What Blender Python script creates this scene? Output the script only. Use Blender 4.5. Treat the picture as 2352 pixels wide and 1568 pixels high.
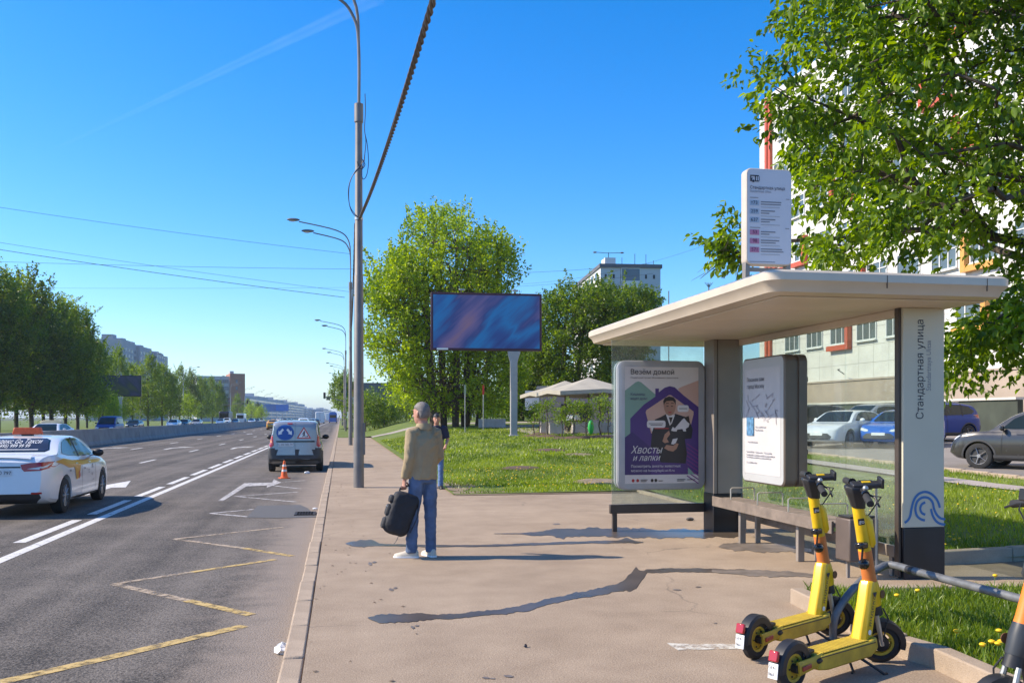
import bpy, bmesh, math, random
import numpy as np
from mathutils import Vector, Matrix
from mathutils.bvhtree import BVHTree
from mathutils.geometry import tessellate_polygon, delaunay_2d_cdt

for o in list(bpy.data.objects):
    bpy.data.objects.remove(o)
scene = bpy.context.scene
COL = scene.collection

# ---------------------------------------------------------------- camera
# photo pixels are quoted on a 2352 x 1568 picture; level camera with lens shift
FPX, CX, HY, VPX, EYE = 2100.0, 1176.0, 958.0, 782.0, 1.66
TH = math.atan((CX - VPX) / FPX)
ST, CT = math.sin(TH), math.cos(TH)
cam_d = bpy.data.cameras.new('camera')
cam = bpy.data.objects.new('camera', cam_d)
COL.objects.link(cam)
scene.camera = cam
cam.location = (0, 0, EYE)
cam.rotation_euler = (math.pi / 2, 0, -TH)
cam_d.sensor_width = 36.0
cam_d.lens = 36.0 * FPX / 2352.0
cam_d.shift_y = (HY - 784.0) / 2352.0
cam_d.clip_start = 0.05
cam_d.clip_end = 20000.0

# ---------------------------------------------------------------- sky, sun, exposure
SUN_EL = math.radians(38.0)
SUN_AZ = math.atan2(-CT, ST)          # measured from +Y towards +X; the sun stands to the left
SKY_TONE = (0.92, 1.08, 1.36, 1)
SKY_SAT = 1.32
world = bpy.data.worlds.new('World')
scene.world = world
world.use_nodes = True
wn = world.node_tree.nodes
wl = world.node_tree.links
wn.clear()
sky = wn.new('ShaderNodeTexSky')
sky.sky_type = 'NISHITA'
sky.sun_disc = False
sky.sun_elevation = SUN_EL
sky.sun_rotation = SUN_AZ
sky.air_density = 1.0
sky.dust_density = 0.5
sky.ozone_density = 0.9
tone = wn.new('ShaderNodeMix')           # camera white balance, the same over the whole sky
tone.data_type = 'RGBA'
tone.blend_type = 'MULTIPLY'
tone.inputs['Factor'].default_value = 1.0
tone.inputs[7].default_value = SKY_TONE
hsv = wn.new('ShaderNodeHueSaturation')
hsv.inputs['Saturation'].default_value = SKY_SAT
bg = wn.new('ShaderNodeBackground')
bg.inputs['Strength'].default_value = 0.122
wo = wn.new('ShaderNodeOutputWorld')
wl.new(sky.outputs[0], tone.inputs[6])
wl.new(tone.outputs[2], hsv.inputs['Color'])
wl.new(hsv.outputs[0], bg.inputs['Color'])
wl.new(bg.outputs[0], wo.inputs['Surface'])
sun_d = bpy.data.lights.new('sun', 'SUN')
sun_d.energy = 5.0
sun_d.angle = math.radians(0.55)
sun_d.color = (1.0, 0.87, 0.68)
sun = bpy.data.objects.new('sun', sun_d)
COL.objects.link(sun)
sv = Vector((math.sin(SUN_AZ) * math.cos(SUN_EL), math.cos(SUN_AZ) * math.cos(SUN_EL), math.sin(SUN_EL)))
sun.rotation_euler = sv.to_track_quat('Z', 'Y').to_euler()
sun.location = (-30, 20, 40)
scene.view_settings.view_transform = 'Standard'
scene.view_settings.look = 'None'
scene.view_settings.gamma = 1.0
scene.view_settings.exposure = 0.6
scene.view_settings.use_curve_mapping = False
scene.cycles.transparent_max_bounces = 24

# ---------------------------------------------------------------- helpers
rnd = random.Random(7)
nrng = np.random.default_rng(11)


def terrain(x, y):
    s = min(1.0, max(0.0, (x - 1.5) / 6.5))
    s = s * s * (3 - 2 * s)
    return s * 0.02 * min(62.0, max(0.0, y - 18.0)) + 0.015 * min(37.0, max(0.0, x - 8.0))


def at(px, py, d):
    """point on the ray of photo pixel (px, py) at camera depth d"""
    a = (px - CX) / FPX * d
    return Vector((a * CT + d * ST, -a * ST + d * CT, EYE + (HY - py) / FPX * d))


def gz(px, py, z=0.0):
    """point where the ray of a photo pixel meets the level z"""
    return at(px, py, (EYE - z) * FPX / (py - HY))


def gt(px, py, dz=0.0):
    """point where the ray of a photo pixel meets the sloping lawns and car park"""
    z = 0.0
    for i in range(25):
        p = gz(px, py, z)
        z = 0.5 * z + 0.5 * min(EYE - 0.15, terrain(p.x, p.y) + dz)
    return gz(px, py, z)


def gd(px, d, base=None):
    """ground point at depth d straight below photo column px"""
    p = at(px, HY, d)
    p.z = terrain(p.x, p.y) if base is None else base
    return p


class MB:
    """collects shapes for ONE mesh object"""

    def __init__(self):
        self.v, self.f = [], []

    def add(self, vs, fs):
        o = len(self.v)
        self.v.extend([tuple(p) for p in vs])
        self.f.extend([tuple(i + o for i in q) for q in fs])
        return self

    def box(self, c, s, rz=0.0, rot=None):
        R = rot if rot is not None else Matrix.Rotation(rz, 3, 'Z')
        c = Vector(c)
        vs = []
        for i in (-.5, .5):
            for j in (-.5, .5):
                for k in (-.5, .5):
                    vs.append(c + R @ Vector((i * s[0], j * s[1], k * s[2])))
        return self.add(vs, [(0, 1, 3, 2), (4, 6, 7, 5), (0, 4, 5, 1), (2, 3, 7, 6), (0, 2, 6, 4), (1, 5, 7, 3)])

    def bx(self, x0, x1, y0, y1, z0, z1):
        return self.box(((x0 + x1) / 2, (y0 + y1) / 2, (z0 + z1) / 2), (x1 - x0, y1 - y0, z1 - z0))

    def tube(self, pts, r, n=8, cap=True, twist=0.0):
        pts = [Vector(p) for p in pts]
        m = len(pts)
        rs = r if isinstance(r, (list, tuple)) else [r] * m
        rings = []
        prev = None
        for i in range(m):
            t = (pts[min(i + 1, m - 1)] - pts[max(i - 1, 0)])
            if t.length < 1e-9:
                t = Vector((0, 0, 1))
            t.normalize()
            if prev is None:
                a = Vector((0, 0, 1)) if abs(t.z) < .9 else Vector((1, 0, 0))
                u = t.cross(a).normalized()
            else:
                u = (prev - t * prev.dot(t))
                u = u.normalized() if u.length > 1e-6 else t.orthogonal().normalized()
            prev = u
            w = t.cross(u)
            rr = rs[i]
            ra, rb = rr if isinstance(rr, (list, tuple)) else (rr, rr)
            rings.append([pts[i] + u * (ra * math.cos(2 * math.pi * k / n)) + w * (rb * math.sin(2 * math.pi * k / n)) for k in range(n)])
        return self.loft(rings, cap)

    def loft(self, rings, cap=True):
        n = len(rings[0])
        vs = [p for r in rings for p in r]
        fs = []
        for i in range(len(rings) - 1):
            for k in range(n):
                a, b = i * n + k, i * n + (k + 1) % n
                fs.append((a, b, b + n, a + n))
        if cap:
            fs.append(tuple(range(n - 1, -1, -1)))
            o = (len(rings) - 1) * n
            fs.append(tuple(range(o, o + n)))
        return self.add(vs, fs)

    def cyl(self, p0, p1, r0, r1=None, n=12, cap=True):
        return self.tube([p0, p1], [r0, r0 if r1 is None else r1], n, cap)

    def lathe(self, prof, c=(0, 0, 0), ax=(0, 0, 1), n=20, closed=False):
        """prof: list of (radius, height along ax)"""
        ax = Vector(ax).normalized()
        u = ax.orthogonal().normalized()
        w = ax.cross(u)
        c = Vector(c)
        rings = [[c + ax * h + (u * math.cos(2 * math.pi * k / n) + w * math.sin(2 * math.pi * k / n)) * max(r, 1e-4) for k in range(n)] for r, h in prof]
        if closed:
            rings.append(rings[0])
            return self.loft(rings, False)
        return self.loft(rings, True)

    def prism(self, poly, o, u, w, depth):
        """polygon (list of 2D) in the frame o,u,w pushed out by depth along u x w"""
        o, u, w = Vector(o), Vector(u).normalized(), Vector(w).normalized()
        nn = u.cross(w) * depth
        n = len(poly)
        a = [o + u * p[0] + w * p[1] for p in poly]
        tri = tessellate_polygon([[Vector((p[0], p[1], 0)) for p in poly]])
        fs = [tuple(t) for t in tri] + [tuple(i + n for i in t) for t in tri]
        fs += [(i, (i + 1) % n, (i + 1) % n + n, i + n) for i in range(n)]
        return self.add(a + [p + nn for p in a], fs)

    def flat(self, poly, o, u, w):
        o, u, w = Vector(o), Vector(u).normalized(), Vector(w).normalized()
        tri = tessellate_polygon([[Vector((p[0], p[1], 0)) for p in poly]])
        return self.add([o + u * p[0] + w * p[1] for p in poly], [tuple(t) for t in tri])

    def sphere(self, c, r, n=12, m=8):
        c = Vector(c)
        r = r if isinstance(r, (list, tuple)) else (r, r, r)
        rings = []
        for i in range(m + 1):
            a = math.pi * (i / m) - math.pi / 2
            rr = max(math.cos(a), 1e-3)
            rings.append([c + Vector((r[0] * rr * math.cos(2 * math.pi * k / n), r[1] * rr * math.sin(2 * math.pi * k / n), r[2] * math.sin(a))) for k in range(n)])
        return self.loft(rings, True)

    def mesh(self, name='mesh'):
        me = bpy.data.meshes.new(name)
        me.from_pydata(self.v, [], self.f)
        bm = bmesh.new()
        bm.from_mesh(me)
        bmesh.ops.recalc_face_normals(bm, faces=bm.faces)
        bm.to_mesh(me)
        bm.free()
        return me

    def build(self, name, mat, parent=None, smooth=True, bevel=0.0, ang=35, seg=2):
        return link(name, self.mesh(name), mat, parent, smooth, bevel, ang, seg)


WP = set()                      # things whose parts are modelled in world coordinates


def link(name, me, mat, parent=None, smooth=True, bevel=0.0, ang=35, seg=2):
    if mat is not None:
        me.materials.clear()
        me.materials.append(mat)
    if smooth:
        me.shade_smooth()
        me.set_sharp_from_angle(angle=math.radians(ang))
    ob = bpy.data.objects.new(name, me)
    COL.objects.link(ob)
    if parent is not None:
        ob.parent = parent
        if parent.name in WP:
            ob.matrix_parent_inverse = Matrix.Translation(-parent.location)
    if bevel > 0:
        b = ob.modifiers.new('bevel', 'BEVEL')
        b.width = bevel
        b.segments = seg
        b.limit_method = 'ANGLE'
        b.angle_limit = math.radians(40)
        b.harden_normals = False
    return ob


def tag(o, label=None, cat=None, group=None, kind=None):
    if label:
        o['label'] = label
    if cat:
        o['category'] = cat
    if group:
        o['group'] = group
    if kind:
        o['kind'] = kind
    return o


def thing(name, label, cat, loc=(0, 0, 0), rz=0.0, group=None):
    o = bpy.data.objects.new(name, None)
    COL.objects.link(o)
    o.empty_display_size = 0.2
    o.location = loc
    o.rotation_euler = (0, 0, rz)
    return tag(o, label, cat, group)


def thing_w(name, label, cat, loc, group=None):
    o = thing(name, label, cat, loc, 0.0, group)
    WP.add(o.name)
    return o


def copy_tree(src, loc=None, rz=None, label=None, group=None, parent=None, scale=None):
    c = src.copy()
    COL.objects.link(c)
    c.parent = parent
    if loc is not None:
        c.location = loc
    if rz is not None:
        c.rotation_euler = (0, 0, rz)
    if scale is not None:
        c.scale = scale if isinstance(scale, (tuple, list)) else (scale,) * 3
    tag(c, label, None, group)
    for ch in list(src.children):
        copy_tree(ch, parent=c)
    return c


def evaluated(ob):
    dg = bpy.context.evaluated_depsgraph_get()
    dg.update()
    me = bpy.data.meshes.new_from_object(ob.evaluated_get(dg))
    old = ob.data
    bpy.data.objects.remove(ob)
    return me


def fuse(mb, voxel, it=6, fac=0.5):
    """melt overlapping shapes into one continuous skin"""
    ob = mb.build('temporary', None, None, False)
    m = ob.modifiers.new('r', 'REMESH')
    m.mode = 'VOXEL'
    m.voxel_size = voxel
    s = ob.modifiers.new('s', 'SMOOTH')
    s.iterations = it
    s.factor = fac
    return evaluated(ob)


# text -> flat mesh
def text_mb(txt, size, align='LEFT', bold=0.0, shear=0.0, sx=1.0):
    """outline of the letters, filled by winding number (the Cyrillic glyphs have overlapping contours)"""
    cu = bpy.data.curves.new('t', 'FONT')
    cu.body = txt
    cu.size = size
    cu.align_x = align
    cu.offset = bold
    cu.shear = shear
    cu.resolution_u = 4
    cu.fill_mode = 'NONE'
    ob = bpy.data.objects.new('t', cu)
    COL.objects.link(ob)
    dg = bpy.context.evaluated_depsgraph_get()
    dg.update()
    me = bpy.data.meshes.new_from_object(ob.evaluated_get(dg))
    P = np.array([(v.co.x, v.co.y) for v in me.vertices]).reshape(-1, 2)
    nxt = {}
    for e in me.edges:
        i, j = e.vertices
        nxt.setdefault(i, []).append(j)
        nxt.setdefault(j, []).append(i)
    bpy.data.objects.remove(ob)
    bpy.data.meshes.remove(me)
    seen, loops = set(), []
    for i in range(len(P)):
        if i in seen or i not in nxt:
            continue
        lp, cur, prev = [i], i, None
        seen.add(i)
        while True:
            cand = [j for j in nxt[cur] if j not in seen]
            if not cand:
                break
            c = cur + 1 if cur + 1 in cand else cand[0]
            lp.append(c)
            seen.add(c)
            cur = c
        if len(lp) > 2:
            loops.append(lp)
    # letters are filled one contour group at a time: contours whose boxes overlap belong together
    boxes = [(P[l].min(0), P[l].max(0)) for l in loops]
    grp = list(range(len(loops)))
    for a in range(len(loops)):
        for b in range(a):
            if (boxes[a][0] <= boxes[b][1]).all() and (boxes[b][0] <= boxes[a][1]).all():
                ga, gb = grp[a], grp[b]
                grp = [gb if g == ga else g for g in grp]
    vs, fs = [], []
    for g in set(grp):
        L = [P[loops[k]] for k in range(len(loops)) if grp[k] == g]
        pts, edges = [], []
        for l in L:
            o = len(pts)
            pts += [Vector((float(x), float(y))) for x, y in l]
            edges += [(o + k, o + (k + 1) % len(l)) for k in range(len(l))]
        V, E, F, _, _, _ = delaunay_2d_cdt(pts, edges, [], 0, size * 1e-4)
        for f in F:
            c = sum((V[k] for k in f), Vector((0, 0))) / len(f)
            wnd = 0
            for l in L:
                x0, y0 = l[:, 0] - c.x, l[:, 1] - c.y
                x1, y1 = np.roll(x0, -1), np.roll(y0, -1)
                wnd += np.arctan2(x0 * y1 - x1 * y0, x0 * x1 + y0 * y1).sum()
            if abs(wnd) > 3.0:
                o = len(vs)
                vs += [(V[k].x * sx, V[k].y) for k in f]
                fs.append(tuple(range(o, o + len(f))))
    return vs, fs


def text(name, txt, size, o, u, w, mat, parent, align='LEFT', bold=0.0, shear=0.0, sx=1.0, off=0.003):
    vs, fs = text_mb(txt, size, align, bold, shear, sx)
    o, u, w = Vector(o), Vector(u).normalized(), Vector(w).normalized()
    n = u.cross(w) * off
    mb = MB()
    mb.add([o + u * a + w * b + n for a, b in vs], fs)
    return mb.build(name, mat, parent, False)


def ribbon(name, pts, width, o, u, w, mat, parent, off=0.003):
    """flat painted stroke along 2D pts in the frame o,u,w"""
    o, u, w = Vector(o), Vector(u).normalized(), Vector(w).normalized()
    n = u.cross(w) * off
    pts = [Vector(p) for p in pts]
    L, m = [], len(pts)
    for i in range(m):
        t = (pts[min(i + 1, m - 1)] - pts[max(i - 1, 0)]).normalized()
        q = Vector((-t.y, t.x)) * width / 2
        for s in (-1, 1):
            p = pts[i] + q * s
            L.append(o + u * p.x + w * p.y + n)
    mb = MB().add(L, [(2 * i, 2 * i + 1, 2 * i + 3, 2 * i + 2) for i in range(m - 1)])
    return mb.build(name, mat, parent, False)


def shape(name, poly, o, u, w, mat, parent, off=0.003):
    o, u, w = Vector(o), Vector(u).normalized(), Vector(w).normalized()
    return MB().flat(poly, o + u.cross(w) * off, u, w).build(name, mat, parent, False)


def rrect(x0, x1, y0, y1, r, n=5):
    pts = []
    for cx, cy, a0 in ((x1 - r, y0 + r, -90), (x1 - r, y1 - r, 0), (x0 + r, y1 - r, 90), (x0 + r, y0 + r, 180)):
        for k in range(n + 1):
            a = math.radians(a0 + 90 * k / n)
            pts.append((cx + r * math.cos(a), cy + r * math.sin(a)))
    return pts


# ---------------------------------------------------------------- materials
MATS = {}


def mat(name, col, rough=0.6, metal=0.0, var=0.10, vs=4.0, bump=0.0, bs=40.0, coat=0.0, spec=0.5, col2=None, det=5.0, dirt=0.0):
    if name in MATS:
        return MATS[name]
    m = bpy.data.materials.new(name)
    MATS[name] = m
    m.use_nodes = True
    nt = m.node_tree
    b = nt.nodes['Principled BSDF']
    b.inputs['Roughness'].default_value = rough
    b.inputs['Metallic'].default_value = metal
    b.inputs['Coat Weight'].default_value = coat
    b.inputs['Coat Roughness'].default_value = 0.06
    b.inputs['Specular IOR Level'].default_value = spec
    c1 = tuple(col) + (1,)
    b.inputs['Base Color'].default_value = c1
    m.diffuse_color = c1
    tc = nt.nodes.new('ShaderNodeTexCoord')
    if var > 0 or col2:
        nz = nt.nodes.new('ShaderNodeTexNoise')
        nz.inputs['Scale'].default_value = vs
        nz.inputs['Detail'].default_value = det
        nt.links.new(tc.outputs['Object'], nz.inputs['Vector'])
        rp = nt.nodes.new('ShaderNodeValToRGB')
        rp.color_ramp.elements[0].position = 0.32
        rp.color_ramp.elements[1].position = 0.68
        if col2:
            rp.color_ramp.elements[0].color = c1
            rp.color_ramp.elements[1].color = tuple(col2) + (1,)
        else:
            rp.color_ramp.elements[0].color = tuple(max(0, c * (1 - var)) for c in col) + (1,)
            rp.color_ramp.elements[1].color = tuple(min(1, c * (1 + var)) for c in col) + (1,)
        nt.links.new(nz.outputs['Fac'], rp.inputs['Fac'])
        nt.links.new(rp.outputs['Color'], b.inputs['Base Color'])
        mr = nt.nodes.new('ShaderNodeMapRange')
        mr.inputs['To Min'].default_value = max(0.02, rough - 0.08)
        mr.inputs['To Max'].default_value = min(1, rough + 0.08)
        nt.links.new(nz.outputs['Fac'], mr.inputs['Value'])
        nt.links.new(mr.outputs['Result'], b.inputs['Roughness'])
    if bump > 0:
        n2 = nt.nodes.new('ShaderNodeTexNoise')
        n2.inputs['Scale'].default_value = bs
        n2.inputs['Detail'].default_value = 4
        nt.links.new(tc.outputs['Object'], n2.inputs['Vector'])
        bp = nt.nodes.new('ShaderNodeBump')
        bp.inputs['Strength'].default_value = bump
        bp.inputs['Distance'].default_value = 0.02
        nt.links.new(n2.outputs['Fac'], bp.inputs['Height'])
        nt.links.new(bp.outputs['Normal'], b.inputs['Normal'])
    return m


def glassmat(name, tint=(0.9, 0.97, 0.93), dust=0.09, rough=0.02):
    """thin sheet: clear with a Fresnel reflection and a little dust"""
    if name in MATS:
        return MATS[name]
    m = bpy.data.materials.new(name)
    MATS[name] = m
    m.use_nodes = True
    nt = m.node_tree
    nt.nodes.clear()
    out = nt.nodes.new('ShaderNodeOutputMaterial')
    tr = nt.nodes.new('ShaderNodeBsdfTransparent')
    tr.inputs['Color'].default_value = tuple(tint) + (1,)
    gl = nt.nodes.new('ShaderNodeBsdfGlossy')
    gl.inputs['Roughness'].default_value = rough
    lw = nt.nodes.new('ShaderNodeLayerWeight')
    lw.inputs['Blend'].default_value = 0.5
    pw = nt.nodes.new('ShaderNodeMath')
    pw.operation = 'POWER'
    pw.inputs[1].default_value = 5.0
    nt.links.new(lw.outputs['Facing'], pw.inputs[0])
    fr = nt.nodes.new('ShaderNodeMath')
    fr.operation = 'MULTIPLY_ADD'
    fr.inputs[1].default_value = 0.9
    fr.inputs[2].default_value = 0.07
    nt.links.new(pw.outputs[0], fr.inputs[0])
    mx = nt.nodes.new('ShaderNodeMixShader')
    nt.links.new(fr.outputs[0], mx.inputs['Fac'])
    nt.links.new(tr.outputs[0], mx.inputs[1])
    nt.links.new(gl.outputs[0], mx.inputs[2])
    df = nt.nodes.new('ShaderNodeBsdfDiffuse')
    df.inputs['Color'].default_value = (0.5, 0.5, 0.45, 1)
    nz = nt.nodes.new('ShaderNodeTexNoise')
    nz.inputs['Scale'].default_value = 3.0
    nz.inputs['Detail'].default_value = 6
    tc = nt.nodes.new('ShaderNodeTexCoord')
    nt.links.new(tc.outputs['Object'], nz.inputs['Vector'])
    mu = nt.nodes.new('ShaderNodeMath')
    mu.operation = 'MULTIPLY'
    mu.inputs[1].default_value = dust * 2
    nt.links.new(nz.outputs['Fac'], mu.inputs[0])
    m2 = nt.nodes.new('ShaderNodeMixShader')
    nt.links.new(mu.outputs[0], m2.inputs['Fac'])
    nt.links.new(mx.outputs[0], m2.inputs[1])
    nt.links.new(df.outputs[0], m2.inputs[2])
    nt.links.new(m2.outputs[0], out.inputs['Surface'])
    return m


def leafmat(name, c_dark, c_light, trans=0.35):
    if name in MATS:
        return MATS[name]
    m = bpy.data.materials.new(name)
    MATS[name] = m
    m.use_nodes = True
    nt = m.node_tree
    b = nt.nodes['Principled BSDF']
    out = nt.nodes['Material Output']
    at_ = nt.nodes.new('ShaderNodeAttribute')
    at_.attribute_name = 'rnd'
    rp = nt.nodes.new('ShaderNodeValToRGB')
    rp.color_ramp.elements[0].color = tuple(c_dark) + (1,)
    rp.color_ramp.elements[1].color = tuple(c_light) + (1,)
    nt.links.new(at_.outputs['Fac'], rp.inputs['Fac'])
    nt.links.new(rp.outputs[0], b.inputs['Base Color'])
    b.inputs['Roughness'].default_value = 0.42
    tl = nt.nodes.new('ShaderNodeBsdfTranslucent')
    hs = nt.nodes.new('ShaderNodeHueSaturation')
    hs.inputs['Hue'].default_value = 0.485
    hs.inputs['Saturation'].default_value = 1.15
    hs.inputs['Value'].default_value = 1.9
    nt.links.new(rp.outputs[0], hs.inputs['Color'])
    nt.links.new(hs.outputs[0], tl.inputs['Color'])
    mx = nt.nodes.new('ShaderNodeMixShader')
    mx.inputs['Fac'].default_value = trans
    nt.links.new(b.outputs[0], mx.inputs[1])
    nt.links.new(tl.outputs[0], mx.inputs[2])
    nt.links.new(mx.outputs[0], out.inputs['Surface'])
    return m


def groundmat(name, stops, rough=0.9, scales=(0.25, 3.0, 90.0), amt=(0.5, 0.3, 0.35), bump=0.5, bs=140.0, cracks=False, streak=0.0):
    """stops: dark and light colour; three octaves of mottling plus fine grain"""
    m = bpy.data.materials.new(name)
    MATS[name] = m
    m.use_nodes = True
    nt = m.node_tree
    b = nt.nodes['Principled BSDF']
    b.inputs['Roughness'].default_value = rough
    b.inputs['Specular IOR Level'].default_value = 0.3
    tc = nt.nodes.new('ShaderNodeTexCoord')
    prev = None
    for s, a in zip(scales, amt):
        nz = nt.nodes.new('ShaderNodeTexNoise')
        nz.inputs['Scale'].default_value = s
        nz.inputs['Detail'].default_value = 6
        nz.inputs['Roughness'].default_value = 0.6
        nt.links.new(tc.outputs['Object'], nz.inputs['Vector'])
        sb = nt.nodes.new('ShaderNodeMath')
        sb.operation = 'MULTIPLY_ADD'
        sb.inputs[1].default_value = a * 2
        sb.inputs[2].default_value = -a
        nt.links.new(nz.outputs['Fac'], sb.inputs[0])
        if prev is None:
            ad = nt.nodes.new('ShaderNodeMath')
            ad.operation = 'ADD'
            ad.inputs[1].default_value = 0.5
            nt.links.new(sb.outputs[0], ad.inputs[0])
            prev = ad
        else:
            ad = nt.nodes.new('ShaderNodeMath')
            ad.operation = 'ADD'
            nt.links.new(prev.outputs[0], ad.inputs[0])
            nt.links.new(sb.outputs[0], ad.inputs[1])
            prev = ad
    if streak:
        mp = nt.nodes.new('ShaderNodeMapping')
        mp.inputs['Scale'].default_value = (1.5, 0.018, 1.0)
        nt.links.new(tc.outputs['Object'], mp.inputs['Vector'])
        nz = nt.nodes.new('ShaderNodeTexNoise')
        nz.inputs['Scale'].default_value = 1.0
        nz.inputs['Detail'].default_value = 5
        nt.links.new(mp.outputs[0], nz.inputs['Vector'])
        sb = nt.nodes.new('ShaderNodeMath')
        sb.operation = 'MULTIPLY_ADD'
        sb.inputs[1].default_value = streak * 2
        sb.inputs[2].default_value = -streak
        nt.links.new(nz.outputs['Fac'], sb.inputs[0])
        ad = nt.nodes.new('ShaderNodeMath')
        ad.operation = 'ADD'
        nt.links.new(prev.outputs[0], ad.inputs[0])
        nt.links.new(sb.outputs[0], ad.inputs[1])
        prev = ad
    rp = nt.nodes.new('ShaderNodeValToRGB')
    rp.color_ramp.elements[0].position = 0.1
    rp.color_ramp.elements[1].position = 0.9
    rp.color_ramp.elements[0].color = tuple(stops[0]) + (1,)
    rp.color_ramp.elements[1].color = tuple(stops[1]) + (1,)
    nt.links.new(prev.outputs[0], rp.inputs['Fac'])
    last = rp.outputs[0]
    if cracks:
        vo = nt.nodes.new('ShaderNodeTexVoronoi')
        vo.feature = 'DISTANCE_TO_EDGE'
        vo.inputs['Scale'].default_value = 0.35
        nz = nt.nodes.new('ShaderNodeTexNoise')
        nz.inputs['Scale'].default_value = 1.5
        nz.inputs['Detail'].default_value = 8
        mxv = nt.nodes.new('ShaderNodeMix')
        mxv.data_type = 'VECTOR'
        mxv.inputs['Factor'].default_value = 0.35
        nt.links.new(tc.outputs['Object'], nz.inputs['Vector'])
        nt.links.new(tc.outputs['Object'], mxv.inputs[4])
        nt.links.new(nz.outputs['Color'], mxv.inputs[5])
        nt.links.new(mxv.outputs[1], vo.inputs['Vector'])
        lt = nt.nodes.new('ShaderNodeMapRange')
        lt.inputs['From Min'].default_value = 0.0
        lt.inputs['From Max'].default_value = 0.004
        lt.inputs['To Min'].default_value = 0.45
        lt.inputs['To Max'].default_value = 0.0
        nt.links.new(vo.outputs['Distance'], lt.inputs['Value'])
        n3 = nt.nodes.new('ShaderNodeTexNoise')
        n3.inputs['Scale'].default_value = 0.5
        nt.links.new(tc.outputs['Object'], n3.inputs['Vector'])
        g3 = nt.nodes.new('ShaderNodeMapRange')
        g3.inputs['From Min'].default_value = 0.5
        g3.inputs['From Max'].default_value = 0.6
        nt.links.new(n3.outputs['Fac'], g3.inputs['Value'])
        mm = nt.nodes.new('ShaderNodeMath')
        mm.operation = 'MULTIPLY'
        nt.links.new(lt.outputs['Result'], mm.inputs[0])
        nt.links.new(g3.outputs['Result'], mm.inputs[1])
        mc = nt.nodes.new('ShaderNodeMix')
        mc.data_type = 'RGBA'
        mc.inputs[7].default_value = (0.05, 0.045, 0.04, 1)
        nt.links.new(mm.outputs[0], mc.inputs['Factor'])
        nt.links.new(last, mc.inputs[6])
        last = mc.outputs[2]
    nt.links.new(last, b.inputs['Base Color'])
    n2 = nt.nodes.new('ShaderNodeTexNoise')
    n2.inputs['Scale'].default_value = bs
    n2.inputs['Detail'].default_value = 3
    nt.links.new(tc.outputs['Object'], n2.inputs['Vector'])
    bp = nt.nodes.new('ShaderNodeBump')
    bp.inputs['Strength'].default_value = bump
    bp.inputs['Distance'].default_value = 0.01
    nt.links.new(n2.outputs['Fac'], bp.inputs['Height'])
    nt.links.new(bp.outputs['Normal'], b.inputs['Normal'])
    return m


def wornmat(name, col, wear=0.5, scale=9.0, rough=0.7):
    """road paint that has worn through in specks (clear where worn)"""
    m = bpy.data.materials.new(name)
    MATS[name] = m
    m.use_nodes = True
    nt = m.node_tree
    b = nt.nodes['Principled BSDF']
    b.inputs['Roughness'].default_value = rough
    b.inputs['Base Color'].default_value = tuple(col) + (1,)
    tc = nt.nodes.new('ShaderNodeTexCoord')
    nz = nt.nodes.new('ShaderNodeTexNoise')
    nz.inputs['Scale'].default_value = scale
    nz.inputs['Detail'].default_value = 8
    nz.inputs['Roughness'].default_value = 0.75
    nt.links.new(tc.outputs['Object'], nz.inputs['Vector'])
    mr = nt.nodes.new('ShaderNodeMapRange')
    mr.inputs['From Min'].default_value = wear - 0.10
    mr.inputs['From Max'].default_value = wear + 0.06
    mr.inputs['To Min'].default_value = 0.10
    nt.links.new(nz.outputs['Fac'], mr.inputs['Value'])
    nt.links.new(mr.outputs['Result'], b.inputs['Alpha'])
    return m


UP = Vector((0, 0, 1))
EX = Vector((1, 0, 0))
EY = Vector((0, 1, 0))

WHITE = mat('white_paint', (0.78, 0.78, 0.77), 0.45, var=0.04)
BLACK = mat('black_plastic', (0.018, 0.018, 0.02), 0.5, var=0.2, vs=8)
BLACKG = mat('black_gloss', (0.012, 0.012, 0.014), 0.18, var=0.0)
RUBBER = mat('rubber', (0.022, 0.022, 0.023), 0.85, var=0.25, vs=14)
STEEL = mat('galvanised_steel', (0.42, 0.42, 0.41), 0.42, 0.75, var=0.12, vs=7)
POLE = mat('pole_grey', (0.20, 0.185, 0.175), 0.55, 0.35, var=0.14, vs=3, bump=0.05)
LAMPGREY = mat('lamp_grey', (0.16, 0.16, 0.17), 0.5, 0.3, var=0.1)
CONC = mat('concrete', (0.36, 0.33, 0.30), 0.9, var=0.16, vs=2.5, bump=0.3, bs=60)
RED = mat('red_paint', (0.55, 0.03, 0.02), 0.4, var=0.05)
REDLENS = mat('red_lens', (0.38, 0.012, 0.014), 0.15, var=0.0, coat=0.6)
CLEARLENS = mat('clear_lens', (0.62, 0.64, 0.66), 0.12, var=0.0, coat=0.6)
INK = mat('ink', (0.03, 0.03, 0.045), 0.6, var=0.0)
INKGREY = mat('ink_grey', (0.22, 0.22, 0.24), 0.6, var=0.0)
BARK = mat('bark', (0.075, 0.058, 0.045), 0.95, var=0.35, vs=6, bump=0.7, bs=18)
# ================================================================ SETTING
RZ = -0.14                      # road level (pavement is 0)


def sheet(name, x0, x1, y0, y1, m, dz=0.0, step=1.0, follow=True, parent=None, jag=0.0):
    nx, ny = max(1, int(round((x1 - x0) / step))), max(1, int(round((y1 - y0) / step)))
    vs, fs = [], []
    for j in range(ny + 1):
        for i in range(nx + 1):
            x, y = x0 + (x1 - x0) * i / nx, y0 + (y1 - y0) * j / ny
            vs.append((x, y, (terrain(x, y) if follow else 0.0) + dz))
    for j in range(ny):
        for i in range(nx):
            a = j * (nx + 1) + i
            fs.append((a, a + 1, a + nx + 2, a + nx + 1))
    mb = MB().add(vs, fs)
    o = mb.build(name, m, parent, True)
    if parent is None:
        o['kind'] = 'structure'
    return o


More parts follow.
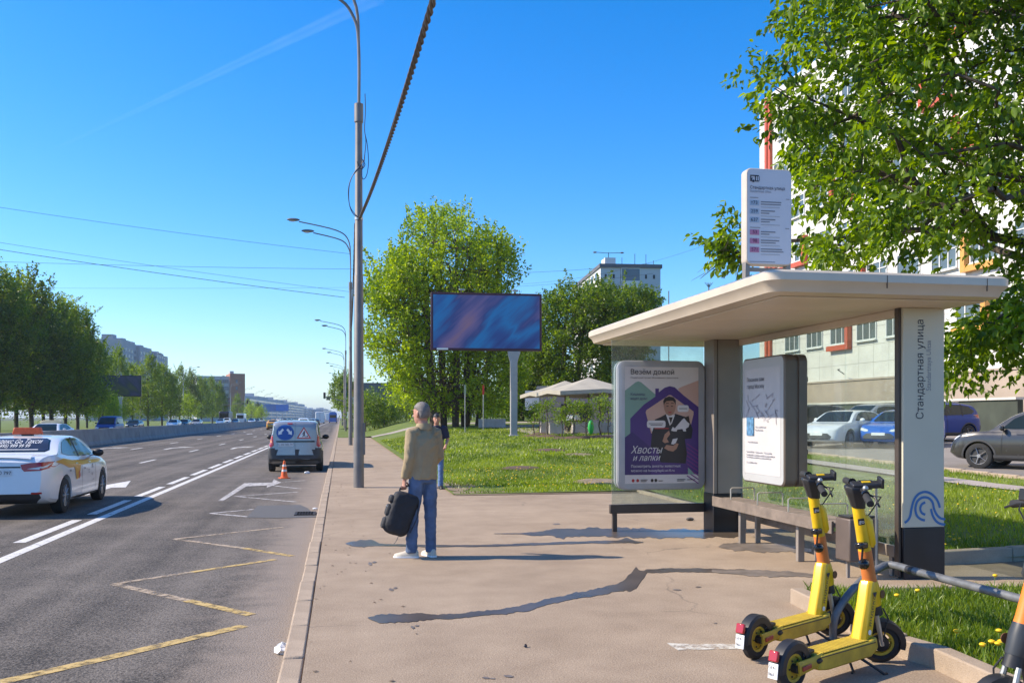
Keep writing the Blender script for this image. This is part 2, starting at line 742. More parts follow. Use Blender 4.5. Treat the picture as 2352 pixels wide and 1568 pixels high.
G_FAR = groundmat('far_ground', ((0.05, 0.075, 0.03), (0.12, 0.13, 0.07)), scales=(0.01, 0.1, 2.0), amt=(0.5, 0.4, 0.3), bump=0.0)
G_ASPH = groundmat('road_asphalt', ((0.030, 0.026, 0.0225), (0.195, 0.168, 0.143)), rough=0.85, scales=(0.12, 1.1, 48.0), amt=(0.32, 0.30, 1.25), bump=1.0, bs=70, streak=0.55)
G_WALK = groundmat('pavement_asphalt', ((0.20, 0.145, 0.100), (0.445, 0.345, 0.250)), rough=0.88, scales=(0.35, 2.2, 75.0), amt=(0.36, 0.30, 0.80), bump=0.5, bs=110, cracks=True)
G_LAWN = groundmat('lawn', ((0.045, 0.08, 0.012), (0.20, 0.24, 0.04)), scales=(0.25, 2.5, 30.0), amt=(0.55, 0.45, 0.35), bump=0.8, bs=40)
G_DIRT = groundmat('bare_earth', ((0.12, 0.088, 0.058), (0.30, 0.235, 0.165)), scales=(1.0, 7.0, 60.0), amt=(0.5, 0.4, 0.3), bump=0.8, bs=50)
G_PARK = groundmat('car_park_asphalt', ((0.15, 0.135, 0.125), (0.30, 0.27, 0.245)), rough=0.88, scales=(0.15, 1.5, 70.0), amt=(0.4, 0.3, 0.3), bump=0.4, bs=90)
G_PATH = groundmat('path_slabs', ((0.26, 0.22, 0.20), (0.42, 0.37, 0.34)), scales=(0.3, 2.0, 40.0), amt=(0.4, 0.3, 0.3), bump=0.3)


def add_band(m, x_from, x_to, col, nscale=2.0, amount=0.85):
    """dusty strip along the kerb: blends to col between two x positions with a ragged edge"""
    nt = m.node_tree
    b = nt.nodes['Principled BSDF']
    src = b.inputs['Base Color'].links[0].from_socket
    tc = nt.nodes.new('ShaderNodeTexCoord')
    sp = nt.nodes.new('ShaderNodeSeparateXYZ')
    nt.links.new(tc.outputs['Object'], sp.inputs[0])
    nz = nt.nodes.new('ShaderNodeTexNoise')
    nz.inputs['Scale'].default_value = nscale
    nz.inputs['Detail'].default_value = 7
    nt.links.new(tc.outputs['Object'], nz.inputs['Vector'])
    ad = nt.nodes.new('ShaderNodeMath')
    ad.operation = 'MULTIPLY_ADD'
    ad.inputs[1].default_value = 0.9
    nt.links.new(nz.outputs['Fac'], ad.inputs[0])
    nt.links.new(sp.outputs['X'], ad.inputs[2])
    mr = nt.nodes.new('ShaderNodeMapRange')
    mr.interpolation_type = 'SMOOTHSTEP'
    mr.inputs['From Min'].default_value = x_from + 0.45
    mr.inputs['From Max'].default_value = x_to + 0.45
    mr.inputs['To Max'].default_value = amount
    nt.links.new(ad.outputs[0], mr.inputs['Value'])
    mx = nt.nodes.new('ShaderNodeMix')
    mx.data_type = 'RGBA'
    mx.inputs[7].default_value = tuple(col) + (1,)
    nt.links.new(mr.outputs['Result'], mx.inputs['Factor'])
    nt.links.new(src, mx.inputs[6])
    nt.links.new(mx.outputs[2], b.inputs['Base Color'])


add_band(G_ASPH, -1.35, -0.55, (0.29, 0.235, 0.19), 3.0, 0.75)

MB().bx(-6000, 6000, -300, 9000, -0.9, -0.4).build('ground', G_FAR, None, False)['kind'] = 'structure'
road = sheet('road', -31.0, -0.40, -40, 2600, G_ASPH, RZ, 60, False)
pave = MB()
pave.v = [(-.241, -8, 0), (6.9, -8, 0), (6.9, 19.4, 0), (2.75, 19.4, 0), (2.5, 20.4, 0), (2.45, 76, 0), (-.241, 76, 0),
          (-.241, -8, -.3), (6.9, -8, -.3), (6.9, 19.4, -.3), (2.75, 19.4, -.3), (2.5, 20.4, -.3), (2.45, 76, -.3), (-.241, 76, -.3)]
pave.f = [(0, 1, 2, 3), (0, 3, 4, 5, 6), (0, 7, 13, 6)]
pavement = pave.build('pavement', G_WALK, None, False)
pavement['kind'] = 'structure'
sheet('cross_path', 2.45, 30, 72.4, 75.8, G_PATH, 0.03, 1.5)
sheet('bare_ground', 6.9, 16.0, -8, 9.35, G_DIRT, -0.004, 1.5, False)
lawn_mid = sheet('lawn', 2.36, 16.0, 19.4, 72.4, G_LAWN, 0.02, 0.75)
lawn_side = sheet('lawn', 6.62, 16.0, 9.3, 19.4, G_LAWN, 0.05, 0.75)
sheet('lawn', -0.24, 30, 75.8, 130, G_LAWN, 0.01, 1.5)
sheet('lawn', 30, 150, 75.8, 130, G_LAWN, 0.01, 9.0)
sheet('lawn', -0.24, 150, 130, 500, G_LAWN, 0.01, 9.0)
sheet('lawn', 16.0, 150, 47.5, 75.8, G_LAWN, 0.0, 3.0)
sheet('verge', -160, -31.2, -40, 1200, G_LAWN, -0.05, 40, False)
sheet('car_park', 16.0, 60, 4, 47.5, G_PARK, 0.0, 2.0)
sheet('service_path', 13.7, 14.5, 9.3, 47, G_PATH, 0.075, 1.0)
sheet('cafe_pavement', 10.5, 32, 49.5, 66, G_PATH, 0.05, 1.5)

# raised lawn corner by the bicycle rack, held by a kerb of stone blocks
LB = [gz(*p, 0.12) for p in ((1846, 1352), (1960, 1404), (2087, 1462), (2172, 1486), (2352, 1562), (2560, 1650), (2760, 1400), (2352, 1353), (2015, 1362))]
mbl = MB()
mbl.flat([(p.x, p.y) for p in LB], (0, 0, 0.12), EX, EY)
corner = mbl.build('lawn_corner', G_LAWN, None, False)
corner['kind'] = 'structure'
KERB = groundmat('kerb_stone', ((0.25, 0.192, 0.142), (0.46, 0.362, 0.270)), scales=(0.6, 5.0, 90.0), amt=(0.4, 0.35, 0.3), bump=0.5, bs=90)


def kerb_run(name, pts, w, z0, z1, stone, parent=None, gap=0.012, side=1):
    """a run of kerb stones along pts, each stone an object"""
    root = parent
    if root is None:
        root = bpy.data.objects.new(name, None)
        COL.objects.link(root)
        root['kind'] = 'structure'
    for a, b in zip(pts[:-1], pts[1:]):
        a, b = Vector((a.x, a.y)), Vector((b.x, b.y))
        L = (b - a).length
        n = max(1, int(round(L / stone)))
        d = (b - a) / L
        nn = Vector((-d.y, d.x)) * side
        for k in range(n):
            s0, s1 = L * k / n + gap / 2, L * (k + 1) / n - gap / 2
            c = a + d * (s0 + s1) / 2 + nn * w / 2
            mb = MB()
            jz = rnd.uniform(-.006, .006)
            mb.box((0, 0, (z0 + z1) / 2), (s1 - s0, w, z1 - z0))
            o = mb.build('kerb_stone', KERB, root, True, 0.012)
            o.location = (c.x, c.y, jz)
            o.rotation_euler = (0, 0, math.atan2(d.y, d.x) + rnd.uniform(-.006, .006))
    return root


kerb = bpy.data.objects.new('kerb', None)
COL.objects.link(kerb)
kerb['kind'] = 'structure'
kmesh = MB().bx(-.075, .075, -.493, .493, -.32, 0.0).mesh('kerb_stone')
y = -2.0
while y < 75:
    o = link('kerb_stone', kmesh, KERB, kerb, True, 0.018)
    o.location = (-.322 + rnd.uniform(-.006, .006), y, 0.004 + rnd.uniform(-.008, .006))
    o.rotation_euler = (rnd.uniform(-.004, .004), 0, rnd.uniform(-.006, .006))
    y += 1.0
MB().bx(-.397, -.245, 75, 900, -.3, .01).build('kerb_run', KERB, kerb, False)
MB().bx(-31.2, -31.0, -40, 900, -.3, .02).build('kerb_run', KERB, kerb, False)
kerb_run('corner_kerb', [Vector((p.x, p.y)) for p in LB[:6]], 0.13, -0.05, 0.135, 0.95, None, side=-1)
SL0, SL1 = gz(2008, 1352, 0.06), gz(2560, 1340, 0.06)
kerb_run('slab_kerb', [SL0, SL1], 0.12, -0.05, 0.07, 1.2, None, side=1)
kerb_run('lawn_kerb', [Vector((6.56, 9.2)), Vector((9.8, 9.55)), Vector((13.6, 9.9))], 0.13, -0.05, 0.16, 1.0, None, side=1)
kerb_run('lawn_edge_kerb', [Vector((6.55, 19.4)), Vector((6.55, 9.3))], 0.1, -0.05, 0.06, 1.0, None, side=-1)
kk = bpy.data.objects.new('car_park_kerb', None)
COL.objects.link(kk)
kk['kind'] = 'structure'
for k in range(38):
    ya = 9.3 + k
    o = link('kerb_stone', kmesh, KERB, kk, True, 0.018)
    o.location = (16.0, ya + .5, terrain(16, ya + .5) + 0.12)

# ---------------------------------------------------------------- road markings (children of the road)
P_WHITE = wornmat('white_road_paint', (0.62, 0.60, 0.57), 0.40, 12)
P_OLD = wornmat('faded_white_road_paint', (0.48, 0.45, 0.43), 0.47, 10)
P_YEL = wornmat('yellow_road_paint', (0.52, 0.365, 0.13), 0.48, 8)
P_YOLD = wornmat('faded_yellow_road_paint', (0.42, 0.325, 0.225), 0.50, 9)
MZ = RZ + 0.004


def quad_mark(name, x0, x1, y0, y1, m, z=MZ):
    return MB().add([(x0, y0, z), (x1, y0, z), (x1, y1, z), (x0, y1, z)], [(0, 1, 2, 3)]).build(name, m, road, False)


def line_mark(name, a, b, w, m, z=MZ):
    a, b = Vector((a.x, a.y, 0)), Vector((b.x, b.y, 0))
    d = (b - a).normalized()
    n = Vector((-d.y, d.x, 0)) * w / 2
    return MB().add([(p.x, p.y, z) for p in (a - n, b - n, b + n, a + n)], [(0, 1, 2, 3)]).build(name, m, road, False)


for k in range(15):
    quad_mark('solid_line', -4.28, -4.12, -6 + k * 8.0, 2 + k * 8.0 - .002, P_WHITE)
quad_mark('solid_line', -4.28, -4.12, 114, 700, P_WHITE)
for k in range(-3, 44):
    quad_mark('lane_dash', -4.62, -4.45, 14.2 + 3.9 * k, 17.15 + 3.9 * k, P_WHITE)
for k in range(-3, 26):
    quad_mark('lane_dash', -7.83, -7.69, 38.1 + 12 * k, 41.1 + 12 * k, P_WHITE)
    quad_mark('lane_dash', -11.57, -11.43, 42.1 + 12 * k, 45.1 + 12 * k, P_WHITE)
for xx in (-19.6, -23.3, -27.0):
    for k in range(-2, 22):
        quad_mark('lane_dash', xx - .07, xx + .07, 36 + 12 * k, 39 + 12 * k, P_WHITE)
quad_mark('edge_line', -14.75, -14.60, 0, 600, P_OLD)
ARW = [(-.09, 0), (.09, 0), (.09, 2.3), (.42, 2.35), (.0, 4.9), (-.42, 2.35), (-.09, 2.3)]
ARWC = [(-.09, 0), (.09, 0), (.12, 2.2), (.5, 3.1), (.62, 2.8), (.95, 4.3), (.05, 3.75), (.28, 3.5), (-.09, 2.4)]
for ax, ay, sh in ((-5.85, 22.6, ARW), (-9.6, 22.6, ARW), (-6.1, 54.0, ARWC), (-9.7, 54.0, ARWC), (-13.4, 54.0, ARWC), (-6.1, 100.0, ARW), (-9.7, 100, ARW)):
    MB().flat(sh, (ax, ay, MZ), EX, EY).build('lane_arrow', P_WHITE, road, False)


def zp(ox, oy, sc, x, y):
    """zoomed-crop pixel -> photo pixel"""
    return ((ox + x / sc) * 0.85683, (oy + y / sc) * 0.85683)


def strip_px(name, pts, m, z, parent):
    """ribbon from pixel points (x, y, vertical width) laid on the level z"""
    mb = MB()
    vs = []
    for x, y, w in pts:
        vs.append(gz(x, y + w / 2, z))
        vs.append(gz(x, y - w / 2, z))
    n = len(pts)
    mb.add(vs, [(2 * i, 2 * i + 2, 2 * i + 3, 2 * i + 1) for i in range(n - 1)])
    return mb.build(name, m, parent, False)


Z4 = (0, 1180, 2.412)
pa = [gz(*zp(*Z4, x, y), MZ) for x, y in ((1408, 390), (1442, 390), (1592, 296), (1728, 290), (1722, 306), (1817, 272), (1772, 250), (1758, 272), (1580, 275))]
MB().flat([(p.x, p.y) for p in pa], (0, 0, MZ), EX, EY).build('turn_arrow', P_OLD, road, False)
ZG = [((-60, 1579), (300, 1497), .13, P_YEL), ((300, 1497), (561, 1436), .13, P_YEL),
      ((577, 1411), (430, 1378), .11, P_YEL), ((430, 1378), (262, 1340), .11, P_YOLD), ((262, 1340), (440, 1313), .10, P_YOLD), ((440, 1313), (632, 1284), .10, P_YEL),
      ((672, 1276), (560, 1258), .10, P_YEL), ((560, 1258), (402, 1237), .10, P_YOLD), ((402, 1237), (650, 1210), .10, P_YOLD),
      ((484, 1178), (570, 1186), .10, P_OLD), ((484, 1178), (582, 1169), .10, P_OLD),
      ((540, 1139), (680, 1152), .10, P_OLD), ((540, 1139), (685, 1129), .10, P_OLD), ((590, 1110), (690, 1122), .10, P_OLD), ((590, 1110), (700, 1103), .10, P_OLD)]
for i, (a, b, w, m) in enumerate(ZG):
    line_mark('stop_zigzag', gz(*a, MZ), gz(*b, MZ), w, m, MZ + 0.0006 * (i % 3))
PATCH = mat('asphalt_patch', (0.10, 0.096, 0.093), 0.8, var=0.15, vs=30, bump=0.2, bs=150)
pp = [gz(x, y, MZ) for x, y in ((566, 1188), (592, 1161), (690, 1159), (706, 1166), (728, 1187), (640, 1189))]
MB().flat([(p.x, p.y) for p in pp], (0, 0, MZ + .002), EX, EY).build('asphalt_patch', PATCH, road, False)
# drain grate
gc = gz(701, 1180, RZ)
grate = thing('drain_grate', 'slotted cast iron drain grate in the gutter beside the kerb', 'drain grate', (gc.x, gc.y, RZ + .006))
IRON = mat('cast_iron', (0.05, 0.042, 0.038), 0.7, 0.5, var=0.3, vs=20)
MB().bx(-.17, .17, -.28, .28, -.004, .000).build('well', BLACK, grate, False)
fr = MB()
for s in (-1, 1):
    fr.bx(-.19, .19, s * .275 - .02, s * .275 + .02, 0.001, .014)
    fr.bx(s * .17 - .02, s * .17 + .02, -.255, .255, 0.001, .014)
fr.build('frame', IRON, grate)
for k in range(7):
    MB().bx(-.15 + k * .05 - .008, -.15 + k * .05 + .008, -.255, .255, 0.001, .012).build('bar', IRON, grate)
MB().bx(-.15, .15, -.012, .012, .0015, .0125).build('bar', IRON, grate)

# ---------------------------------------------------------------- wet streaks and stains on the pavement
WET = mat('wet_pavement', (0.085, 0.066, 0.052), 0.30, var=0.25, vs=3.0, bump=0.05, bs=60, spec=0.5)
DAMP = mat('damp_pavement', (0.165, 0.135, 0.112), 0.5, var=0.3, vs=6.0)
CHALK = wornmat('pale_scuff', (0.62, 0.58, 0.50), 0.52, 10)
Z4B, Z3B, Z8 = (1200, 1280, 2.851), (740, 1150, 2.3057), (1900, 1230, 2.613)


def px(z, pts):
    out = []
    for x, y, w in pts:
        a, b = zp(*z, x, y)
        out.append((a, b, w / z[2] * 0.85683))
    return out


def dense(pts, jit=0.12):
    out = []
    for (x0, y0, w0), (x1, y1, w1) in zip(pts[:-1], pts[1:]):
        n = max(2, int(abs(x1 - x0) / 5))
        for k in range(n):
            t = k / n
            w = w0 + (w1 - w0) * t
            x = x0 + (x1 - x0) * t
            wob = math.sin(x * .11 + y0) + .6 * math.sin(x * .29 + 2 * y0) + .3 * math.sin(x * .71)
            wo2 = math.sin(x * .09 + 2.3 * y0) + .5 * math.sin(x * .37)
            out.append((x, y0 + (y1 - y0) * t + .5 * wo2 * w * jit, w * (1 + wob * jit + rnd.uniform(-.3, .3) * jit)))
    out.append(pts[-1])
    return out


strip_px('wet_streak', dense(px(Z3B, [(568, 1163, 6), (620, 1168, 45), (700, 1165, 55), (800, 1162, 55), (900, 1157, 40), (1000, 1155, 30), (1050, 1154, 30)]) +
                             px(Z4B, [(0, 1060, 36), (300, 1030, 36), (480, 1012, 42), (600, 992, 55), (720, 957, 42), (830, 930, 42), (1000, 895, 46), (1180, 865, 50), (1300, 838, 62), (1380, 800, 110), (1440, 760, 150), (1500, 735, 60), (1520, 711, 30), (1780, 703, 30), (2000, 708, 28), (2281, 712, 26), (2480, 722, 20)])), WET, 0.004, pavement)
strip_px('wet_streak', dense(px(Z3B, [(430, 705, 4), (480, 705, 38), (540, 703, 42), (600, 700, 34), (640, 712, 13), (800, 717, 13), (1000, 720, 13), (1050, 719, 12)]) +
                             px(Z4B, [(0, 520, 13), (300, 518, 15), (600, 508, 17), (900, 497, 18), (1100, 490, 18), (1300, 488, 22), (1370, 478, 42), (1430, 490, 22), (1495, 492, 6)])), WET, 0.004, pavement)
strip_px('puddle', dense(px(Z4B, [(355, 426, 3), (560, 425, 8), (640, 428, 26), (760, 420, 42), (810, 420, 60), (900, 424, 75), (1000, 416, 60), (1200, 415, 66), (1400, 418, 72), (1600, 428, 66), (1800, 425, 62), (2062, 425, 60), (2270, 428, 40)])), WET, 0.0045, pavement)
strip_px('damp_patch', dense(px(Z4B, [(2070, 525, 6), (2110, 522, 46), (2281, 527, 50), (2400, 530, 60), (2560, 540, 20)])), DAMP, 0.004, pavement)
strip_px('damp_patch', dense(px(Z8, [(20, 780, 20), (200, 790, 34), (420, 800, 46), (600, 805, 34), (760, 815, 16)])), DAMP, 0.0045, pavement)
strip_px('damp_patch', dense(px(Z8, [(80, 607, 8), (180, 612, 50), (420, 618, 60), (600, 628, 44), (720, 640, 20)])), DAMP, 0.0042, pavement)


def blob_px(name, z, x, y, w, h, seed, m, zz=0.004):
    """small soft-edged mark with an uneven round outline"""
    rg = random.Random(seed)
    p1, p2 = rg.uniform(0, 6), rg.uniform(0, 6)
    pts = []
    for k in range(18):
        a_ = 2 * math.pi * k / 18
        r_ = 1 + .18 * math.sin(2 * a_ + p1) + .10 * math.sin(5 * a_ + p2)
        q_ = zp(*z, x + w / 2 * r_ * math.cos(a_), y + h / 2 * r_ * math.sin(a_))
        g_ = gz(q_[0], q_[1], zz)
        pts.append((g_.x, g_.y))
    MB().flat(pts, (0, 0, zz), EX, EY).build(name, m, pavement, False)


for i, (x, y) in enumerate(((595, 826), (725, 985), (858, 1218))):
    blob_px('footprint', Z3B, x - 14, y + 4, 26, 17, i, DAMP)
    blob_px('footprint', Z3B, x + 12, y - 6, 24, 11, i + 9, DAMP)
for i, (x, y, w, h) in enumerate(((290, 1525, 60, 14), (340, 1530, 40, 10), (465, 1513, 80, 16), (1750, 853, 70, 12), (1915, 832, 50, 8), (830, 352, 50, 10), (2045, 1108, 30, 8))):
    blob_px('stain', Z4B, x, y, w, h, i + 20, DAMP)
strip_px('pale_scuff', px(Z4B, [(1680, 1262, 8), (1760, 1290, 50), (1900, 1290, 45), (2100, 1285, 40), (2225, 1290, 38)]), CHALK, 0.004, pavement)
# bare earth at the trodden corner of the lawn
ed = [gz(x, y, 0) for x, y in ((1020, 1112), (1038, 1098), (1085, 1092), (1120, 1100), (1095, 1118), (1060, 1133), (1030, 1128))]
MB().flat([(p.x, p.y) for p in ed], (0, 0, 0.034), EX, EY).build('bare_earth', G_DIRT, lawn_mid, False)
MB().add([(2.4, 19.25, .012), (6.6, 19.25, .012), (6.6, 19.8, .03), (2.4, 19.9, .035)], [(0, 1, 2, 3)]).build('bare_earth', G_DIRT, lawn_mid, False)

# ---------------------------------------------------------------- concrete barrier between the carriageways
BARR = mat('barrier_concrete', (0.30, 0.285, 0.28), 0.88, var=0.18, vs=1.3, bump=0.25, bs=30)
barrier = thing('concrete_barrier', 'long grey concrete barrier dividing the two carriageways', 'barrier', (-15.5, 0, RZ))
prof = [(-.32, 0), (-.32, .08), (-.21, .28), (-.11, .95), (-.09, 1.06), (.09, 1.06), (.11, .95), (.21, .28), (.32, .08), (.32, 0)]
bmesh_ = MB().prism(prof, (0, -2.99, 0), EX, UP, -5.98).mesh('barrier_segment')
for k in range(-3, 50):
    o = link('barrier_segment', bmesh_, BARR, barrier, False)
    o.location = (rnd.uniform(-.008, .008), 6.0 * k, rnd.uniform(-.005, .005))
MB().prism(prof, (0, 297.2, 0), EX, UP, -900).build('barrier_run', BARR, barrier, False)
# ================================================================ BUS SHELTER
CREAM = mat('cream_metal', (0.56, 0.48, 0.38), 0.42, 0.1, var=0.07, vs=2)
SOFF = mat('soffit_metal', (0.60, 0.51, 0.40), 0.5, 0.0, var=0.06, vs=1.5)
PILW = mat('pillar_panel', (0.54, 0.50, 0.39), 0.4, var=0.05, vs=1.5)
PILB = mat('pillar_brown', (0.27, 0.235, 0.205), 0.45, 0.2, var=0.1, vs=2)
DBROWN = mat('frame_brown', (0.075, 0.058, 0.047), 0.45, 0.3, var=0.1)
PLINTH = mat('pillar_plinth', (0.012, 0.012, 0.016), 0.42, var=0.3, vs=3)
FRAMEG = mat('lightbox_grey', (0.36, 0.37, 0.38), 0.4, 0.2, var=0.06)
GLASS = glassmat('shelter_glass')
LOGO = mat('logo_blue', (0.03, 0.14, 0.36), 0.4, var=0.0)
WOODG = mat('bench_board', (0.18, 0.143, 0.118), 0.7, var=0.22, vs=7, bump=0.2, bs=30)
PAPER = mat('paper_white', (0.50, 0.49, 0.50), 0.6, var=0.03)

sh = thing_w('bus_shelter', 'cream roofed glass bus shelter with poster lightbox and lettered pillar', 'bus shelter', (5.3, 10.4, 0))
# roof: rounded plan, slanting fascia
rings = []
for ins, z in ((.16, 2.80), (.07, 2.815), (.045, 2.87), (.0, 2.915), (.0, 2.985), (.03, 3.01)):
    rings.append([Vector((a, b, z)) for a, b in rrect(3.82 + ins, 6.37 - ins, 7.72 + ins, 14.0 - ins, .17 - ins * .5, 6)])
roof = MB().loft(rings).build('roof', CREAM, sh, True, 0, 25)
for k in range(6):
    y0 = 7.95 + k * .98
    MB().bx(4.04, 6.20, y0, y0 + .966, 2.784, 2.7985).build('soffit_panel', SOFF, sh, True, 0.003)
MB().bx(5.0, 5.006, 7.717, 7.73, 2.86, 2.98).build('fascia_joint', DBROWN, roof, False)
MB().bx(6.05, 6.055, 7.717, 7.73, 2.86, 2.98).build('fascia_joint', DBROWN, roof, False)
# near pillar (broad face to the camera)
NX0, NX1, NY0, NY1 = 5.66, 6.13, 8.46, 8.56
pn = MB().bx(NX0, NX1, NY0, NY1, .53, 2.783).build('pillar', PILW, sh, True, 0.006)
pn['label'] = 'pale grey lettered pillar with a blue wave'
MB().bx(NX0 + .006, NX1 + .004, NY0 - .006, NY1 + .006, 0, .529).build('plinth', PLINTH, pn, True, 0.006)
MB().bx(NX0 - .032, NX0 - .002, NY0 + .03, NY1, .02, 2.782).build('edge_post', DBROWN, pn, True, 0.004)


def pil(x, y):
    return ((x - 2068) / 222.0, EYE - (y - 958) / 224.6)


PO = (NX0, NY0, 0)
a = pil(2119, 963)
text('lettering', 'Стандартная улица', .118, (NX0 + a[0], NY0, a[1]), UP, -EX, INK, pn, bold=0.0012, sx=.93)
a = pil(2138, 897)
text('lettering', 'Standartnaya Ulitsa', .078, (NX0 + a[0], NY0, a[1]), UP, -EX, INKGREY, pn, sx=.86)


def lg(pts):
    return [pil((2350 + x / 1.96) * .85683, (750 + y / 1.96) * .85683) for x, y in pts]


def smooth2(pts, n=4):
    out = []
    P = [Vector(p) for p in pts]
    for i in range(len(P) - 1):
        p0, p1, p2, p3 = P[max(i - 1, 0)], P[i], P[i + 1], P[min(i + 2, len(P) - 1)]
        for k in range(n):
            t = k / n
            out.append(0.5 * ((2 * p1) + (p2 - p0) * t + (2 * p0 - 5 * p1 + 4 * p2 - p3) * t * t + (3 * p1 - p0 - 3 * p2 + p3) * t ** 3))
    out.append(P[-1])
    return out


for st in ([(133, 1275), (152, 1262), (165, 1240), (172, 1205), (185, 1160), (210, 1128), (245, 1115), (280, 1122), (310, 1145), (328, 1172), (337, 1200)],
           [(250, 1265), (225, 1258), (203, 1238), (195, 1205), (203, 1170), (222, 1150), (248, 1143), (275, 1150), (295, 1172), (303, 1205), (318, 1235), (340, 1255), (368, 1262)],
           [(252, 1235), (232, 1225), (223, 1203), (232, 1180), (252, 1170)],
           [(285, 1205), (295, 1240), (315, 1270), (340, 1285), (368, 1290)]):
    ribbon('wave_mark', smooth2(lg(st)), .026, PO, EX, UP, LOGO, pn)
# far pillar
pf = MB().bx(5.29, 5.74, 12.42, 12.78, .56, 2.783).build('pillar', PILB, sh, True, 0.006)
pf['label'] = 'brown rear pillar beside the poster'
MB().bx(5.284, 5.746, 12.414, 12.786, 0, .559).build('plinth', PLINTH, pf, True, 0.006)
MB().bx(5.34, 5.352, 12.414, 12.42, .56, 2.78).build('joint', DBROWN, pf, False)
# glass back wall
GXB = 5.70
MB().bx(GXB - .03, GXB + .03, 8.63, 12.41, .2, .32).build('bottom_rail', PILB, sh, True, 0.005)
MB().bx(GXB - .03, GXB + .03, 8.63, 12.41, 2.70, 2.782).build('top_rail', SOFF, sh, True, 0.005)
for (a, b) in ((8.64, 9.60), (9.61, 10.72), (10.73, 12.40)):
    MB().bx(GXB - .005, GXB + .005, a, b, .322, 2.698).build('glass_pane', GLASS, sh, False)
for yy in (8.70, 10.72, 12.3):
    MB().bx(GXB - .025, GXB + .025, yy - .03, yy + .03, 0, .2).build('foot', PILB, sh, True, 0.004)
# end screen with the poster lightbox
EYP = 12.78
MB().bx(3.87, 5.28, EYP - .006, EYP + .006, .40, 2.783).build('glass_pane', glassmat('end_glass', dust=0.14), sh, False)
MB().bx(3.84, 5.283, EYP - .035, EYP + .035, .265, .395).build('bottom_rail', DBROWN, sh, True, 0.006)
MB().bx(3.88, 3.945, EYP - .03, EYP + .03, 0, .264).build('leg', DBROWN, sh, True, 0.004)
LX0, LX1, LZ0, LZ1 = 3.93, 5.275, .605, 2.485
lb = MB()
for yo, ins in ((EYP + .12, .03), (EYP + .105, 0), (EYP - .075, 0), (EYP - .09, .02)):
    pass
rr = [[Vector((x, yy, z)) for x, z in rrect(LX0 + i, LX1 - i, LZ0 + i, LZ1 - i, .13, 6)] for yy, i in ((EYP + .12, .03), (EYP + .10, 0), (EYP + .02, 0), (EYP + .019, .012), (EYP - .009, .012), (EYP - .01, 0), (EYP - .075, 0), (EYP - .09, .02))]
lightbox = MB().loft(rr).build('poster_lightbox', FRAMEG, sh, True, 0, 30)
PU0, PV0, PW, PH = 4.04, .70, 1.125, 1.69
FY = EYP - .09


def ps(pts):
    return [((x - 172) / 873 * PW, (1460 - y) / 1300 * PH) for x, y in pts]


PR = (PU0, FY, PV0)
PC = dict(bg=mat('poster_ground', (0.60, 0.55, 0.52), 0.35, var=0.03), green=mat('poster_green', (0.19, 0.31, 0.25), 0.35, var=0.03), purple=mat('poster_purple', (0.065, 0.028, 0.16), 0.35, var=0.04),
          violet=mat('poster_violet', (0.042, 0.02, 0.115), 0.35, var=0.04), pink=mat('poster_pink', (0.52, 0.33, 0.26), 0.35, var=0.05), suit=mat('poster_suit', (0.014, 0.013, 0.02), 0.35, var=0.1), skin=mat('poster_skin', (0.36, 0.19, 0.125), 0.35, var=0.08),
          white=mat('poster_white', (0.60, 0.57, 0.56), 0.35, var=0.03), mag=mat('poster_magenta', (0.17, 0.03, 0.17), 0.35, var=0), hair=mat('poster_hair', (0.03, 0.02, 0.017), 0.35, var=0), red=mat('poster_red', (0.38, 0.02, 0.025), 0.35, var=0))  # print colours set dim, with the shade on the panel mixed in
DK = PC['violet']
q = 0.0025


def pshape(name, pts, m, lay):
    return shape(name, ps(pts), PR, EX, UP, PC[m], lightbox, 0.002 + lay * 0.0012)


pshape('poster', [(172, 1460), (1045, 1460), (1045, 160), (172, 160)], 'bg', 0)
pshape('poster_panel', [(800, 400), (860, 372), (1045, 305), (1045, 620), (880, 560)], 'pink', 1)
pshape('poster_house', [(172, 425), (300, 330), (330, 320), (362, 330), (530, 465), (530, 760), (172, 960)], 'green', 1)
pshape('poster_house', [(235, 735), (395, 580), (530, 490), (530, 400), (572, 400), (572, 440), (640, 390), (700, 372), (760, 384), (860, 470), (1045, 605), (1045, 1362), (910, 1362), (172, 1362), (172, 945), (235, 900)], 'purple', 2)
pshape('poster_panel', [(172, 945), (260, 885), (480, 1060), (480, 1362), (172, 1362)], 'violet', 3)
pshape('poster_panel', [(415, 665), (425, 640), (690, 472), (715, 472), (985, 655), (985, 690), (930, 900), (480, 900)], 'pink', 3)
for k in range(9):
    y = 1010 + k * 45
    pshape('poster_stripe', [(905, y), (905, y + 14), (1045, y + 104), (1045, y + 90)], 'mag', 3)
pshape('poster_house', [(918, 1285), (1000, 1362), (918, 1362)], 'green', 4)
pshape('poster_figure', [(525, 745), (600, 715), (655, 685), (700, 760), (765, 680), (850, 705), (930, 745), (975, 860), (960, 960), (880, 965), (905, 1130), (890, 1240), (590, 1225), (560, 1080), (475, 1050), (490, 890)], 'suit', 4)
pshape('poster_figure', [(655, 690), (700, 815), (725, 790), (762, 695)], 'white', 5)
pshape('poster_figure', [(688, 720), (712, 795), (735, 720)], 'hair', 6)
face = [(700 + 72 * math.cos(t) * (1 - .12 * max(0, math.sin(t))), 600 + 105 * math.sin(t)) for t in [k * math.pi / 10 for k in range(20)]]
pshape('poster_face', face, 'skin', 6)
pshape('poster_hair', [(628, 590), (622, 540), (640, 505), (690, 487), (745, 497), (772, 530), (770, 590), (757, 555), (735, 535), (660, 540), (640, 560)], 'hair', 7)
for ex in (672, 726):
    pshape('poster_face', [(ex - 13, 592), (ex + 13, 592), (ex + 11, 601), (ex - 11, 601)], 'hair', 8)
pshape('poster_face', [(678, 662), (724, 660), (712, 672), (690, 673)], 'red', 8)
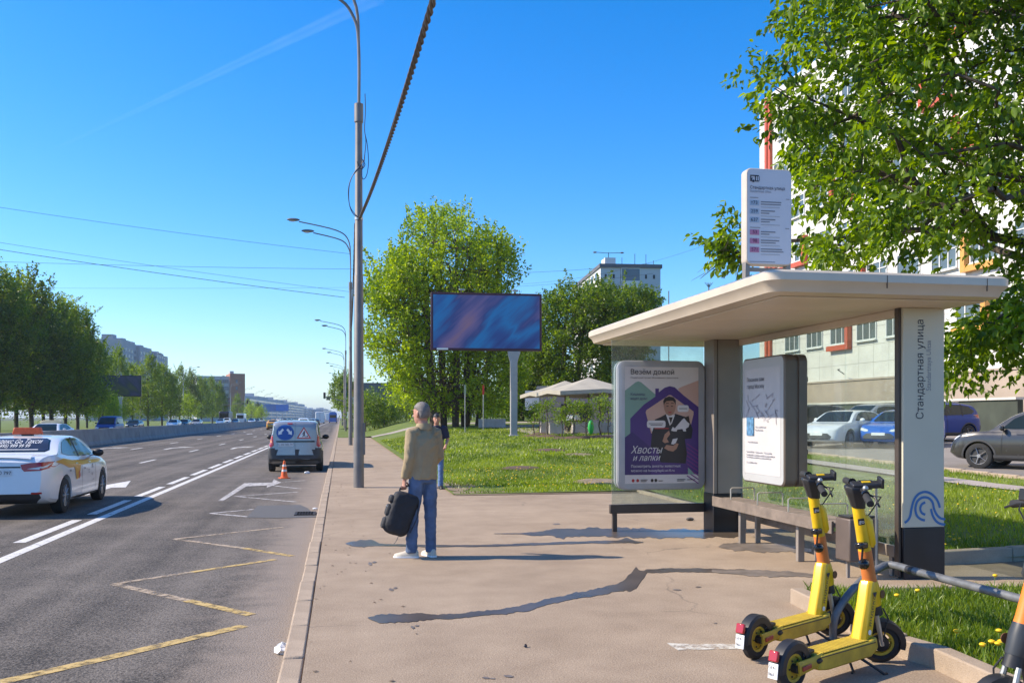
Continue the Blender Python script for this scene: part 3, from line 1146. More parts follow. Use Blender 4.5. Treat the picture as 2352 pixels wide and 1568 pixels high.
pshape('poster_face', [(655, 560), (688, 560), (688, 567), (655, 568)], 'hair', 8)
pshape('poster_face', [(714, 560), (746, 560), (746, 568), (714, 567)], 'hair', 8)
pshape('poster_hand', [(612, 990), (640, 910), (690, 870), (705, 910), (665, 960), (690, 1000), (640, 1010)], 'skin', 6)
pshape('poster_hand', [(632, 1065), (660, 1030), (740, 1040), (780, 1010), (806, 1020), (780, 1075), (740, 1105), (680, 1092)], 'skin', 6)
pshape('poster_cat', [(715, 870), (735, 828), (760, 845), (800, 800), (850, 745), (880, 725), (915, 770), (935, 790), (925, 830), (890, 850), (895, 880), (862, 878), (850, 852), (790, 858), (780, 880), (745, 878)], 'white', 7)
pshape('poster_cat', [(870, 730), (862, 708), (890, 718), (925, 705), (935, 745), (930, 790), (905, 770)], 'hair', 8)
pshape('poster_cat', [(715, 1020), (735, 965), (795, 955), (770, 1010), (745, 1025)], 'white', 7)
pshape('poster_stripe', [(520, 835), (690, 842), (685, 852), (520, 850)], 'red', 7)
for (x0, x1, y0, y1) in ((428, 648, 757, 838), (790, 925, 585, 660)):
    shape('speech_bubble', [((a - 172) / 873 * PW, (1460 - b) / 1300 * PH) for a, b in rrect(x0, x1, y0, y1, 24, 3)], PR, EX, UP, PC['white'], lightbox, 0.014)
pshape('speech_bubble', [(475, 838), (505, 838), (488, 885)], 'white', 9)


def ptext(t, x, y, size, m, bold=0.0, shear=0.0, sx=1.0):
    (a, b), = ps([(x, y)])
    return text('poster_lettering', t, size, (PU0 + a, FY, PV0 + b), EX, UP, m, lightbox, bold=bold, shear=shear, sx=sx, off=.0155)


ptext('Везём домой', 232, 243, .104, PC['suit'], .0015, sx=1.0)
ptext('Социальный проект Московского транспорта', 234, 288, .032, PC['hair'], sx=1.02)
ptext('Кишмиш', 234, 478, .052, PC['violet'], .0006)
ptext('ищет дом!', 234, 526, .052, PC['violet'], .0006)
ptext('Хвосты', 236, 1122, .150, PC['white'], .001, .32, .88)
ptext('и лапки', 256, 1205, .125, PC['white'], .001, .32, .9)
ptext('Посмотреть анкеты животных', 240, 1280, .054, PC['white'], .0003, sx=.95)
ptext('можно на hvostyilapki.wi-fi.ru', 240, 1328, .052, PC['white'], .0006, sx=1.0)
for (x0, x1, y) in ((355, 435, 1415), (355, 425, 1432), (565, 615, 1428), (785, 885, 1415), (785, 870, 1430), (905, 1000, 1418), (450, 620, 788), (470, 610, 806), (808, 905, 620)):
    pshape('poster_lettering', [(x0, y), (x1, y), (x1, y + 7), (x0, y + 7)], 'hair', 11)
for cx, m in ((268, 'red'), (322, 'red'), (536, 'hair'), (492, 'hair')):
    pshape('poster_mark', [(cx + 17 * math.cos(k * .6283), 1426 + 19 * math.sin(k * .6283)) for k in range(10)], m, 3)

# timetable lightbox on the glass wall: face towards the road
IX, IY0, IY1, IZ0, IZ1 = 5.36, 10.42, 11.62, .80, 2.44
ri = [[Vector((xx, y, z)) for y, z in rrect(IY0 + i, IY1 - i, IZ0 + i, IZ1 - i, .09, 6)] for xx, i in ((IX, .012), (IX + .012, 0), (IX + .15, 0), (IX + .16, .02), (IX + .19, .02), (IX + .195, 0), (IX + .30, 0), (IX + .31, .012))]
info = MB().loft(ri).build('timetable_lightbox', mat('lightbox_brown', (0.165, 0.13, 0.105), 0.4, 0.3, var=0.06), sh, True, 0, 30)
IO = (IX, IY1, IZ0)          # u = -Y, w = up, normal = -X
IM = MB().flat(rrect(.02, 1.18, .02, 1.62, .08, 6), Vector(IO) + Vector((-.003, 0, 0)), -EY, UP)
IM.build('face_frame', mat('lightbox_face', (0.44, 0.45, 0.46), 0.3, var=0.03), info, False)
shape('timetable_sheet', [(.09, .12), (1.11, .12), (1.11, 1.50), (.09, 1.50)], IO, -EY, UP, PAPER, info, .006)
text('lettering', 'Покажем вам', .075, Vector(IO) + Vector((0, -.16, 1.33)), -EY, UP, INK, info, off=.009)
text('lettering', 'город Москву', .075, Vector(IO) + Vector((0, -.16, 1.24)), -EY, UP, INK, info, off=.009)
rr_ = random.Random(3)
MAPG = mat('map_grey', (0.33, 0.32, 0.35), 0.6, var=0.3, vs=12)
for k in range(26):
    a = (rr_.uniform(.18, 1.0), rr_.uniform(.80, 1.12))
    b = (min(1.05, max(.15, a[0] + rr_.uniform(-.25, .25))), min(1.16, max(.7, a[1] + rr_.uniform(-.2, .2))))
    ribbon('map_line', [a, b], rr_.uniform(.006, .022), IO, -EY, UP, MAPG, info, .0085 + .0003 * k)
shape('map_inset', [(.17, .62), (.38, .62), (.38, .86), (.17, .86)], IO, -EY, UP, mat('map_blue', (0.08, 0.2, 0.36), 0.6, var=0.4, vs=20), info, .018)
for (x, y, w_) in ((.42, .73, .3), (.42, .69, .22), (.20, .53, .28), (.16, .40, .22), (.42, .40, .2), (.68, .40, .2), (.16, .26, .3), (.16, .36, .8), (.16, .33, .7)):
    shape('lettering', [(x, y), (x + w_, y), (x + w_, y + .014), (x, y + .014)], IO, -EY, UP, MAPG, info, .018)
MB().bx(5.665, 5.695, 10.46, 11.58, 1.2, 1.26).build('bracket', DBROWN, info, False)
MB().bx(5.665, 5.695, 10.46, 11.58, 2.1, 2.16).build('bracket', DBROWN, info, False)

# route sign standing on the roof
SD = 9.2
s0 = at(1714, 612, SD)
SX0, SY, SZ0 = s0.x, s0.y, EYE + (958 - 607) / FPX * SD
SZ1 = EYE + (958 - 385) / FPX * SD
SW = .495
rs = thing_w('route_sign', 'tall white bus route board with blue and pink numbers standing on the shelter roof', 'sign', (SX0 + SW / 2, SY, 3.0))
rr = [[Vector((x, yy, z)) for x, z in rrect(SX0 + i, SX0 + SW - i, SZ0 + i, SZ1 - i, .05, 5)] for yy, i in ((SY, .008), (SY + .01, 0), (SY + .115, 0), (SY + .125, .008))]
sbd = MB().loft(rr).build('board', mat('sign_case', (0.55, 0.47, 0.39), 0.4, 0.1, var=0.05), rs, True, 0, 30)
MB().flat(rrect(.012, SW - .012, .012, SZ1 - SZ0 - .012, .045, 5), (SX0, SY - .002, SZ0), EX, UP).build('face', mat('sign_face', (0.60, 0.59, 0.62), 0.35, var=0.03), sbd, False)
MB().bx(SX0 + .0, SX0 + .05, SY + .02, SY + .10, 2.99, SZ0 + .03).build('post', PILB, rs, True, .004)
MB().bx(SX0 + SW - .05, SX0 + SW, SY + .02, SY + .10, 2.99, SZ0 + .03).build('post', PILB, rs, True, .004)
MB().bx(SX0 + .05, SX0 + SW - .05, SY + .05, SY + .08, SZ0 - .06, SZ0 - .02).build('crossbar', PILB, rs, False)
SH = SZ1 - SZ0


def sg(x, y):        # zoom crop pixels of the sign face -> metres on the board
    return ((x - 195) / 645 * SW, (1400 - y) / 1350 * SH)


def sbar(x0, x1, y, h, m):
    a, b = sg(x0, y + h), sg(x1, y)
    shape('lettering', [(a[0], a[1]), (b[0], a[1]), (b[0], b[1]), (a[0], b[1])], (SX0, SY, SZ0), EX, UP, m, sbd, .005)


def stext(t, x, y, size, m, bold=0.0, sx=1.0):
    a = sg(x, y)
    text('lettering', t, size, (SX0 + a[0], SY, SZ0 + a[1]), EX, UP, m, sbd, bold=bold, sx=sx, off=.008)


PBLUE = mat('route_blue', (0.36, 0.44, 0.54), 0.4, var=0)
PPINK = mat('route_pink', (0.48, 0.19, 0.30), 0.4, var=0)
stext('Стандартная улица', 243, 345, .047, INK, .0005, .86)
stext('Standartnaya Ulitsa', 243, 390, .033, INKGREY, 0, .9)
for k, t in enumerate(('т73', '259', '637')):
    y = 500 + k * 119
    sbar(243, 375, y, 75, PBLUE)
    stext(t, 256, y + 58, .050, INK, .0008)
for k, t in enumerate(('53', '98', '571')):
    y = 910 + k * 122
    sbar(243, 375, y, 75, PPINK)
    stext(t, 280 if k < 2 else 262, y + 58, .050, mat('ink_plum', (0.14, 0.03, 0.09), .5, var=0), .0006)
for k, (y, wa, wb) in enumerate(((512, 290, 285), (637, 200, 120), (757, 205, 125), (930, 205, 120), (1050, 260, 210), (1172, 300, 320))):
    sbar(398, 398 + wa, y, 16, INKGREY)
    sbar(398, 398 + wb, y + 34, 14, INKGREY)
    sbar(398, 398 + 270, y + 78, 8, mat('ink_pale', (0.38, 0.38, 0.40), .6, var=0))
sbar(245, 362, 460, 9, INKGREY)
sbar(245, 390, 878, 9, INKGREY)
sbar(755, 805, 465, 9, INKGREY)
sbar(745, 800, 878, 9, INKGREY)
sbar(238, 600, 1355, 9, INKGREY)
# bus pictogram
for poly in ([(248, 150), (365, 150), (378, 170), (378, 225), (370, 240), (315, 240), (315, 165), (262, 165), (262, 190), (248, 190)], [(330, 240), (315, 240), (315, 232), (330, 232)], [(248, 190), (290, 190), (275, 205), (268, 240), (248, 240)]):
    shape('pictogram', [sg(*p) for p in poly], (SX0, SY, SZ0), EX, UP, INK, sbd, .006)
shape('pictogram', [sg(290 + 19 * math.cos(k * .6283), 234 + 19 * math.sin(k * .6283)) for k in range(10)], (SX0, SY, SZ0), EX, UP, INK, sbd, .0075)
for x in (328, 352):
    shape('pictogram', [sg(x, 228), sg(x + 14, 228), sg(x + 14, 168), sg(x, 168)], (SX0, SY, SZ0), EX, UP, mat('sign_face', (0, 0, 0)), sbd, .0085)

# bench of grey boards along the glass
be = thing_w('bench', 'weathered grey plank bench with thin metal armrests inside the shelter', 'bench', (5.35, 10.4, 0))
for k, (x0, x1) in enumerate(((5.12, 5.24), (5.25, 5.37), (5.38, 5.50))):
    MB().bx(x0, x1, 8.85, 12.0, .50, .545).build('seat_board', WOODG, be, True, .006)
MB().bx(5.085, 5.115, 8.85, 12.0, .43, .565).build('front_board', WOODG, be, True, .005)
MB().bx(5.52, 5.55, 8.85, 11.9, .24, .36).build('lower_board', WOODG, be, True, .005)
for yy in (9.75, 11.3):
    MB().bx(5.17, 5.25, yy - .03, yy + .03, 0, .498).build('leg', PILB, be, True, .005)
    MB().bx(5.40, 5.46, yy - .03, yy + .03, 0, .498).build('leg', PILB, be, True, .005)
for yy in (9.2, 9.9, 10.7, 11.5):
    m = MB()
    m.tube([(5.14, yy, .546), (5.14, yy, .70), (5.16, yy, .715), (5.46, yy, .715), (5.48, yy, .70), (5.48, yy, .546)], .009, 6)
    m.build('armrest', mat('armrest_metal', (0.5, 0.46, 0.38), 0.4, 0.5, var=0.1), be)
# litter bin
bn = thing_w('litter_bin', 'brown metal litter bin on a thin post beside the bench', 'litter bin', (4.95, 8.85, 0))
bc = gz(1968, 1325, 0)
bn.location = bc
MB().box((bc.x, bc.y, .40), (.34, .26, .44), .05).build('bucket', mat('bin_brown', (0.13, 0.10, 0.085), 0.5, 0.3, var=0.12), bn, True, .015)
MB().box((bc.x, bc.y, .635), (.30, .22, .02), .05).build('liner_rim', BLACK, bn, True, .004)
MB().tube([(bc.x + .12, bc.y - .16, 0), (bc.x + .12, bc.y - .16, .96), (bc.x + .10, bc.y - .16, 1.0), (bc.x + .02, bc.y - .16, 1.01)], .013, 8).build('post', STEEL, bn)
MB().box((bc.x - .01, bc.y - .16, .97), (.16, .03, .10)).build('cap', BLACK, bn, True, .01)
for dx in (-.1, .1):
    MB().bx(bc.x + dx - .015, bc.x + dx + .015, bc.y - .015, bc.y + .015, 0, .19).build('leg', PILB, bn)
# small litter under the screen
lp = gz(1585, 1195, 0)
tag(MB().sphere((lp.x, lp.y, .025), (.07, .05, .03), 8, 5).build('crushed_pack', mat('crushed_foil', (0.09, 0.075, 0.06), .4, var=.5, vs=40, bump=1, bs=60), None), 'crumpled dark packet on the ground under the poster screen', 'litter')
# ================================================================ SCOOTERS AND RACK
Y_PAINT = mat('scooter_yellow', (0.72, 0.455, 0.005), 0.38, var=0.13, vs=9, coat=0.3)
Y_DUST = mat('scooter_yellow_dusty', (0.52, 0.36, 0.03), 0.6, var=0.22, vs=9, bump=0.1)
O_PAINT = mat('scooter_orange', (0.56, 0.165, 0.035), 0.5, var=0.08, vs=8)
O_BRIGHT = mat('scooter_orange_bright', (0.78, 0.20, 0.02), 0.4, var=0.05)
D_PAINT = mat('scooter_graphite', (0.035, 0.038, 0.042), 0.4, var=0.1)


def wheel_mb(c, R, w, n=28):
    t = MB()
    t.lathe([(R - .048, -w / 2 + .006), (R - .028, -w / 2), (R - .010, -w / 2 + .008), (R, -w / 4), (R, w / 4), (R - .010, w / 2 - .008), (R - .028, w / 2), (R - .048, w / 2 - .006)], c, EY, n, True)
    return t


def rim_mb(c, R, w, spokes=5, disc=False):
    r = MB()
    Ri = R - .045
    r.lathe([(Ri, -w / 2 + .004), (Ri + .004, -w / 2), (Ri - .018, -w / 2 + .006), (Ri - .022, 0), (Ri - .018, w / 2 - .006), (Ri + .004, w / 2), (Ri, w / 2 - .004)], c, EY, 28, True)
    if disc:
        r.lathe([(.02, -w / 2 + .012), (Ri - .01, -w / 2 + .018), (Ri - .01, w / 2 - .018), (.02, w / 2 - .012)], c, EY, 24)
    else:
        for k in range(spokes):
            a = 2 * math.pi * k / spokes + .3
            d = Vector((math.cos(a), 0, math.sin(a)))
            r.tube([Vector(c) + d * .03, Vector(c) + d * (Ri - .008)], [(.012, .016), (.008, .012)], 6)
    return r


def make_scooter(label, main, deckm, mid, neckm, plate_txt, group=None, letters=True, steer=0.0):
    """x forward, origin on the ground under the rear wheel"""
    s = thing('electric_scooter', label, 'scooter', (0, 0, 0), 0, group)
    R, WB = .128, .93
    rw = wheel_mb((0, 0, R), R, .062).build('rear_wheel', RUBBER, s)
    rim_mb((0, 0, R), R, .05, disc=True).build('rim', deckm, rw)
    MB().cyl((0, -.052, R), (0, .052, R), .026, n=14).build('hub', BLACK, rw)
    for k in range(6):
        a = k * math.pi / 3
        MB().cyl((.05 * math.cos(a), -.027, R + .05 * math.sin(a)), (.05 * math.cos(a), -.022, R + .05 * math.sin(a)), .006, n=6).build('bolt', BLACK, rw)
    fw = wheel_mb((WB, 0, R), R, .062).build('front_wheel', RUBBER, s)
    rim_mb((WB, 0, R), R, .046, 5).build('rim', deckm, fw)
    MB().lathe([(.02, -.045), (.045, -.04), (.05, -.015), (.05, .015), (.045, .04), (.02, .045)], (WB, 0, R), EY, 18).build('hub_motor', BLACK, fw)
    # rear mudguard
    arc = [(0 + .150 * math.cos(a), R + .150 * math.sin(a)) for a in [math.radians(x) for x in range(18, 200, 14)]]
    mg = MB()
    rings = []
    for x, z in arc:
        d = Vector((x, 0, z - R)).normalized()
        c = Vector((x, 0, z))
        rings.append([c + Vector((0, .040, 0)) - d * .05, c + Vector((0, .042, 0)) - d * .012, c + Vector((0, .03, 0)) + d * .004, c - Vector((0, .03, 0)) + d * .004, c - Vector((0, .042, 0)) - d * .012, c - Vector((0, .040, 0)) - d * .05])
    mg.loft(rings)
    mud = mg.build('rear_mudguard', BLACK, s)
    MB().box((-.158, 0, .215), (.022, .058, .06), rot=Matrix.Rotation(.25, 3, 'Y')).build('tail_light', REDLENS, mud, True, .006)
    pl = MB().box((-.166, 0, .135), (.006, .062, .085), rot=Matrix.Rotation(.12, 3, 'Y')).build('number_plate', WHITE, mud, True, .002)
    text('lettering', plate_txt[0], .026, (-.172, .024, .148), -EY, UP, INK, pl, off=.002)
    text('lettering', plate_txt[1], .026, (-.176, .024, .112), -EY, UP, INK, pl, off=.002)
    # rear fork arms
    for sy in (-1, 1):
        a = MB()
        a.tube([(-.01, sy * .052, R), (.10, sy * .056, R + .012), (.20, sy * .065, .155)], [(.014, .042), (.014, .036), (.014, .04)], 10)
        arm = a.build('rear_fork', deckm, s)
        MB().box((.05, sy * .070, R + .005), (.085, .008, .028), rot=Matrix.Rotation(-.1, 3, 'Y')).build('reflector', mat('red_reflector', (0.30, 0.03, 0.02), .3, var=.1), arm, True, .004)
        MB().sphere((.17, sy * .072, .152), (.035, .012, .018), 10, 6).build('cap', BLACK, arm)
    MB().box((.12, 0, .195), (.11, .075, .02), rot=Matrix.Rotation(-.12, 3, 'Y')).build('brake_step', BLACK, s, True, .006)
    # deck
    dk = MB()
    poly = [(.15, .10), (.17, .18), (.70, .182), (.76, .20), (.78, .13), (.70, .088), (.25, .085)]
    dk.prism(poly, (0, .082, 0), EX, UP, .164)
    deck = dk.build('deck', deckm, s, True, .012)
    MB().bx(.20, .69, -.068, .068, .1825, .188).build('deck_mat', mat('deck_mat_' + main.name, tuple(c * .8 for c in deckm.diffuse_color[:3]), .8, var=.15, vs=20, bump=.5, bs=300), deck, True, .003)
    for k in range(15):
        MB().bx(.215 + k * .031, .223 + k * .031, -.062, .062, .188, .1895).build('tread_rib', deckm, deck, False)
    MB().bx(.16, .74, -.0845, -.082, .168, .173).build('deck_seam', BLACK, deck, False)
    # neck from the deck up to the steering head
    nk = MB()
    rings = []
    for x, z, a, b in ((.715, .14, .062, .048), (.725, .20, .060, .048), (.775, .38, .054, .047), (.80, .49, .052, .047), (.808, .52, .044, .042)):
        rings.append([Vector((x + u * a, v * b, z - u * a * .2)) for u, v in ((-1, -.55), (-.55, -1), (.55, -1), (1, -.55), (1, .55), (.55, 1), (-.55, 1), (-1, .55))])
    nk.loft(rings)
    neck = nk.build('neck', neckm, s, True, .006)
    if letters:
        ud = Vector((.10, 0, .36)).normalized()
        text('lettering', 'яндекс', .044, (.742, -.0525, .255), ud, Vector((-ud.z, 0, ud.x)), INK, neck, off=.0005, sx=1.3)
        MB().cyl((.728, -.051, .225), (.728, -.053, .225), .016, n=12).build('badge', WHITE, neck)
        MB().prism([(0, 0), (.018, .02), (.018, .03), (-.018, .03), (-.018, .02)], (.785, -.0515, .43), EX, UP, .002).build('badge', INK, neck)
    # steering axis from the fork to the head
    A, B = Vector((WB - .005, 0, R)), Vector((.665, 0, 1.05))
    ax = (B - A).normalized()

    def on(z):
        return A + ax * ((z - A.z) / ax.z)
    hd = MB().tube([on(.37), on(.46), on(.52)], [(.048, .048), (.056, .053), (.046, .046)], 14).build('steering_head', main, s)
    MB().cyl(on(.44) + Vector((.03, -.052, 0)), on(.44) + Vector((.03, -.058, 0)), .026, n=14).build('round_badge', mat('badge_brown', (.12, .05, .02), .5, var=.1), hd)
    MB().tube([on(.37), on(.31)], [.045, .05], 12).build('boot', BLACK, s)
    fk = MB()
    for sy in (-1, 1):
        fk.tube([on(.32) + Vector((0, sy * .045, 0)), on(.24) + Vector((0, sy * .05, 0)), Vector((WB, sy * .05, R))], [.014, .016, .012], 8)
    fk.build('fork', STEEL, s)
    m2 = MB()
    rings = []
    for x in range(-10, 150, 14):
        a = math.radians(x)
        d = Vector((math.cos(a), 0, math.sin(a)))
        c = Vector((WB, 0, R)) + d * .148
        rings.append([c + Vector((0, .038, 0)) - d * .035, c + Vector((0, .036, 0)), c + d * .004, c - Vector((0, .036, 0)), c - Vector((0, .038, 0)) - d * .035])
    m2.loft(rings)
    m2.build('front_mudguard', BLACK, s)
    tm = MB().tube([on(.515), on(.55), on(.715)], [(.045, .045), (.042, .042), (.040, .040)], 16).build('stem_sleeve', mid, s)
    ts = MB().tube([on(.715), on(.76), on(.985)], [(.039, .039), (.037, .037), (.036, .036)], 16).build('stem', main, s)
    MB().tube([on(.74) + Vector((.038, 0, 0)), on(.76) + Vector((.048, 0, 0)), on(.90) + Vector((.048, 0, 0)), on(.93) + Vector((.034, 0, 0))], [(.014, .02), (.024, .026), (.024, .026), (.012, .016)], 10).build('battery_cover', main, ts)
    MB().box(on(.90) + Vector((-.003, -.0370, 0)), (.038, .003, .04), rot=Matrix.Rotation(-.24, 3, 'Y')).build('badge', BLACK, ts, True, .001)
    ud = -ax
    text('lettering', 'go', .032, on(.90) + Vector((-.016, -.0390, -.008)), EX, UP, WHITE, ts, off=.0005)
    # bundle of black lock and cable on the stem
    lk = MB()
    lk.tube([on(.70) + Vector((-.04, -.03, .06)), on(.70) + Vector((-.085, -.035, .04)), on(.70) + Vector((-.09, -.03, -.04)), on(.66) + Vector((-.055, -.03, -.02))], .007, 7)
    lo = lk.build('lock_cable', BLACKG, s)
    MB().box(on(.745) + Vector((-.062, -.02, .005)), (.08, .05, .04)).build('lock_body', BLACKG, lo, True, .01)
    MB().sphere(on(.64) + Vector((-.065, -.02, -.005)), (.042, .032, .034), 10, 7).build('lock_body', BLACKG, lo)
    # handlebar head
    hh = MB()
    rings = []
    for z, a, b in ((.98, .040, .040), (1.01, .044, .044), (1.06, .055, .050), (1.095, .062, .052), (1.11, .054, .047)):
        c = on(z)
        rings.append([c + Vector((u * a, v * b, 0)) for u, v in ((-1, -.5), (-.5, -1), (.5, -1), (1, -.5), (1, .5), (.5, 1), (-.5, 1), (-1, .5))])
    hh.loft(rings)
    head = hh.build('handlebar_head', BLACK, s, True, .004)
    c = on(1.10)
    MB().box(c + Vector((.06, 0, .022)), (.17, .085, .03), rot=Matrix.Rotation(-.12, 3, 'Y')).build('phone_holder', BLACK, head, True, .008)
    MB().box(c + Vector((.06, 0, .040)), (.05, .03, .004), rot=Matrix.Rotation(-.12, 3, 'Y')).build('sticker', Y_PAINT, head)
    MB().box(c + Vector((.145, 0, .045)), (.02, .09, .06), rot=Matrix.Rotation(-.12, 3, 'Y')).build('holder_clip', BLACK, head, True, .006)
    hb = MB().tube([c + Vector((.02, -.25, -.02)), c + Vector((.03, -.10, 0)), c + Vector((.03, .10, 0)), c + Vector((.02, .25, -.02))], .014, 10).build('handlebar', BLACK, s)
    for sy in (-1, 1):
        g = MB().tube([c + Vector((.022, sy * .155, -.008)), c + Vector((.018, sy * .265, -.024))], [.020, .021], 14).build('grip', RUBBER, hb)
        MB().tube([c + Vector((.04, sy * .12, -.004)), c + Vector((.075, sy * .16, -.012)), c + Vector((.075, sy * .25, -.04))], [.007, .007, .006], 7).build('brake_lever', BLACK, hb)
        MB().cyl(c + Vector((.022, sy * .135, .0)), c + Vector((.022, sy * .150, -.003)), .024, n=12).build('clamp', BLACKG, hb)
    MB().sphere(c + Vector((.03, -.10, .025)), .018, 10, 6).build('bell', STEEL, hb)
    # brake cables
    cb = MB()
    cb.tube([c + Vector((.075, -.13, -.01)), c + Vector((.14, -.06, -.03)), on(.94) + Vector((.06, 0, 0)), on(.92) + Vector((.035, 0, 0))], .004, 6)
    cb.build('brake_cable', BLACK, s)
    cb = MB()
    cb.tube([on(.36) + Vector((.05, -.02, 0)), on(.30) + Vector((.07, -.035, 0)), on(.24) + Vector((.04, -.05, 0)), Vector((WB, -.06, R + .03))], .005, 6)
    cb.build('brake_cable', BLACK, s)
    # the front wheel and handlebar are turned to the right
    turn = {'front_wheel', 'fork', 'boot', 'front_mudguard', 'stem_sleeve', 'stem', 'handlebar_head', 'handlebar', 'brake_cable'}
    Mt = Matrix.Translation(A) @ Matrix.Rotation(steer, 4, ax) @ Matrix.Translation(-A)
    for c_ in s.children:
        if c_.name.split('.')[0] in turn:
            c_.data.transform(Mt)
            for g_ in c_.children:
                g_.data.transform(Mt)
    ks = MB()
    ks.tube([(.62, -.05, .09), (.665, -.13, .035), (.69, -.165, .006), (.72, -.165, .005)], .009, 7)
    ks.build('kickstand', BLACK, s)
    ks = MB()
    ks.tube([(.62, .05, .09), (.60, .0, .05), (.585, -.03, .006), (.56, -.035, .005)], .008, 7)
    ks.build('kickstand', BLACK, s)
    return s


def place_scooter(s, rear, front, sc=1.0):
    d = Vector((front.x - rear.x, front.y - rear.y))
    s.location = (rear.x, rear.y, 0.0)
    s.rotation_euler = (0, 0, math.atan2(d.y, d.x))
    s.scale = (sc, sc, sc)


SC = 1.09
sc1 = make_scooter('yellow electric scooter with orange stem sleeve, its front wheel against the kerb stones', Y_PAINT, Y_DUST, O_PAINT, Y_PAINT, ('074', '863'), 'yellow scooters parked at the rack', True, -.78)
place_scooter(sc1, gz(1817, 1584), gz(2040, 1514), SC)
sc2 = copy_tree(sc1, label='yellow electric scooter with orange stem sleeve, its front wheel behind the bent rack tube', group='yellow scooters parked at the rack')
place_scooter(sc2, gz(1735, 1512), gz(1968, 1442), SC)
sc3 = make_scooter('graphite electric scooter with bright orange stem sleeve on the far side of the rack', D_PAINT, D_PAINT, O_BRIGHT, D_PAINT, ('19', '40'), None, False)
f3, r3 = gz(2300, 1680), gz(2760, 1655)
d3 = Vector((f3.x - r3.x, f3.y - r3.y)).normalized()
sc3.location = (f3.x - d3.x * .93 * SC, f3.y - d3.y * .93 * SC, 0)
sc3.rotation_euler = (0, 0, math.atan2(d3.y, d3.x))
sc3.scale = (SC, SC, SC)

# bent tube rack
rk = thing_w('bicycle_rack', 'bent grey steel tube rack with a strip of dark tape', 'bicycle rack', gz(1918, 1466))
RK = mat('rack_grey', (0.16, 0.165, 0.17), 0.5, 0.35, var=0.2, vs=12)
b0 = gz(1914, 1468)
top, end = gz(2045, 1296, .52), gz(2352, 1377, .52)
dirn = (end - top).normalized()
hb = Vector((top.x - b0.x, top.y - b0.y, 0))
pts = [b0, b0 + UP * .10, b0 + UP * .20 + hb * .06, b0 + UP * .32 + hb * .25, b0 + UP * .43 + hb * .52, b0 + UP * .495 + hb * .78, top, top + dirn * .3]
P3 = []
for i in range(len(pts) - 1):
    p0, p1, p2, p3 = pts[max(i - 1, 0)], pts[i], pts[i + 1], pts[min(i + 2, len(pts) - 1)]
    for k in range(4):
        t = k / 4
        P3.append(.5 * ((2 * p1) + (p2 - p0) * t + (2 * p0 - 5 * p1 + 4 * p2 - p3) * t * t + (3 * p1 - p0 - 3 * p2 + p3) * t ** 3))
far = top + dirn * 2.6
P3 += [pts[-1], far, far + dirn * .12 - UP * .06, far + dirn * .16 - UP * .2, Vector((far.x + dirn.x * .16, far.y + dirn.y * .16, 0))]
MB().tube(P3, .029, 14).build('tube', RK, rk)
MB().tube([top + dirn * .22, top + dirn * .30], .0305, 14).build('tape_band', BLACK, rk)
MB().cyl((b0.x, b0.y, 0), (b0.x, b0.y, .008), .06, n=16).build('base_plate', RK, rk)
# ================================================================ VEHICLES
def curve(keys, t):
    """smooth monotone interpolation of (t, value) keys"""
    ks = np.array(keys, dtype=float)
    x, y = ks[:, 0], ks[:, 1]
    d = np.diff(y) / np.diff(x)
    m = np.zeros(len(x))
    m[0], m[-1] = d[0], d[-1]
    for i in range(1, len(x) - 1):
        m[i] = 0 if d[i - 1] * d[i] <= 0 else 2 * d[i - 1] * d[i] / (d[i - 1] + d[i])
    i = int(min(max(np.searchsorted(x, t) - 1, 0), len(x) - 2))
    h = x[i + 1] - x[i]
    s = min(1, max(0, (t - x[i]) / h))
    return float((2 * s ** 3 - 3 * s ** 2 + 1) * y[i] + (s ** 3 - 2 * s ** 2 + s) * h * m[i] + (-2 * s ** 3 + 3 * s ** 2) * y[i + 1] + (s ** 3 - s ** 2) * h * m[i + 1])


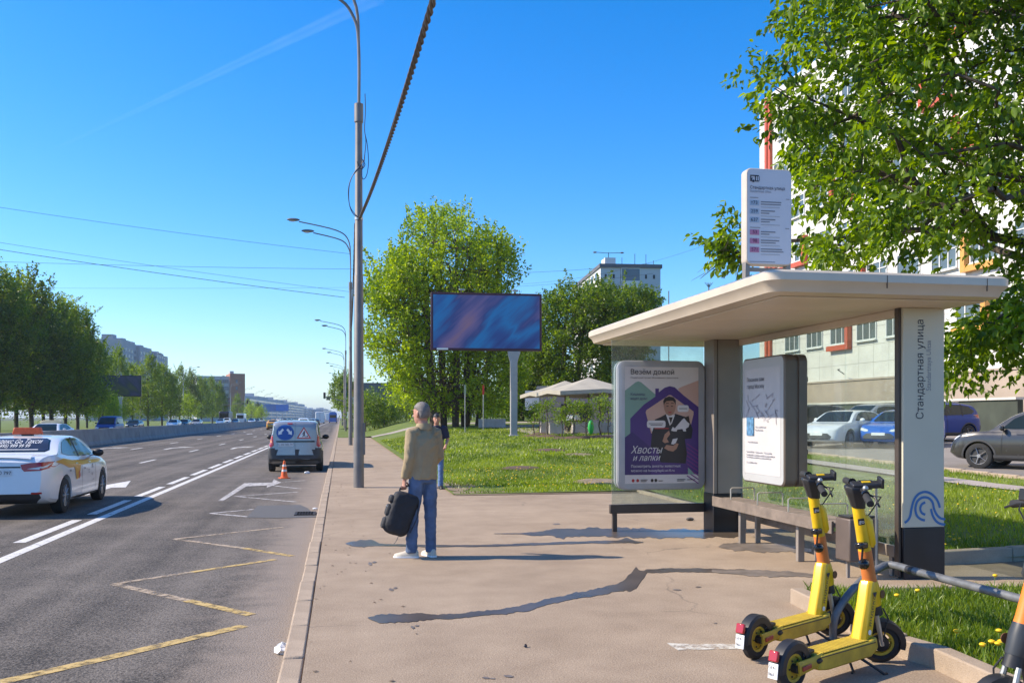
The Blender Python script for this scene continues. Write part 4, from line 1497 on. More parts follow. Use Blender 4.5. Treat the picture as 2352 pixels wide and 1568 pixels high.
class Car:
    """lofted body; windows, lamps and trim are patches laid on its surface. x forward from the rear bumper, z up"""

    def __init__(self, L, W, deck, roof, bot, wid, wr, wheels, R, paint, name, label, cat, group=None, N=64, tail=0.0, nose=0.0, cmax=0.45):
        self.L, self.W, self.R = L, W, R
        self.root = thing(name, label, cat, (0, 0, 0), 0, group)
        rings, caps = [], []
        for i in range(N + 1):
            t = i / N
            t = t - .35 * math.sin(2 * math.pi * t) / (2 * math.pi)
            zd, zr, zb = curve(deck, t), curve(roof, t), curve(bot, t)
            w = curve(wid, t) * W / 2
            c = max(zr - zd, .012)
            h = zd - zb
            k = min(1, c / cmax)
            yb, yt = .925 * w, (.925 + (wr - .925) * k) * w
            half = [(0, zb), (.82 * w, zb), (.93 * w, zb + .03), (.975 * w, zb + .10 * h), (.992 * w, zb + .28 * h), (w, zb + .5 * h), (.995 * w, zb + .70 * h), (.985 * w, zb + .85 * h), (.96 * w, zb + .95 * h), (.93 * w, zd)]
            for f, g in ((.06, .05), (.3, .3), (.55, .58), (.78, .82), (.90, .93)):
                half.append((yb + (yt - yb) * g, zd + f * c))
            half += [(yt - .035 * k - .02, zd + .965 * c), (yt * .72, zd + c * .993), (yt * .36, zd + c + .006), (0, zd + c + .010)]
            ring = []
            for y, z in half:
                ring.append((y, z))
            full = ring + [(-y, z) for y, z in reversed(ring[1:-1])]
            def bend(y, z, t=t):
                # plan rounding of the two ends and slanting noses
                x = t * L
                if t < .10:
                    x += (1 - t / .10) * (tail * (z - .35) + .10 * (abs(y) / (W / 2)) ** 3)
                if t > .90:
                    x -= ((t - .90) / .10) * (nose * (z - .35) + .16 * (abs(y) / (W / 2)) ** 3)
                return Vector((x, y, z))
            rings.append([bend(y, z) for y, z in full])
            if i in (0, N):
                caps.append(([[bend(y * f, z) for f in (1, .66, .33, 0, -.33, -.66, -1)] for y, z in half], i == 0))
        mb = MB().loft(rings, False)
        for rows, first in caps:
            m_ = len(rows)
            mb.add([p for r_ in rows for p in r_], [(7 * a + c, 7 * a + c + 1, 7 * a + c + 8, 7 * a + c + 7) for a in range(m_ - 1) for c in range(6)])
        tmpm = mb.mesh('car')
        bmw = bmesh.new()
        bmw.from_mesh(tmpm)
        bmesh.ops.remove_doubles(bmw, verts=bmw.verts, dist=.0004)
        bmesh.ops.dissolve_degenerate(bmw, edges=bmw.edges, dist=.0002)
        bmesh.ops.triangulate(bmw, faces=bmw.faces)
        bmesh.ops.recalc_face_normals(bmw, faces=bmw.faces)
        mb = MB()
        bmw.verts.index_update()
        mb.add([v.co.copy() for v in bmw.verts], [tuple(v.index for v in f.verts) for f in bmw.faces])
        bmw.free()
        self.bvh = BVHTree.FromPolygons([Vector(v) for v in mb.v], mb.f)
        ob = mb.build('tmp', None, None, False)
        cut = MB()
        for wx in wheels:
            for sy in (-1, 1):
                cut.cyl((wx * L, sy * W * .29, R), (wx * L, sy * W * .8, R), R + .055, n=36)
        co = cut.build('cut', None, None, False)
        bo = ob.modifiers.new('b', 'BOOLEAN')
        bo.operation = 'DIFFERENCE'
        bo.object = co
        bo.solver = 'EXACT'
        me = evaluated(ob)
        bpy.data.objects.remove(co)
        self.body = link('body', me, paint, self.root, True, 0, 28)
        # wheels
        self.wheels = []
        for wx in wheels:
            for sy in (-1, 1):
                c = (wx * L, sy * (W / 2 - .115), R)
                t = MB().lathe([(R - .13, -.10), (R - .04, -.105), (R - .012, -.09), (R, -.06), (R, .06), (R - .012, .09), (R - .04, .105), (R - .13, .10)], c, EY, 32, True).build('wheel', RUBBER, self.root)
                self.wheels.append((t, Vector(c), sy))

    def rims(self, m, spokes=10):
        for t, c, sy in self.wheels:
            r = MB()
            Ri = self.R - .115
            r.lathe([(Ri + .005, sy * .10), (Ri - .02, sy * .095), (Ri - .03, sy * .03), (Ri - .03, -sy * .08), (Ri + .005, -sy * .08)], c, EY, 28, True)
            for k in range(spokes):
                a = 2 * math.pi * k / spokes
                d = Vector((math.cos(a), 0, math.sin(a)))
                r.tube([c + d * .03 + EY * sy * .085, c + d * (Ri - .015) + EY * sy * .092], [(.020, .012), (.016, .010)], 5)
            r.lathe([(.001, sy * .10), (.05, sy * .10), (.06, sy * .08), (.06, sy * .05)], c, EY, 14)
            r.build('rim', m, t)
            MB().lathe([(.001, sy * .055), (Ri - .032, sy * .055), (Ri - .032, sy * .02), (.001, sy * .02)], c, EY, 20).build('brake_disc', mat('wheel_dark', (.03, .03, .032), .6, var=.1), t)

    def patch(self, name, poly, axis, m, off=0.006, side=1, parent=None, fs=None, thr=.06):
        """axis 'S': polygon in (x,z) on the flank; 'R': (y,z) on the tail; 'F': (y,z) on the nose; 'T': (x,y) on top"""
        bm = bmesh.new()
        vs = [bm.verts.new((p[0], p[1], 0)) for p in poly]
        if fs is None:
            tri = tessellate_polygon([[Vector((p[0], p[1], 0)) for p in poly]])
        else:
            tri = fs
        for t in tri:
            try:
                bm.faces.new([vs[i] for i in t])
            except Exception:
                pass
        for _ in range(6):
            es = [e for e in bm.edges if e.calc_length() > thr]
            if not es:
                break
            bmesh.ops.subdivide_edges(bm, edges=es, cuts=1)
            bmesh.ops.triangulate(bm, faces=[f for f in bm.faces if len(f.verts) > 4])
        for v in bm.verts:
            a, b = v.co.x, v.co.y
            if axis == 'S':
                o, d = Vector((a, side * 4, b)), Vector((0, -side, 0))
            elif axis == 'R':
                o, d = Vector((-4, a, b)), EX
            elif axis == 'F':
                o, d = Vector((self.L + 4, a, b)), -EX
            else:
                o, d = Vector((a, b, 5)), -UP
            hit, nrm, idx, dist = self.bvh.ray_cast(o, d)
            if hit is None:
                hit, nrm, idx, dist = self.bvh.find_nearest(o + d * 4)
            if nrm.dot(d) > 0:
                nrm = -nrm
            v.co = hit + (nrm * .6 - d * .6).normalized() * off
        me = bpy.data.meshes.new(name)
        bm.to_mesh(me)
        bm.free()
        return link(name, me, m, parent or self.root, True, 0, 60)

    def ptext(self, name, t, size, x, z, axis, m, off=.012, side=1, align='CENTER', parent=None, bold=0):
        vs, fs = text_mb(t, size, align, bold)
        if axis == 'S':
            pts = [(x - side * a, z + b) for a, b in vs]
        elif axis == 'R':
            pts = [(x - a, z + b) for a, b in vs]
        else:
            pts = [(x + a, z + b) for a, b in vs]
        return self.patch(name, pts, axis, m, off, side, parent, fs, 9)

    def mirror(self, x, z, m, size=1.0, foot=None):
        for sy in (-1, 1):
            y = sy * (self.W / 2 + .07 * size)
            mb = MB().sphere((x, y, z), (.06 * size, .11 * size, .075 * size), 12, 8)
            mb.tube([(x + .02, sy * (self.W / 2 - .09), z - .06), (x, y, z - .03)], .02, 6)
            mb.build('mirror', m, self.root)

    def handle(self, x, z, m, sides=(-1, 1)):
        for s in sides:
            self.patch('door_handle', [(x - .09, z - .014), (x + .09, z - .014), (x + .09, z + .014), (x - .09, z + .014)], 'S', m, .016, s)

    def place(self, p, heading, sc=1.0):
        """p: ground point under the middle of the car"""
        h = Vector((math.cos(heading), math.sin(heading), 0))
        o = Vector(p) - h * (self.L / 2 * sc)
        self.root.location = o
        self.root.rotation_euler = (0, 0, heading)
        self.root.scale = (sc, sc, sc)
        return self


def put(root, L, p, heading, label=None, group=None):
    h = Vector((math.cos(heading), math.sin(heading), 0))
    c = copy_tree(root, tuple(Vector(p) - h * (L / 2)), heading, label, group)
    return c


GLASSD = mat('car_glass', (0.010, 0.016, 0.013), 0.06, var=0, spec=0.35)
W_PAINT = mat('car_white', (0.72, 0.73, 0.75), 0.22, var=0.02, coat=0.6)
S_PAINT = mat('car_silver', (0.33, 0.34, 0.36), 0.25, 0.35, var=0.03, coat=0.5)
B_PAINT = mat('car_blue', (0.003, 0.038, 0.22), 0.35, 0.0, var=0.02, coat=0.1, spec=0.3)
BB_PAINT = mat('car_bright_blue', (0.02, 0.13, 0.55), 0.22, 0.1, var=0.02, coat=0.6)
K_PAINT = mat('car_black', (0.014, 0.016, 0.018), 0.2, var=0.02, coat=0.6)
G_PAINT = mat('car_grey', (0.048, 0.044, 0.042), 0.25, 0.3, var=0.02, coat=0.7)
T_YEL = mat('taxi_yellow', (0.68, 0.33, 0.01), 0.3, var=0.02, coat=0.5)
CHROME = mat('chrome', (0.7, 0.7, 0.7), 0.12, 1.0, var=0)
ALLOY = mat('alloy', (0.42, 0.40, 0.39), 0.35, 0.7, var=0.05)
PLATE = mat('plate_white', (0.66, 0.66, 0.66), 0.4, var=0.02)
ANTHR = mat('bumper_plastic', (0.045, 0.045, 0.048), 0.6, var=0.15, vs=6)
NORTH, SOUTH = math.pi / 2, -math.pi / 2

SED = dict(
    deck=[(0, .98), (.02, 1.06), (.06, 1.09), (.13, 1.10), (.2, 1.06), (.35, 1.0), (.55, .965), (.68, .955), (.76, .94), (.86, .87), (.94, .77), (.985, .66), (1, .58)],
    roof=[(0, .98), (.02, 1.06), (.06, 1.09), (.13, 1.105), (.17, 1.16), (.25, 1.33), (.32, 1.415), (.42, 1.445), (.52, 1.44), (.60, 1.39), (.66, 1.26), (.72, 1.07), (.76, .955), (.86, .875), (.94, .775), (.985, .665), (1, .58)],
    bot=[(0, .44), (.03, .30), (.08, .23), (.2, .19), (.8, .18), (.93, .2), (.98, .24), (1, .32)],
    wid=[(0, .80), (.015, .86), (.05, .93), (.12, .975), (.25, 1), (.75, 1), (.88, .97), (.95, .91), (.985, .82), (1, .70)])


def sedan(paint, label, name='sedan_car', cat='car', group=None, L=4.86, W=1.83, plain=False):
    c = Car(L, W, SED['deck'], SED['roof'], SED['bot'], SED['wid'], .70, (.205, .79), .335, paint, name, label, cat, group, tail=.10, nose=.20)
    win = [(.215, 1.12), (.255, 1.23), (.30, 1.325), (.36, 1.375), (.45, 1.385), (.53, 1.37), (.585, 1.30), (.64, 1.155), (.675, 1.04), (.62, 1.015), (.45, 1.03), (.30, 1.065)]
    for s in (-1, 1):
        g = c.patch('side_window', [(a * L, b) for a, b in win], 'S', GLASSD, .007, s)
        c.patch('window_pillar', [(.435 * L, 1.02), (.45 * L, 1.02), (.455 * L, 1.40), (.44 * L, 1.40)], 'S', BLACK, .011, s, g)
        c.patch('door_seam', [(.434 * L, .30), (.437 * L, .30), (.437 * L, 1.0), (.434 * L, 1.0)], 'S', BLACK, .007, s)
        c.patch('door_seam', [(.655 * L, .32), (.658 * L, .32), (.650 * L, .96), (.647 * L, .96)], 'S', BLACK, .007, s)
        c.patch('sill', [(.27 * L, .20), (.73 * L, .20), (.73 * L, .25), (.27 * L, .26)], 'S', ANTHR, .008, s)
    c.patch('rear_window', [(-.58, 1.155), (.58, 1.155), (.64, 1.19), (.55, 1.36), (.45, 1.395), (-.45, 1.395), (-.55, 1.36), (-.64, 1.19)], 'R', GLASSD, .007)
    c.patch('windscreen', [(-.66, .985), (.66, .985), (.70, 1.03), (.55, 1.37), (.48, 1.40), (-.48, 1.40), (-.55, 1.37), (-.70, 1.03)], 'F', GLASSD, .007)
    for s in (-1, 1):
        c.patch('head_light', [(s * .40, .62), (s * .52, .60), (s * .80, .66), (s * .84, .76), (s * .70, .74), (s * .45, .68)], 'F', CLEARLENS, .006)
    c.patch('grille', [(-.55, .30), (.55, .30), (.62, .42), (.45, .54), (-.45, .54), (-.62, .42)], 'F', BLACK, .006)
    c.patch('number_plate', [(-.26, .46), (.26, .46), (.26, .565), (-.26, .565)], 'F', PLATE, .014)
    c.mirror(.63 * L, 1.06, paint)
    c.handle(.36 * L, .90, paint)
    c.handle(.56 * L, .885, paint)
    c.rims(ALLOY, 10)
    return c


def sedan_tail(c, plain=False):
    for s in (-1, 1):
        l = c.patch('tail_light', [(s * .40, .955), (s * .55, .985), (s * .74, .995), (s * .86, 1.0), (s * .90, .99), (s * .87, .90), (s * .72, .845), (s * .46, .835), (s * .42, .88)], 'R', REDLENS, .007)
        c.patch('clear_lens', [(s * .50, .88), (s * .76, .92), (s * .84, .965), (s * .80, .905), (s * .70, .868)], 'R', CLEARLENS, .011, parent=l)
        c.patch('reflector', [(s * .58, .43), (s * .74, .43), (s * .74, .462), (s * .58, .462)], 'R', REDLENS, .008)
    c.patch('rear_apron', [(-.70, .435), (.70, .435), (.72, .36), (.6, .25), (-.6, .25), (-.72, .36)], 'R', ANTHR, .006)
    c.patch('boot_trim', [(-.40, .90), (.40, .90), (.40, .925), (-.40, .925)], 'R', BLACK, .006)
    p = c.patch('number_plate', [(-.26, .76), (.26, .76), (.26, .872), (-.26, .872)], 'R', PLATE, .010)
    return p


# ---- white taxi on the left (near)
taxi = sedan(W_PAINT, 'white taxi saloon with yellow flank stripe and orange roof box', 'taxi', 'taxi')
L = taxi.L
pt = sedan_tail(taxi)
taxi.ptext('lettering', 'Н 405 АО 797', .085, 0, .785, 'R', INK, .016, parent=pt)
rw = taxi.patch('window_film', [(-.56, 1.165), (.56, 1.165), (.62, 1.195), (.53, 1.352), (.44, 1.385), (-.44, 1.385), (-.53, 1.352), (-.62, 1.195)], 'R', mat('window_film', (.022, .022, .035), .3, var=.1), .012)
taxi.ptext('lettering', 'Яндекс Go Такси', .105, .0, 1.300, 'R', WHITE, .018, parent=rw, bold=.001)
taxi.ptext('lettering', '(495) 999 99 99', .085, .0, 1.228, 'R', WHITE, .018, parent=rw, bold=.001)
taxi.patch('lettering', [(-.45, 1.185), (.45, 1.185), (.45, 1.195), (-.45, 1.195)], 'R', WHITE, .018, parent=rw)
for s in (-1, 1):
    taxi.patch('yellow_stripe', [(.09 * L, .99), (.19 * L, 1.03), (.30 * L, .975), (.50 * L, .945), (.63 * L, .975), (.72 * L, .95), (.775 * L, .885), (.70 * L, .855), (.50 * L, .855), (.42 * L, .85), (.385 * L, .62), (.345 * L, .58), (.335 * L, .72), (.325 * L, .835), (.25 * L, .84), (.17 * L, .925)], 'S', T_YEL, .0085, s)
    taxi.patch('red_mark', [(.375 * L, .72), (.395 * L, .76), (.402 * L, .64), (.38 * L, .58)], 'S', mat('decal_red', (.5, .09, .05), .4, var=0), .011, s)
    for (x, z, w_, h_) in ((.25, .76, .12, .04), (.47, .76, .10, .03), (.60, .74, .05, .10), (.585, .60, .05, .05), (.60, .50, .11, .02), (.53, .72, .12, .015), (.53, .67, .10, .015)):
        taxi.patch('lettering', [(x * L, z), (x * L + w_, z), (x * L + w_, z + h_), (x * L, z + h_)], 'S', INKGREY, .010, s)
taxi.patch('spoiler_lip', [(.025 * L, -.55), (.05 * L, -.55), (.05 * L, .55), (.025 * L, .55)], 'T', W_PAINT, .03)
taxi.mirror(.63 * L, 1.06, BLACK, 1.04)
rb = MB()
rb.prism([(-.27, 0), (.27, 0), (.235, .13), (-.235, .13)], (.37 * L - .06, 0, 1.47), -EY, UP, -.12)
box = rb.build('roof_box', mat('taxi_box_orange', (.62, .10, .03), .5, var=.15, vs=20), taxi.root, True, .012)
MB().bx(.37 * L - .05, .37 * L + .05, -.10, .10, 1.435, 1.475).build('roof_box_foot', BLACK, box)
rr_w = gz(148, 1177, RZ)
tx_front = gz(222, 1151, RZ)
tp = Vector((rr_w.x - (taxi.W / 2 - .02), rr_w.y - .205 * L + L / 2, RZ))
taxi.place(tp, NORTH + .01)

# ---- other saloons: one plain master per paint, then copies
s_white = sedan(W_PAINT, 'white saloon car queueing in the oncoming lanes', 'sedan_car', 'car')
sedan_tail(s_white)
s_silver = sedan(S_PAINT, 'silver saloon car in the oncoming lanes', 'sedan_car', 'car')
sedan_tail(s_silver)
s_dark = sedan(K_PAINT, 'black saloon car in the oncoming lanes', 'sedan_car', 'car')
sedan_tail(s_dark)
s_yel = sedan(T_YEL, 'yellow taxi saloon driving away in the middle lane', 'taxi', 'taxi')
sedan_tail(s_yel)
MB().box((.4 * L, 0, 1.50), (.12, .45, .11)).build('roof_box', mat('taxi_box_white', (.65, .6, .45), .5, var=.05), s_yel.root, True, .02)
p = gz(626, 987, RZ)
s_yel.place((p.x, p.y + 2.4, RZ), NORTH)
# oncoming taxi with cream roof box
s_on = sedan(W_PAINT, 'white taxi with cream roof box coming along behind the barrier', 'taxi', 'taxi')
for s in (-1, 1):
    s_on.patch('yellow_stripe', [(.2 * L, .80), (.75 * L, .80), (.78 * L, .88), (.6 * L, .95), (.3 * L, .93)], 'S', T_YEL, .0085, s)
MB().prism([(-.62, 0), (.62, 0), (.58, .10), (.42, .16), (-.42, .16), (-.58, .10)], (.42 * L - .25, 0, 1.455), -EY, UP, -.5).build('roof_box', mat('taxi_box_cream', (.55, .47, .30), .5, var=.06), s_on.root, True, .03)
q = at(78, 985, 54.0)
s_on.place((q.x + .3, q.y + 2.0, RZ), SOUTH)


# ---- silver service van by the kerb
VAN = dict(
    deck=[(0, .93), (.02, .95), (.3, .95), (.6, .94), (.72, .93), (.80, .91), (.90, .83), (.96, .72), (1, .60)],
    roof=[(0, 1.46), (.012, 1.56), (.03, 1.61), (.08, 1.64), (.3, 1.66), (.5, 1.65), (.60, 1.60), (.68, 1.40), (.76, 1.10), (.80, .925), (.90, .84), (.96, .73), (1, .60)],
    bot=[(0, .42), (.03, .33), (.08, .25), (.2, .22), (.8, .21), (.95, .24), (1, .34)],
    wid=[(0, .90), (.02, .955), (.06, .985), (.2, 1), (.75, 1), (.88, .97), (.95, .91), (.985, .82), (1, .70)])


def van(paint, label, L=4.45, W=1.75, sc=None, name='van', cat='van', zs=1.0, R=.315, group=None):
    d = {k: [(t, v * zs if k in ('deck', 'roof') else v) for t, v in VAN[k]] for k in VAN}
    return Car(L, W, d['deck'], d['roof'], d['bot'], d['wid'], .80, (.185, .82), R, paint, name, label, cat, group, tail=.07, nose=.18, cmax=.62)


vn = van(S_PAINT, 'silver panel van with blue arrow disc and road works triangle on its rear doors', name='service_van')
vl = vn.L
for s in (-1, 1):
    vn.patch('side_window', [(.52 * vl, 1.02), (.70 * vl, 1.0), (.66 * vl, 1.25), (.60 * vl, 1.48), (.52 * vl, 1.50)], 'S', GLASSD, .007, s)
    vn.patch('tail_light', [(s * .665, .86), (s * .735, .80), (s * .80, .82), (s * .815, 1.0), (s * .79, 1.18), (s * .74, 1.205), (s * .69, 1.12)], 'R', REDLENS, .010)
    vn.patch('corner_trim', [(s * .735, 1.21), (s * .79, 1.19), (s * .785, 1.44), (s * .74, 1.56), (s * .70, 1.58)], 'R', BLACKG, .008)
    vn.patch('side_trim', [(.0, .30), (.2 * vl, .24), (.2 * vl, .6), (.0 * vl, .74)], 'S', ANTHR, .008, s)
vn.patch('indicator', [(.72, .95), (.775, .94), (.78, 1.03), (.73, 1.05)], 'R', mat('amber_lens', (.6, .18, .03), .2, var=0, coat=.5), .014)
for y0, y1, z0, z1 in ((-.81, .81, .36, .555), (-.82, -.63, .556, .78), (.63, .82, .556, .78)):
    vn.patch('rear_bumper', [(y0, z0), (y1, z0), (y1, z1), (y0, z1)], 'R', ANTHR, .012)
vn.patch('bumper_lip', [(-.80, .43), (.80, .43), (.80, .55), (-.80, .55)], 'R', ANTHR, .030)
vn.patch('door_gap', [(-.003, .56), (.003, .56), (.003, 1.60), (-.003, 1.60)], 'R', BLACK, .007)
vn.patch('handle_bar', [(-.60, .965), (.56, .965), (.60, .985), (.58, 1.012), (-.60, 1.012), (-.63, .985)], 'R', BLACKG, .02)
vn.patch('brake_light', [(-.10 + .18, 1.545), (.06 + .18, 1.545), (.06 + .18, 1.575), (-.10 + .18, 1.575)], 'R', REDLENS, .012)
npv = vn.patch('number_plate', [(.05, .845), (.53, .845), (.53, .945), (.05, .945)], 'R', PLATE, .014)
vn.ptext('lettering', 'С 340 МВ 797', .078, .29, .868, 'R', INK, .019, parent=npv)
oc = [(.31 + .275 * math.cos(math.radians(a)), 1.275 + .245 * math.sin(math.radians(a))) for a in range(0, 360, 12)]
disc = vn.patch('arrow_disc', oc, 'R', mat('sign_blue', (.015, .085, .33), .4, var=.03), .010)
for s in (-1, 1):
    def R_(a, b):
        c_, s_ = math.cos(math.radians(50)), math.sin(math.radians(50))
        return (.31 + s * (.062 + a * c_ + b * s_), 1.385 - a * s_ + b * c_)
    vn.patch('arrow', [R_(*p) for p in ((0, .034), (.13, .034), (.125, .08), (.24, .0), (.125, -.08), (.13, -.034), (0, -.034))], 'R', WHITE, .017, parent=disc, thr=.03)
tri = vn.patch('works_triangle', [(-.05, 1.085), (-.50, 1.085), (-.275, 1.455)], 'R', RED, .010)
vn.patch('triangle_field', [(-.105, 1.115), (-.445, 1.115), (-.275, 1.395)], 'R', WHITE, .015, parent=tri)
for poly in ([(-.26, 1.30), (-.285, 1.315), (-.31, 1.29), (-.30, 1.22), (-.245, 1.13), (-.225, 1.13), (-.262, 1.22), (-.27, 1.26)], [(-.30, 1.23), (-.33, 1.13), (-.31, 1.13), (-.275, 1.22)], [(-.27, 1.29), (-.215, 1.22), (-.222, 1.212), (-.285, 1.26)], [(-.33, 1.135), (-.42, 1.135), (-.385, 1.18)], [(-.275, 1.325), (-.295, 1.335), (-.305, 1.32), (-.29, 1.305)]):
    vn.patch('works_figure', poly, 'R', INK, .019, parent=tri)
vn.patch('windscreen', [(-.66, 1.0), (.66, 1.0), (.6, 1.55), (-.6, 1.55)], 'F', GLASSD, .007)
vn.mirror(.66 * vl, 1.08, BLACK, 1.1)
vn.rims(mat('steel_wheel', (.08, .08, .085), .5, .4, var=.1), 6)
MB().bx(.35, 4.0, -.7, .7, .22, .26).build('underbody', BLACK, vn.root, False)
vp = gz(676, 1084, RZ)
vn.place((vp.x, vp.y + vl / 2 - .05, RZ), NORTH + .012, 1.02)

# ---- blue minibus in the oncoming lanes (tall)
mv = van(B_PAINT, 'blue minibus with silver flank in the oncoming lanes', 4.8, 1.9, name='minibus', zs=1.16, R=.33)
ml = mv.L
mv.patch('windscreen', [(-.74, 1.12), (.74, 1.12), (.68, 1.72), (.6, 1.78), (-.6, 1.78), (-.68, 1.72)], 'F', GLASSD, .007)
for s in (-1, 1):
    mv.patch('side_window', [(.58 * ml, 1.16), (.72 * ml, 1.14), (.66 * ml, 1.55), (.60 * ml, 1.70), (.58 * ml, 1.70)], 'S', GLASSD, .007, s)
    mv.patch('side_window', [(.08 * ml, 1.18), (.55 * ml, 1.16), (.55 * ml, 1.68), (.08 * ml, 1.66)], 'S', GLASSD, .007, s)
    mv.patch('head_light', [(s * .5, .70), (s * .82, .72), (s * .82, .86), (s * .5, .84)], 'F', CLEARLENS, .007)
mv.patch('grille', [(-.45, .66), (.45, .66), (.45, .82), (-.45, .82)], 'F', BLACK, .007)
mv.mirror(.72 * ml, 1.22, BLACK)
mv.rims(ALLOY, 8)
q = at(243, 985, 90)
mv.place((q.x, q.y + 1.5, RZ), SOUTH)

# ---- estates / off-roaders
SUVP = dict(
    deck=[(0, 1.02), (.02, 1.05), (.3, 1.06), (.6, 1.04), (.70, 1.03), (.78, 1.03), (.88, .98), (.95, .88), (.985, .76), (1, .66)],
    roof=[(0, 1.08), (.015, 1.2), (.06, 1.42), (.12, 1.57), (.25, 1.65), (.42, 1.67), (.52, 1.64), (.60, 1.52), (.68, 1.27), (.745, 1.06), (.80, 1.035), (.88, .985), (.95, .885), (.985, .765), (1, .66)],
    bot=[(0, .55), (.03, .40), (.08, .30), (.2, .25), (.8, .24), (.93, .28), (1, .42)],
    wid=[(0, .84), (.02, .90), (.06, .955), (.15, 1), (.80, 1), (.90, .975), (.96, .91), (.985, .84), (1, .72)])


def suv(paint, label, name='suv_car', L=4.5, W=1.84, R=.36, group=None, zs=1.0):
    c = Car(L, W, SUVP['deck'], SUVP['roof'], SUVP['bot'], SUVP['wid'], .76, (.19, .795), R, paint, name, label, 'car', group, tail=.12, nose=.15, cmax=.55)
    for s in (-1, 1):
        g = c.patch('side_window', [(.10 * L, 1.30), (.16 * L, 1.50), (.27 * L, 1.575), (.44 * L, 1.585), (.53 * L, 1.545), (.60 * L, 1.40), (.665 * L, 1.13), (.60 * L, 1.115), (.30 * L, 1.14), (.14 * L, 1.19)], 'S', GLASSD, .007, s)
        for x in (.245, .435):
            c.patch('window_pillar', [(x * L, 1.10), (x * L + .06, 1.10), (x * L + .07, 1.62), (x * L + .01, 1.62)], 'S', BLACK, .011, s, g)
        c.patch('sill', [(.28 * L, .25), (.71 * L, .25), (.71 * L, .40), (.28 * L, .40)], 'S', ANTHR, .008, s)
        c.patch('door_seam', [(.445 * L, .42), (.448 * L, .42), (.448 * L, 1.08), (.445 * L, 1.08)], 'S', BLACK, .007, s)
        c.patch('door_seam', [(.665 * L, .42), (.668 * L, .42), (.66 * L, 1.05), (.657 * L, 1.05)], 'S', BLACK, .007, s)
        for wx in (.19, .795):
            arch = [(wx * L + (R + .10) * math.cos(a), R + (R + .10) * math.sin(a)) for a in [math.radians(k) for k in range(-5, 186, 10)]] + [(wx * L + (R + .05) * math.cos(a), R + (R + .05) * math.sin(a)) for a in [math.radians(k) for k in range(185, -6, -10)]]
            c.patch('wheel_arch', arch, 'S', ANTHR if name != 'suv_car' else paint, .012, s)
        c.patch('tail_light', [(s * .58, 1.02), (s * .86, 1.0), (s * .86, 1.16), (s * .62, 1.18)], 'R', REDLENS, .008)
        c.patch('head_light', [(s * .48, .78), (s * .80, .80), (s * .86, .92), (s * .70, .91), (s * .50, .86)], 'F', CLEARLENS, .007)
    c.patch('rear_window', [(-.60, 1.20), (.60, 1.20), (.56, 1.45), (.48, 1.53), (-.48, 1.53), (-.56, 1.45)], 'R', GLASSD, .007)
    c.patch('windscreen', [(-.68, 1.10), (.68, 1.10), (.56, 1.55), (.48, 1.60), (-.48, 1.60), (-.56, 1.55)], 'F', GLASSD, .007)
    c.patch('grille', [(-.5, .55), (.5, .55), (.55, .82), (-.55, .82)], 'F', BLACK, .007)
    c.patch('number_plate', [(-.26, .60), (.26, .60), (.26, .71), (-.26, .71)], 'F', PLATE, .014)
    c.patch('number_plate', [(-.26, .82), (.26, .82), (.26, .93), (-.26, .93)], 'R', PLATE, .012)
    c.patch('rear_bumper', [(-.80, .45), (.80, .45), (.84, .70), (-.84, .70)], 'R', ANTHR, .01)
    c.mirror(.655 * L, 1.14, paint)
    c.handle(.35 * L, .98, paint)
    c.handle(.56 * L, .98, paint)
    c.rims(ALLOY, 5)
    return c


gs = suv(G_PAINT, 'dark grey off-roader parked on the car park beyond the lettered pillar', 'parked_suv')
fw = gt(2250, 1075)
a40 = math.radians(46)
hv = Vector((-CT, ST, 0)) * math.cos(a40) + Vector((ST, CT, 0)) * math.sin(a40)
hang = math.atan2(hv.y, hv.x)
side_ = Vector((hv.y, -hv.x, 0))           # to the right of travel: away from the camera
mid = Vector((fw.x, fw.y, 0)) + side_ * .82 - hv * (.795 * gs.L - gs.L / 2)
gs.place((mid.x, mid.y, terrain(mid.x, mid.y) - .02), hang)
bs = suv(B_PAINT, 'dark blue off-roader parked beyond the grey one, seen past the pillar', 'parked_suv')
q = gd(2130, 40.0)
bs.place((q.x, q.y, terrain(q.x, q.y)), math.pi + .12)
MB().box((bs.L * .35, 0, 1.70), (1.2, .9, .05)).build('roof_rack', STEEL, bs.root, True, .02)
ws = sedan(W_PAINT, 'white saloon parked in the car park behind the shelter glass', 'parked_sedan')
q = gd(1945, 37.0)
ws.place((q.x, q.y, terrain(q.x, q.y)), math.pi + .55)
sv_ = van(S_PAINT, 'silver people carrier parked behind the white saloon', 4.6, 1.8, name='parked_minivan')
for s in (-1, 1):
    sv_.patch('side_window', [(.08 * 4.6, 1.05), (.70 * 4.6, 1.0), (.63 * 4.6, 1.45), (.55 * 4.6, 1.52), (.10 * 4.6, 1.50)], 'S', GLASSD, .007, s)
sv_.patch('windscreen', [(-.66, 1.0), (.66, 1.0), (.6, 1.55), (-.6, 1.55)], 'F', GLASSD, .007)
sv_.rims(ALLOY, 8)
q = gd(2010, 41.5)
sv_.place((q.x, q.y, terrain(q.x, q.y)), math.pi + .25)
bb = sedan(BB_PAINT, 'bright blue car with white number plate parked next to the pillar in the glass', 'parked_sedan')
q = gd(2075, 36.5)
bb.place((q.x, q.y, terrain(q.x, q.y)), math.pi + .6)
dk = suv(K_PAINT, 'black off-roader parked beside the timetable lightbox in the glass', 'parked_suv')
q = gd(1838, 40)
dk.place((q.x, q.y, terrain(q.x, q.y)), math.pi + .2)
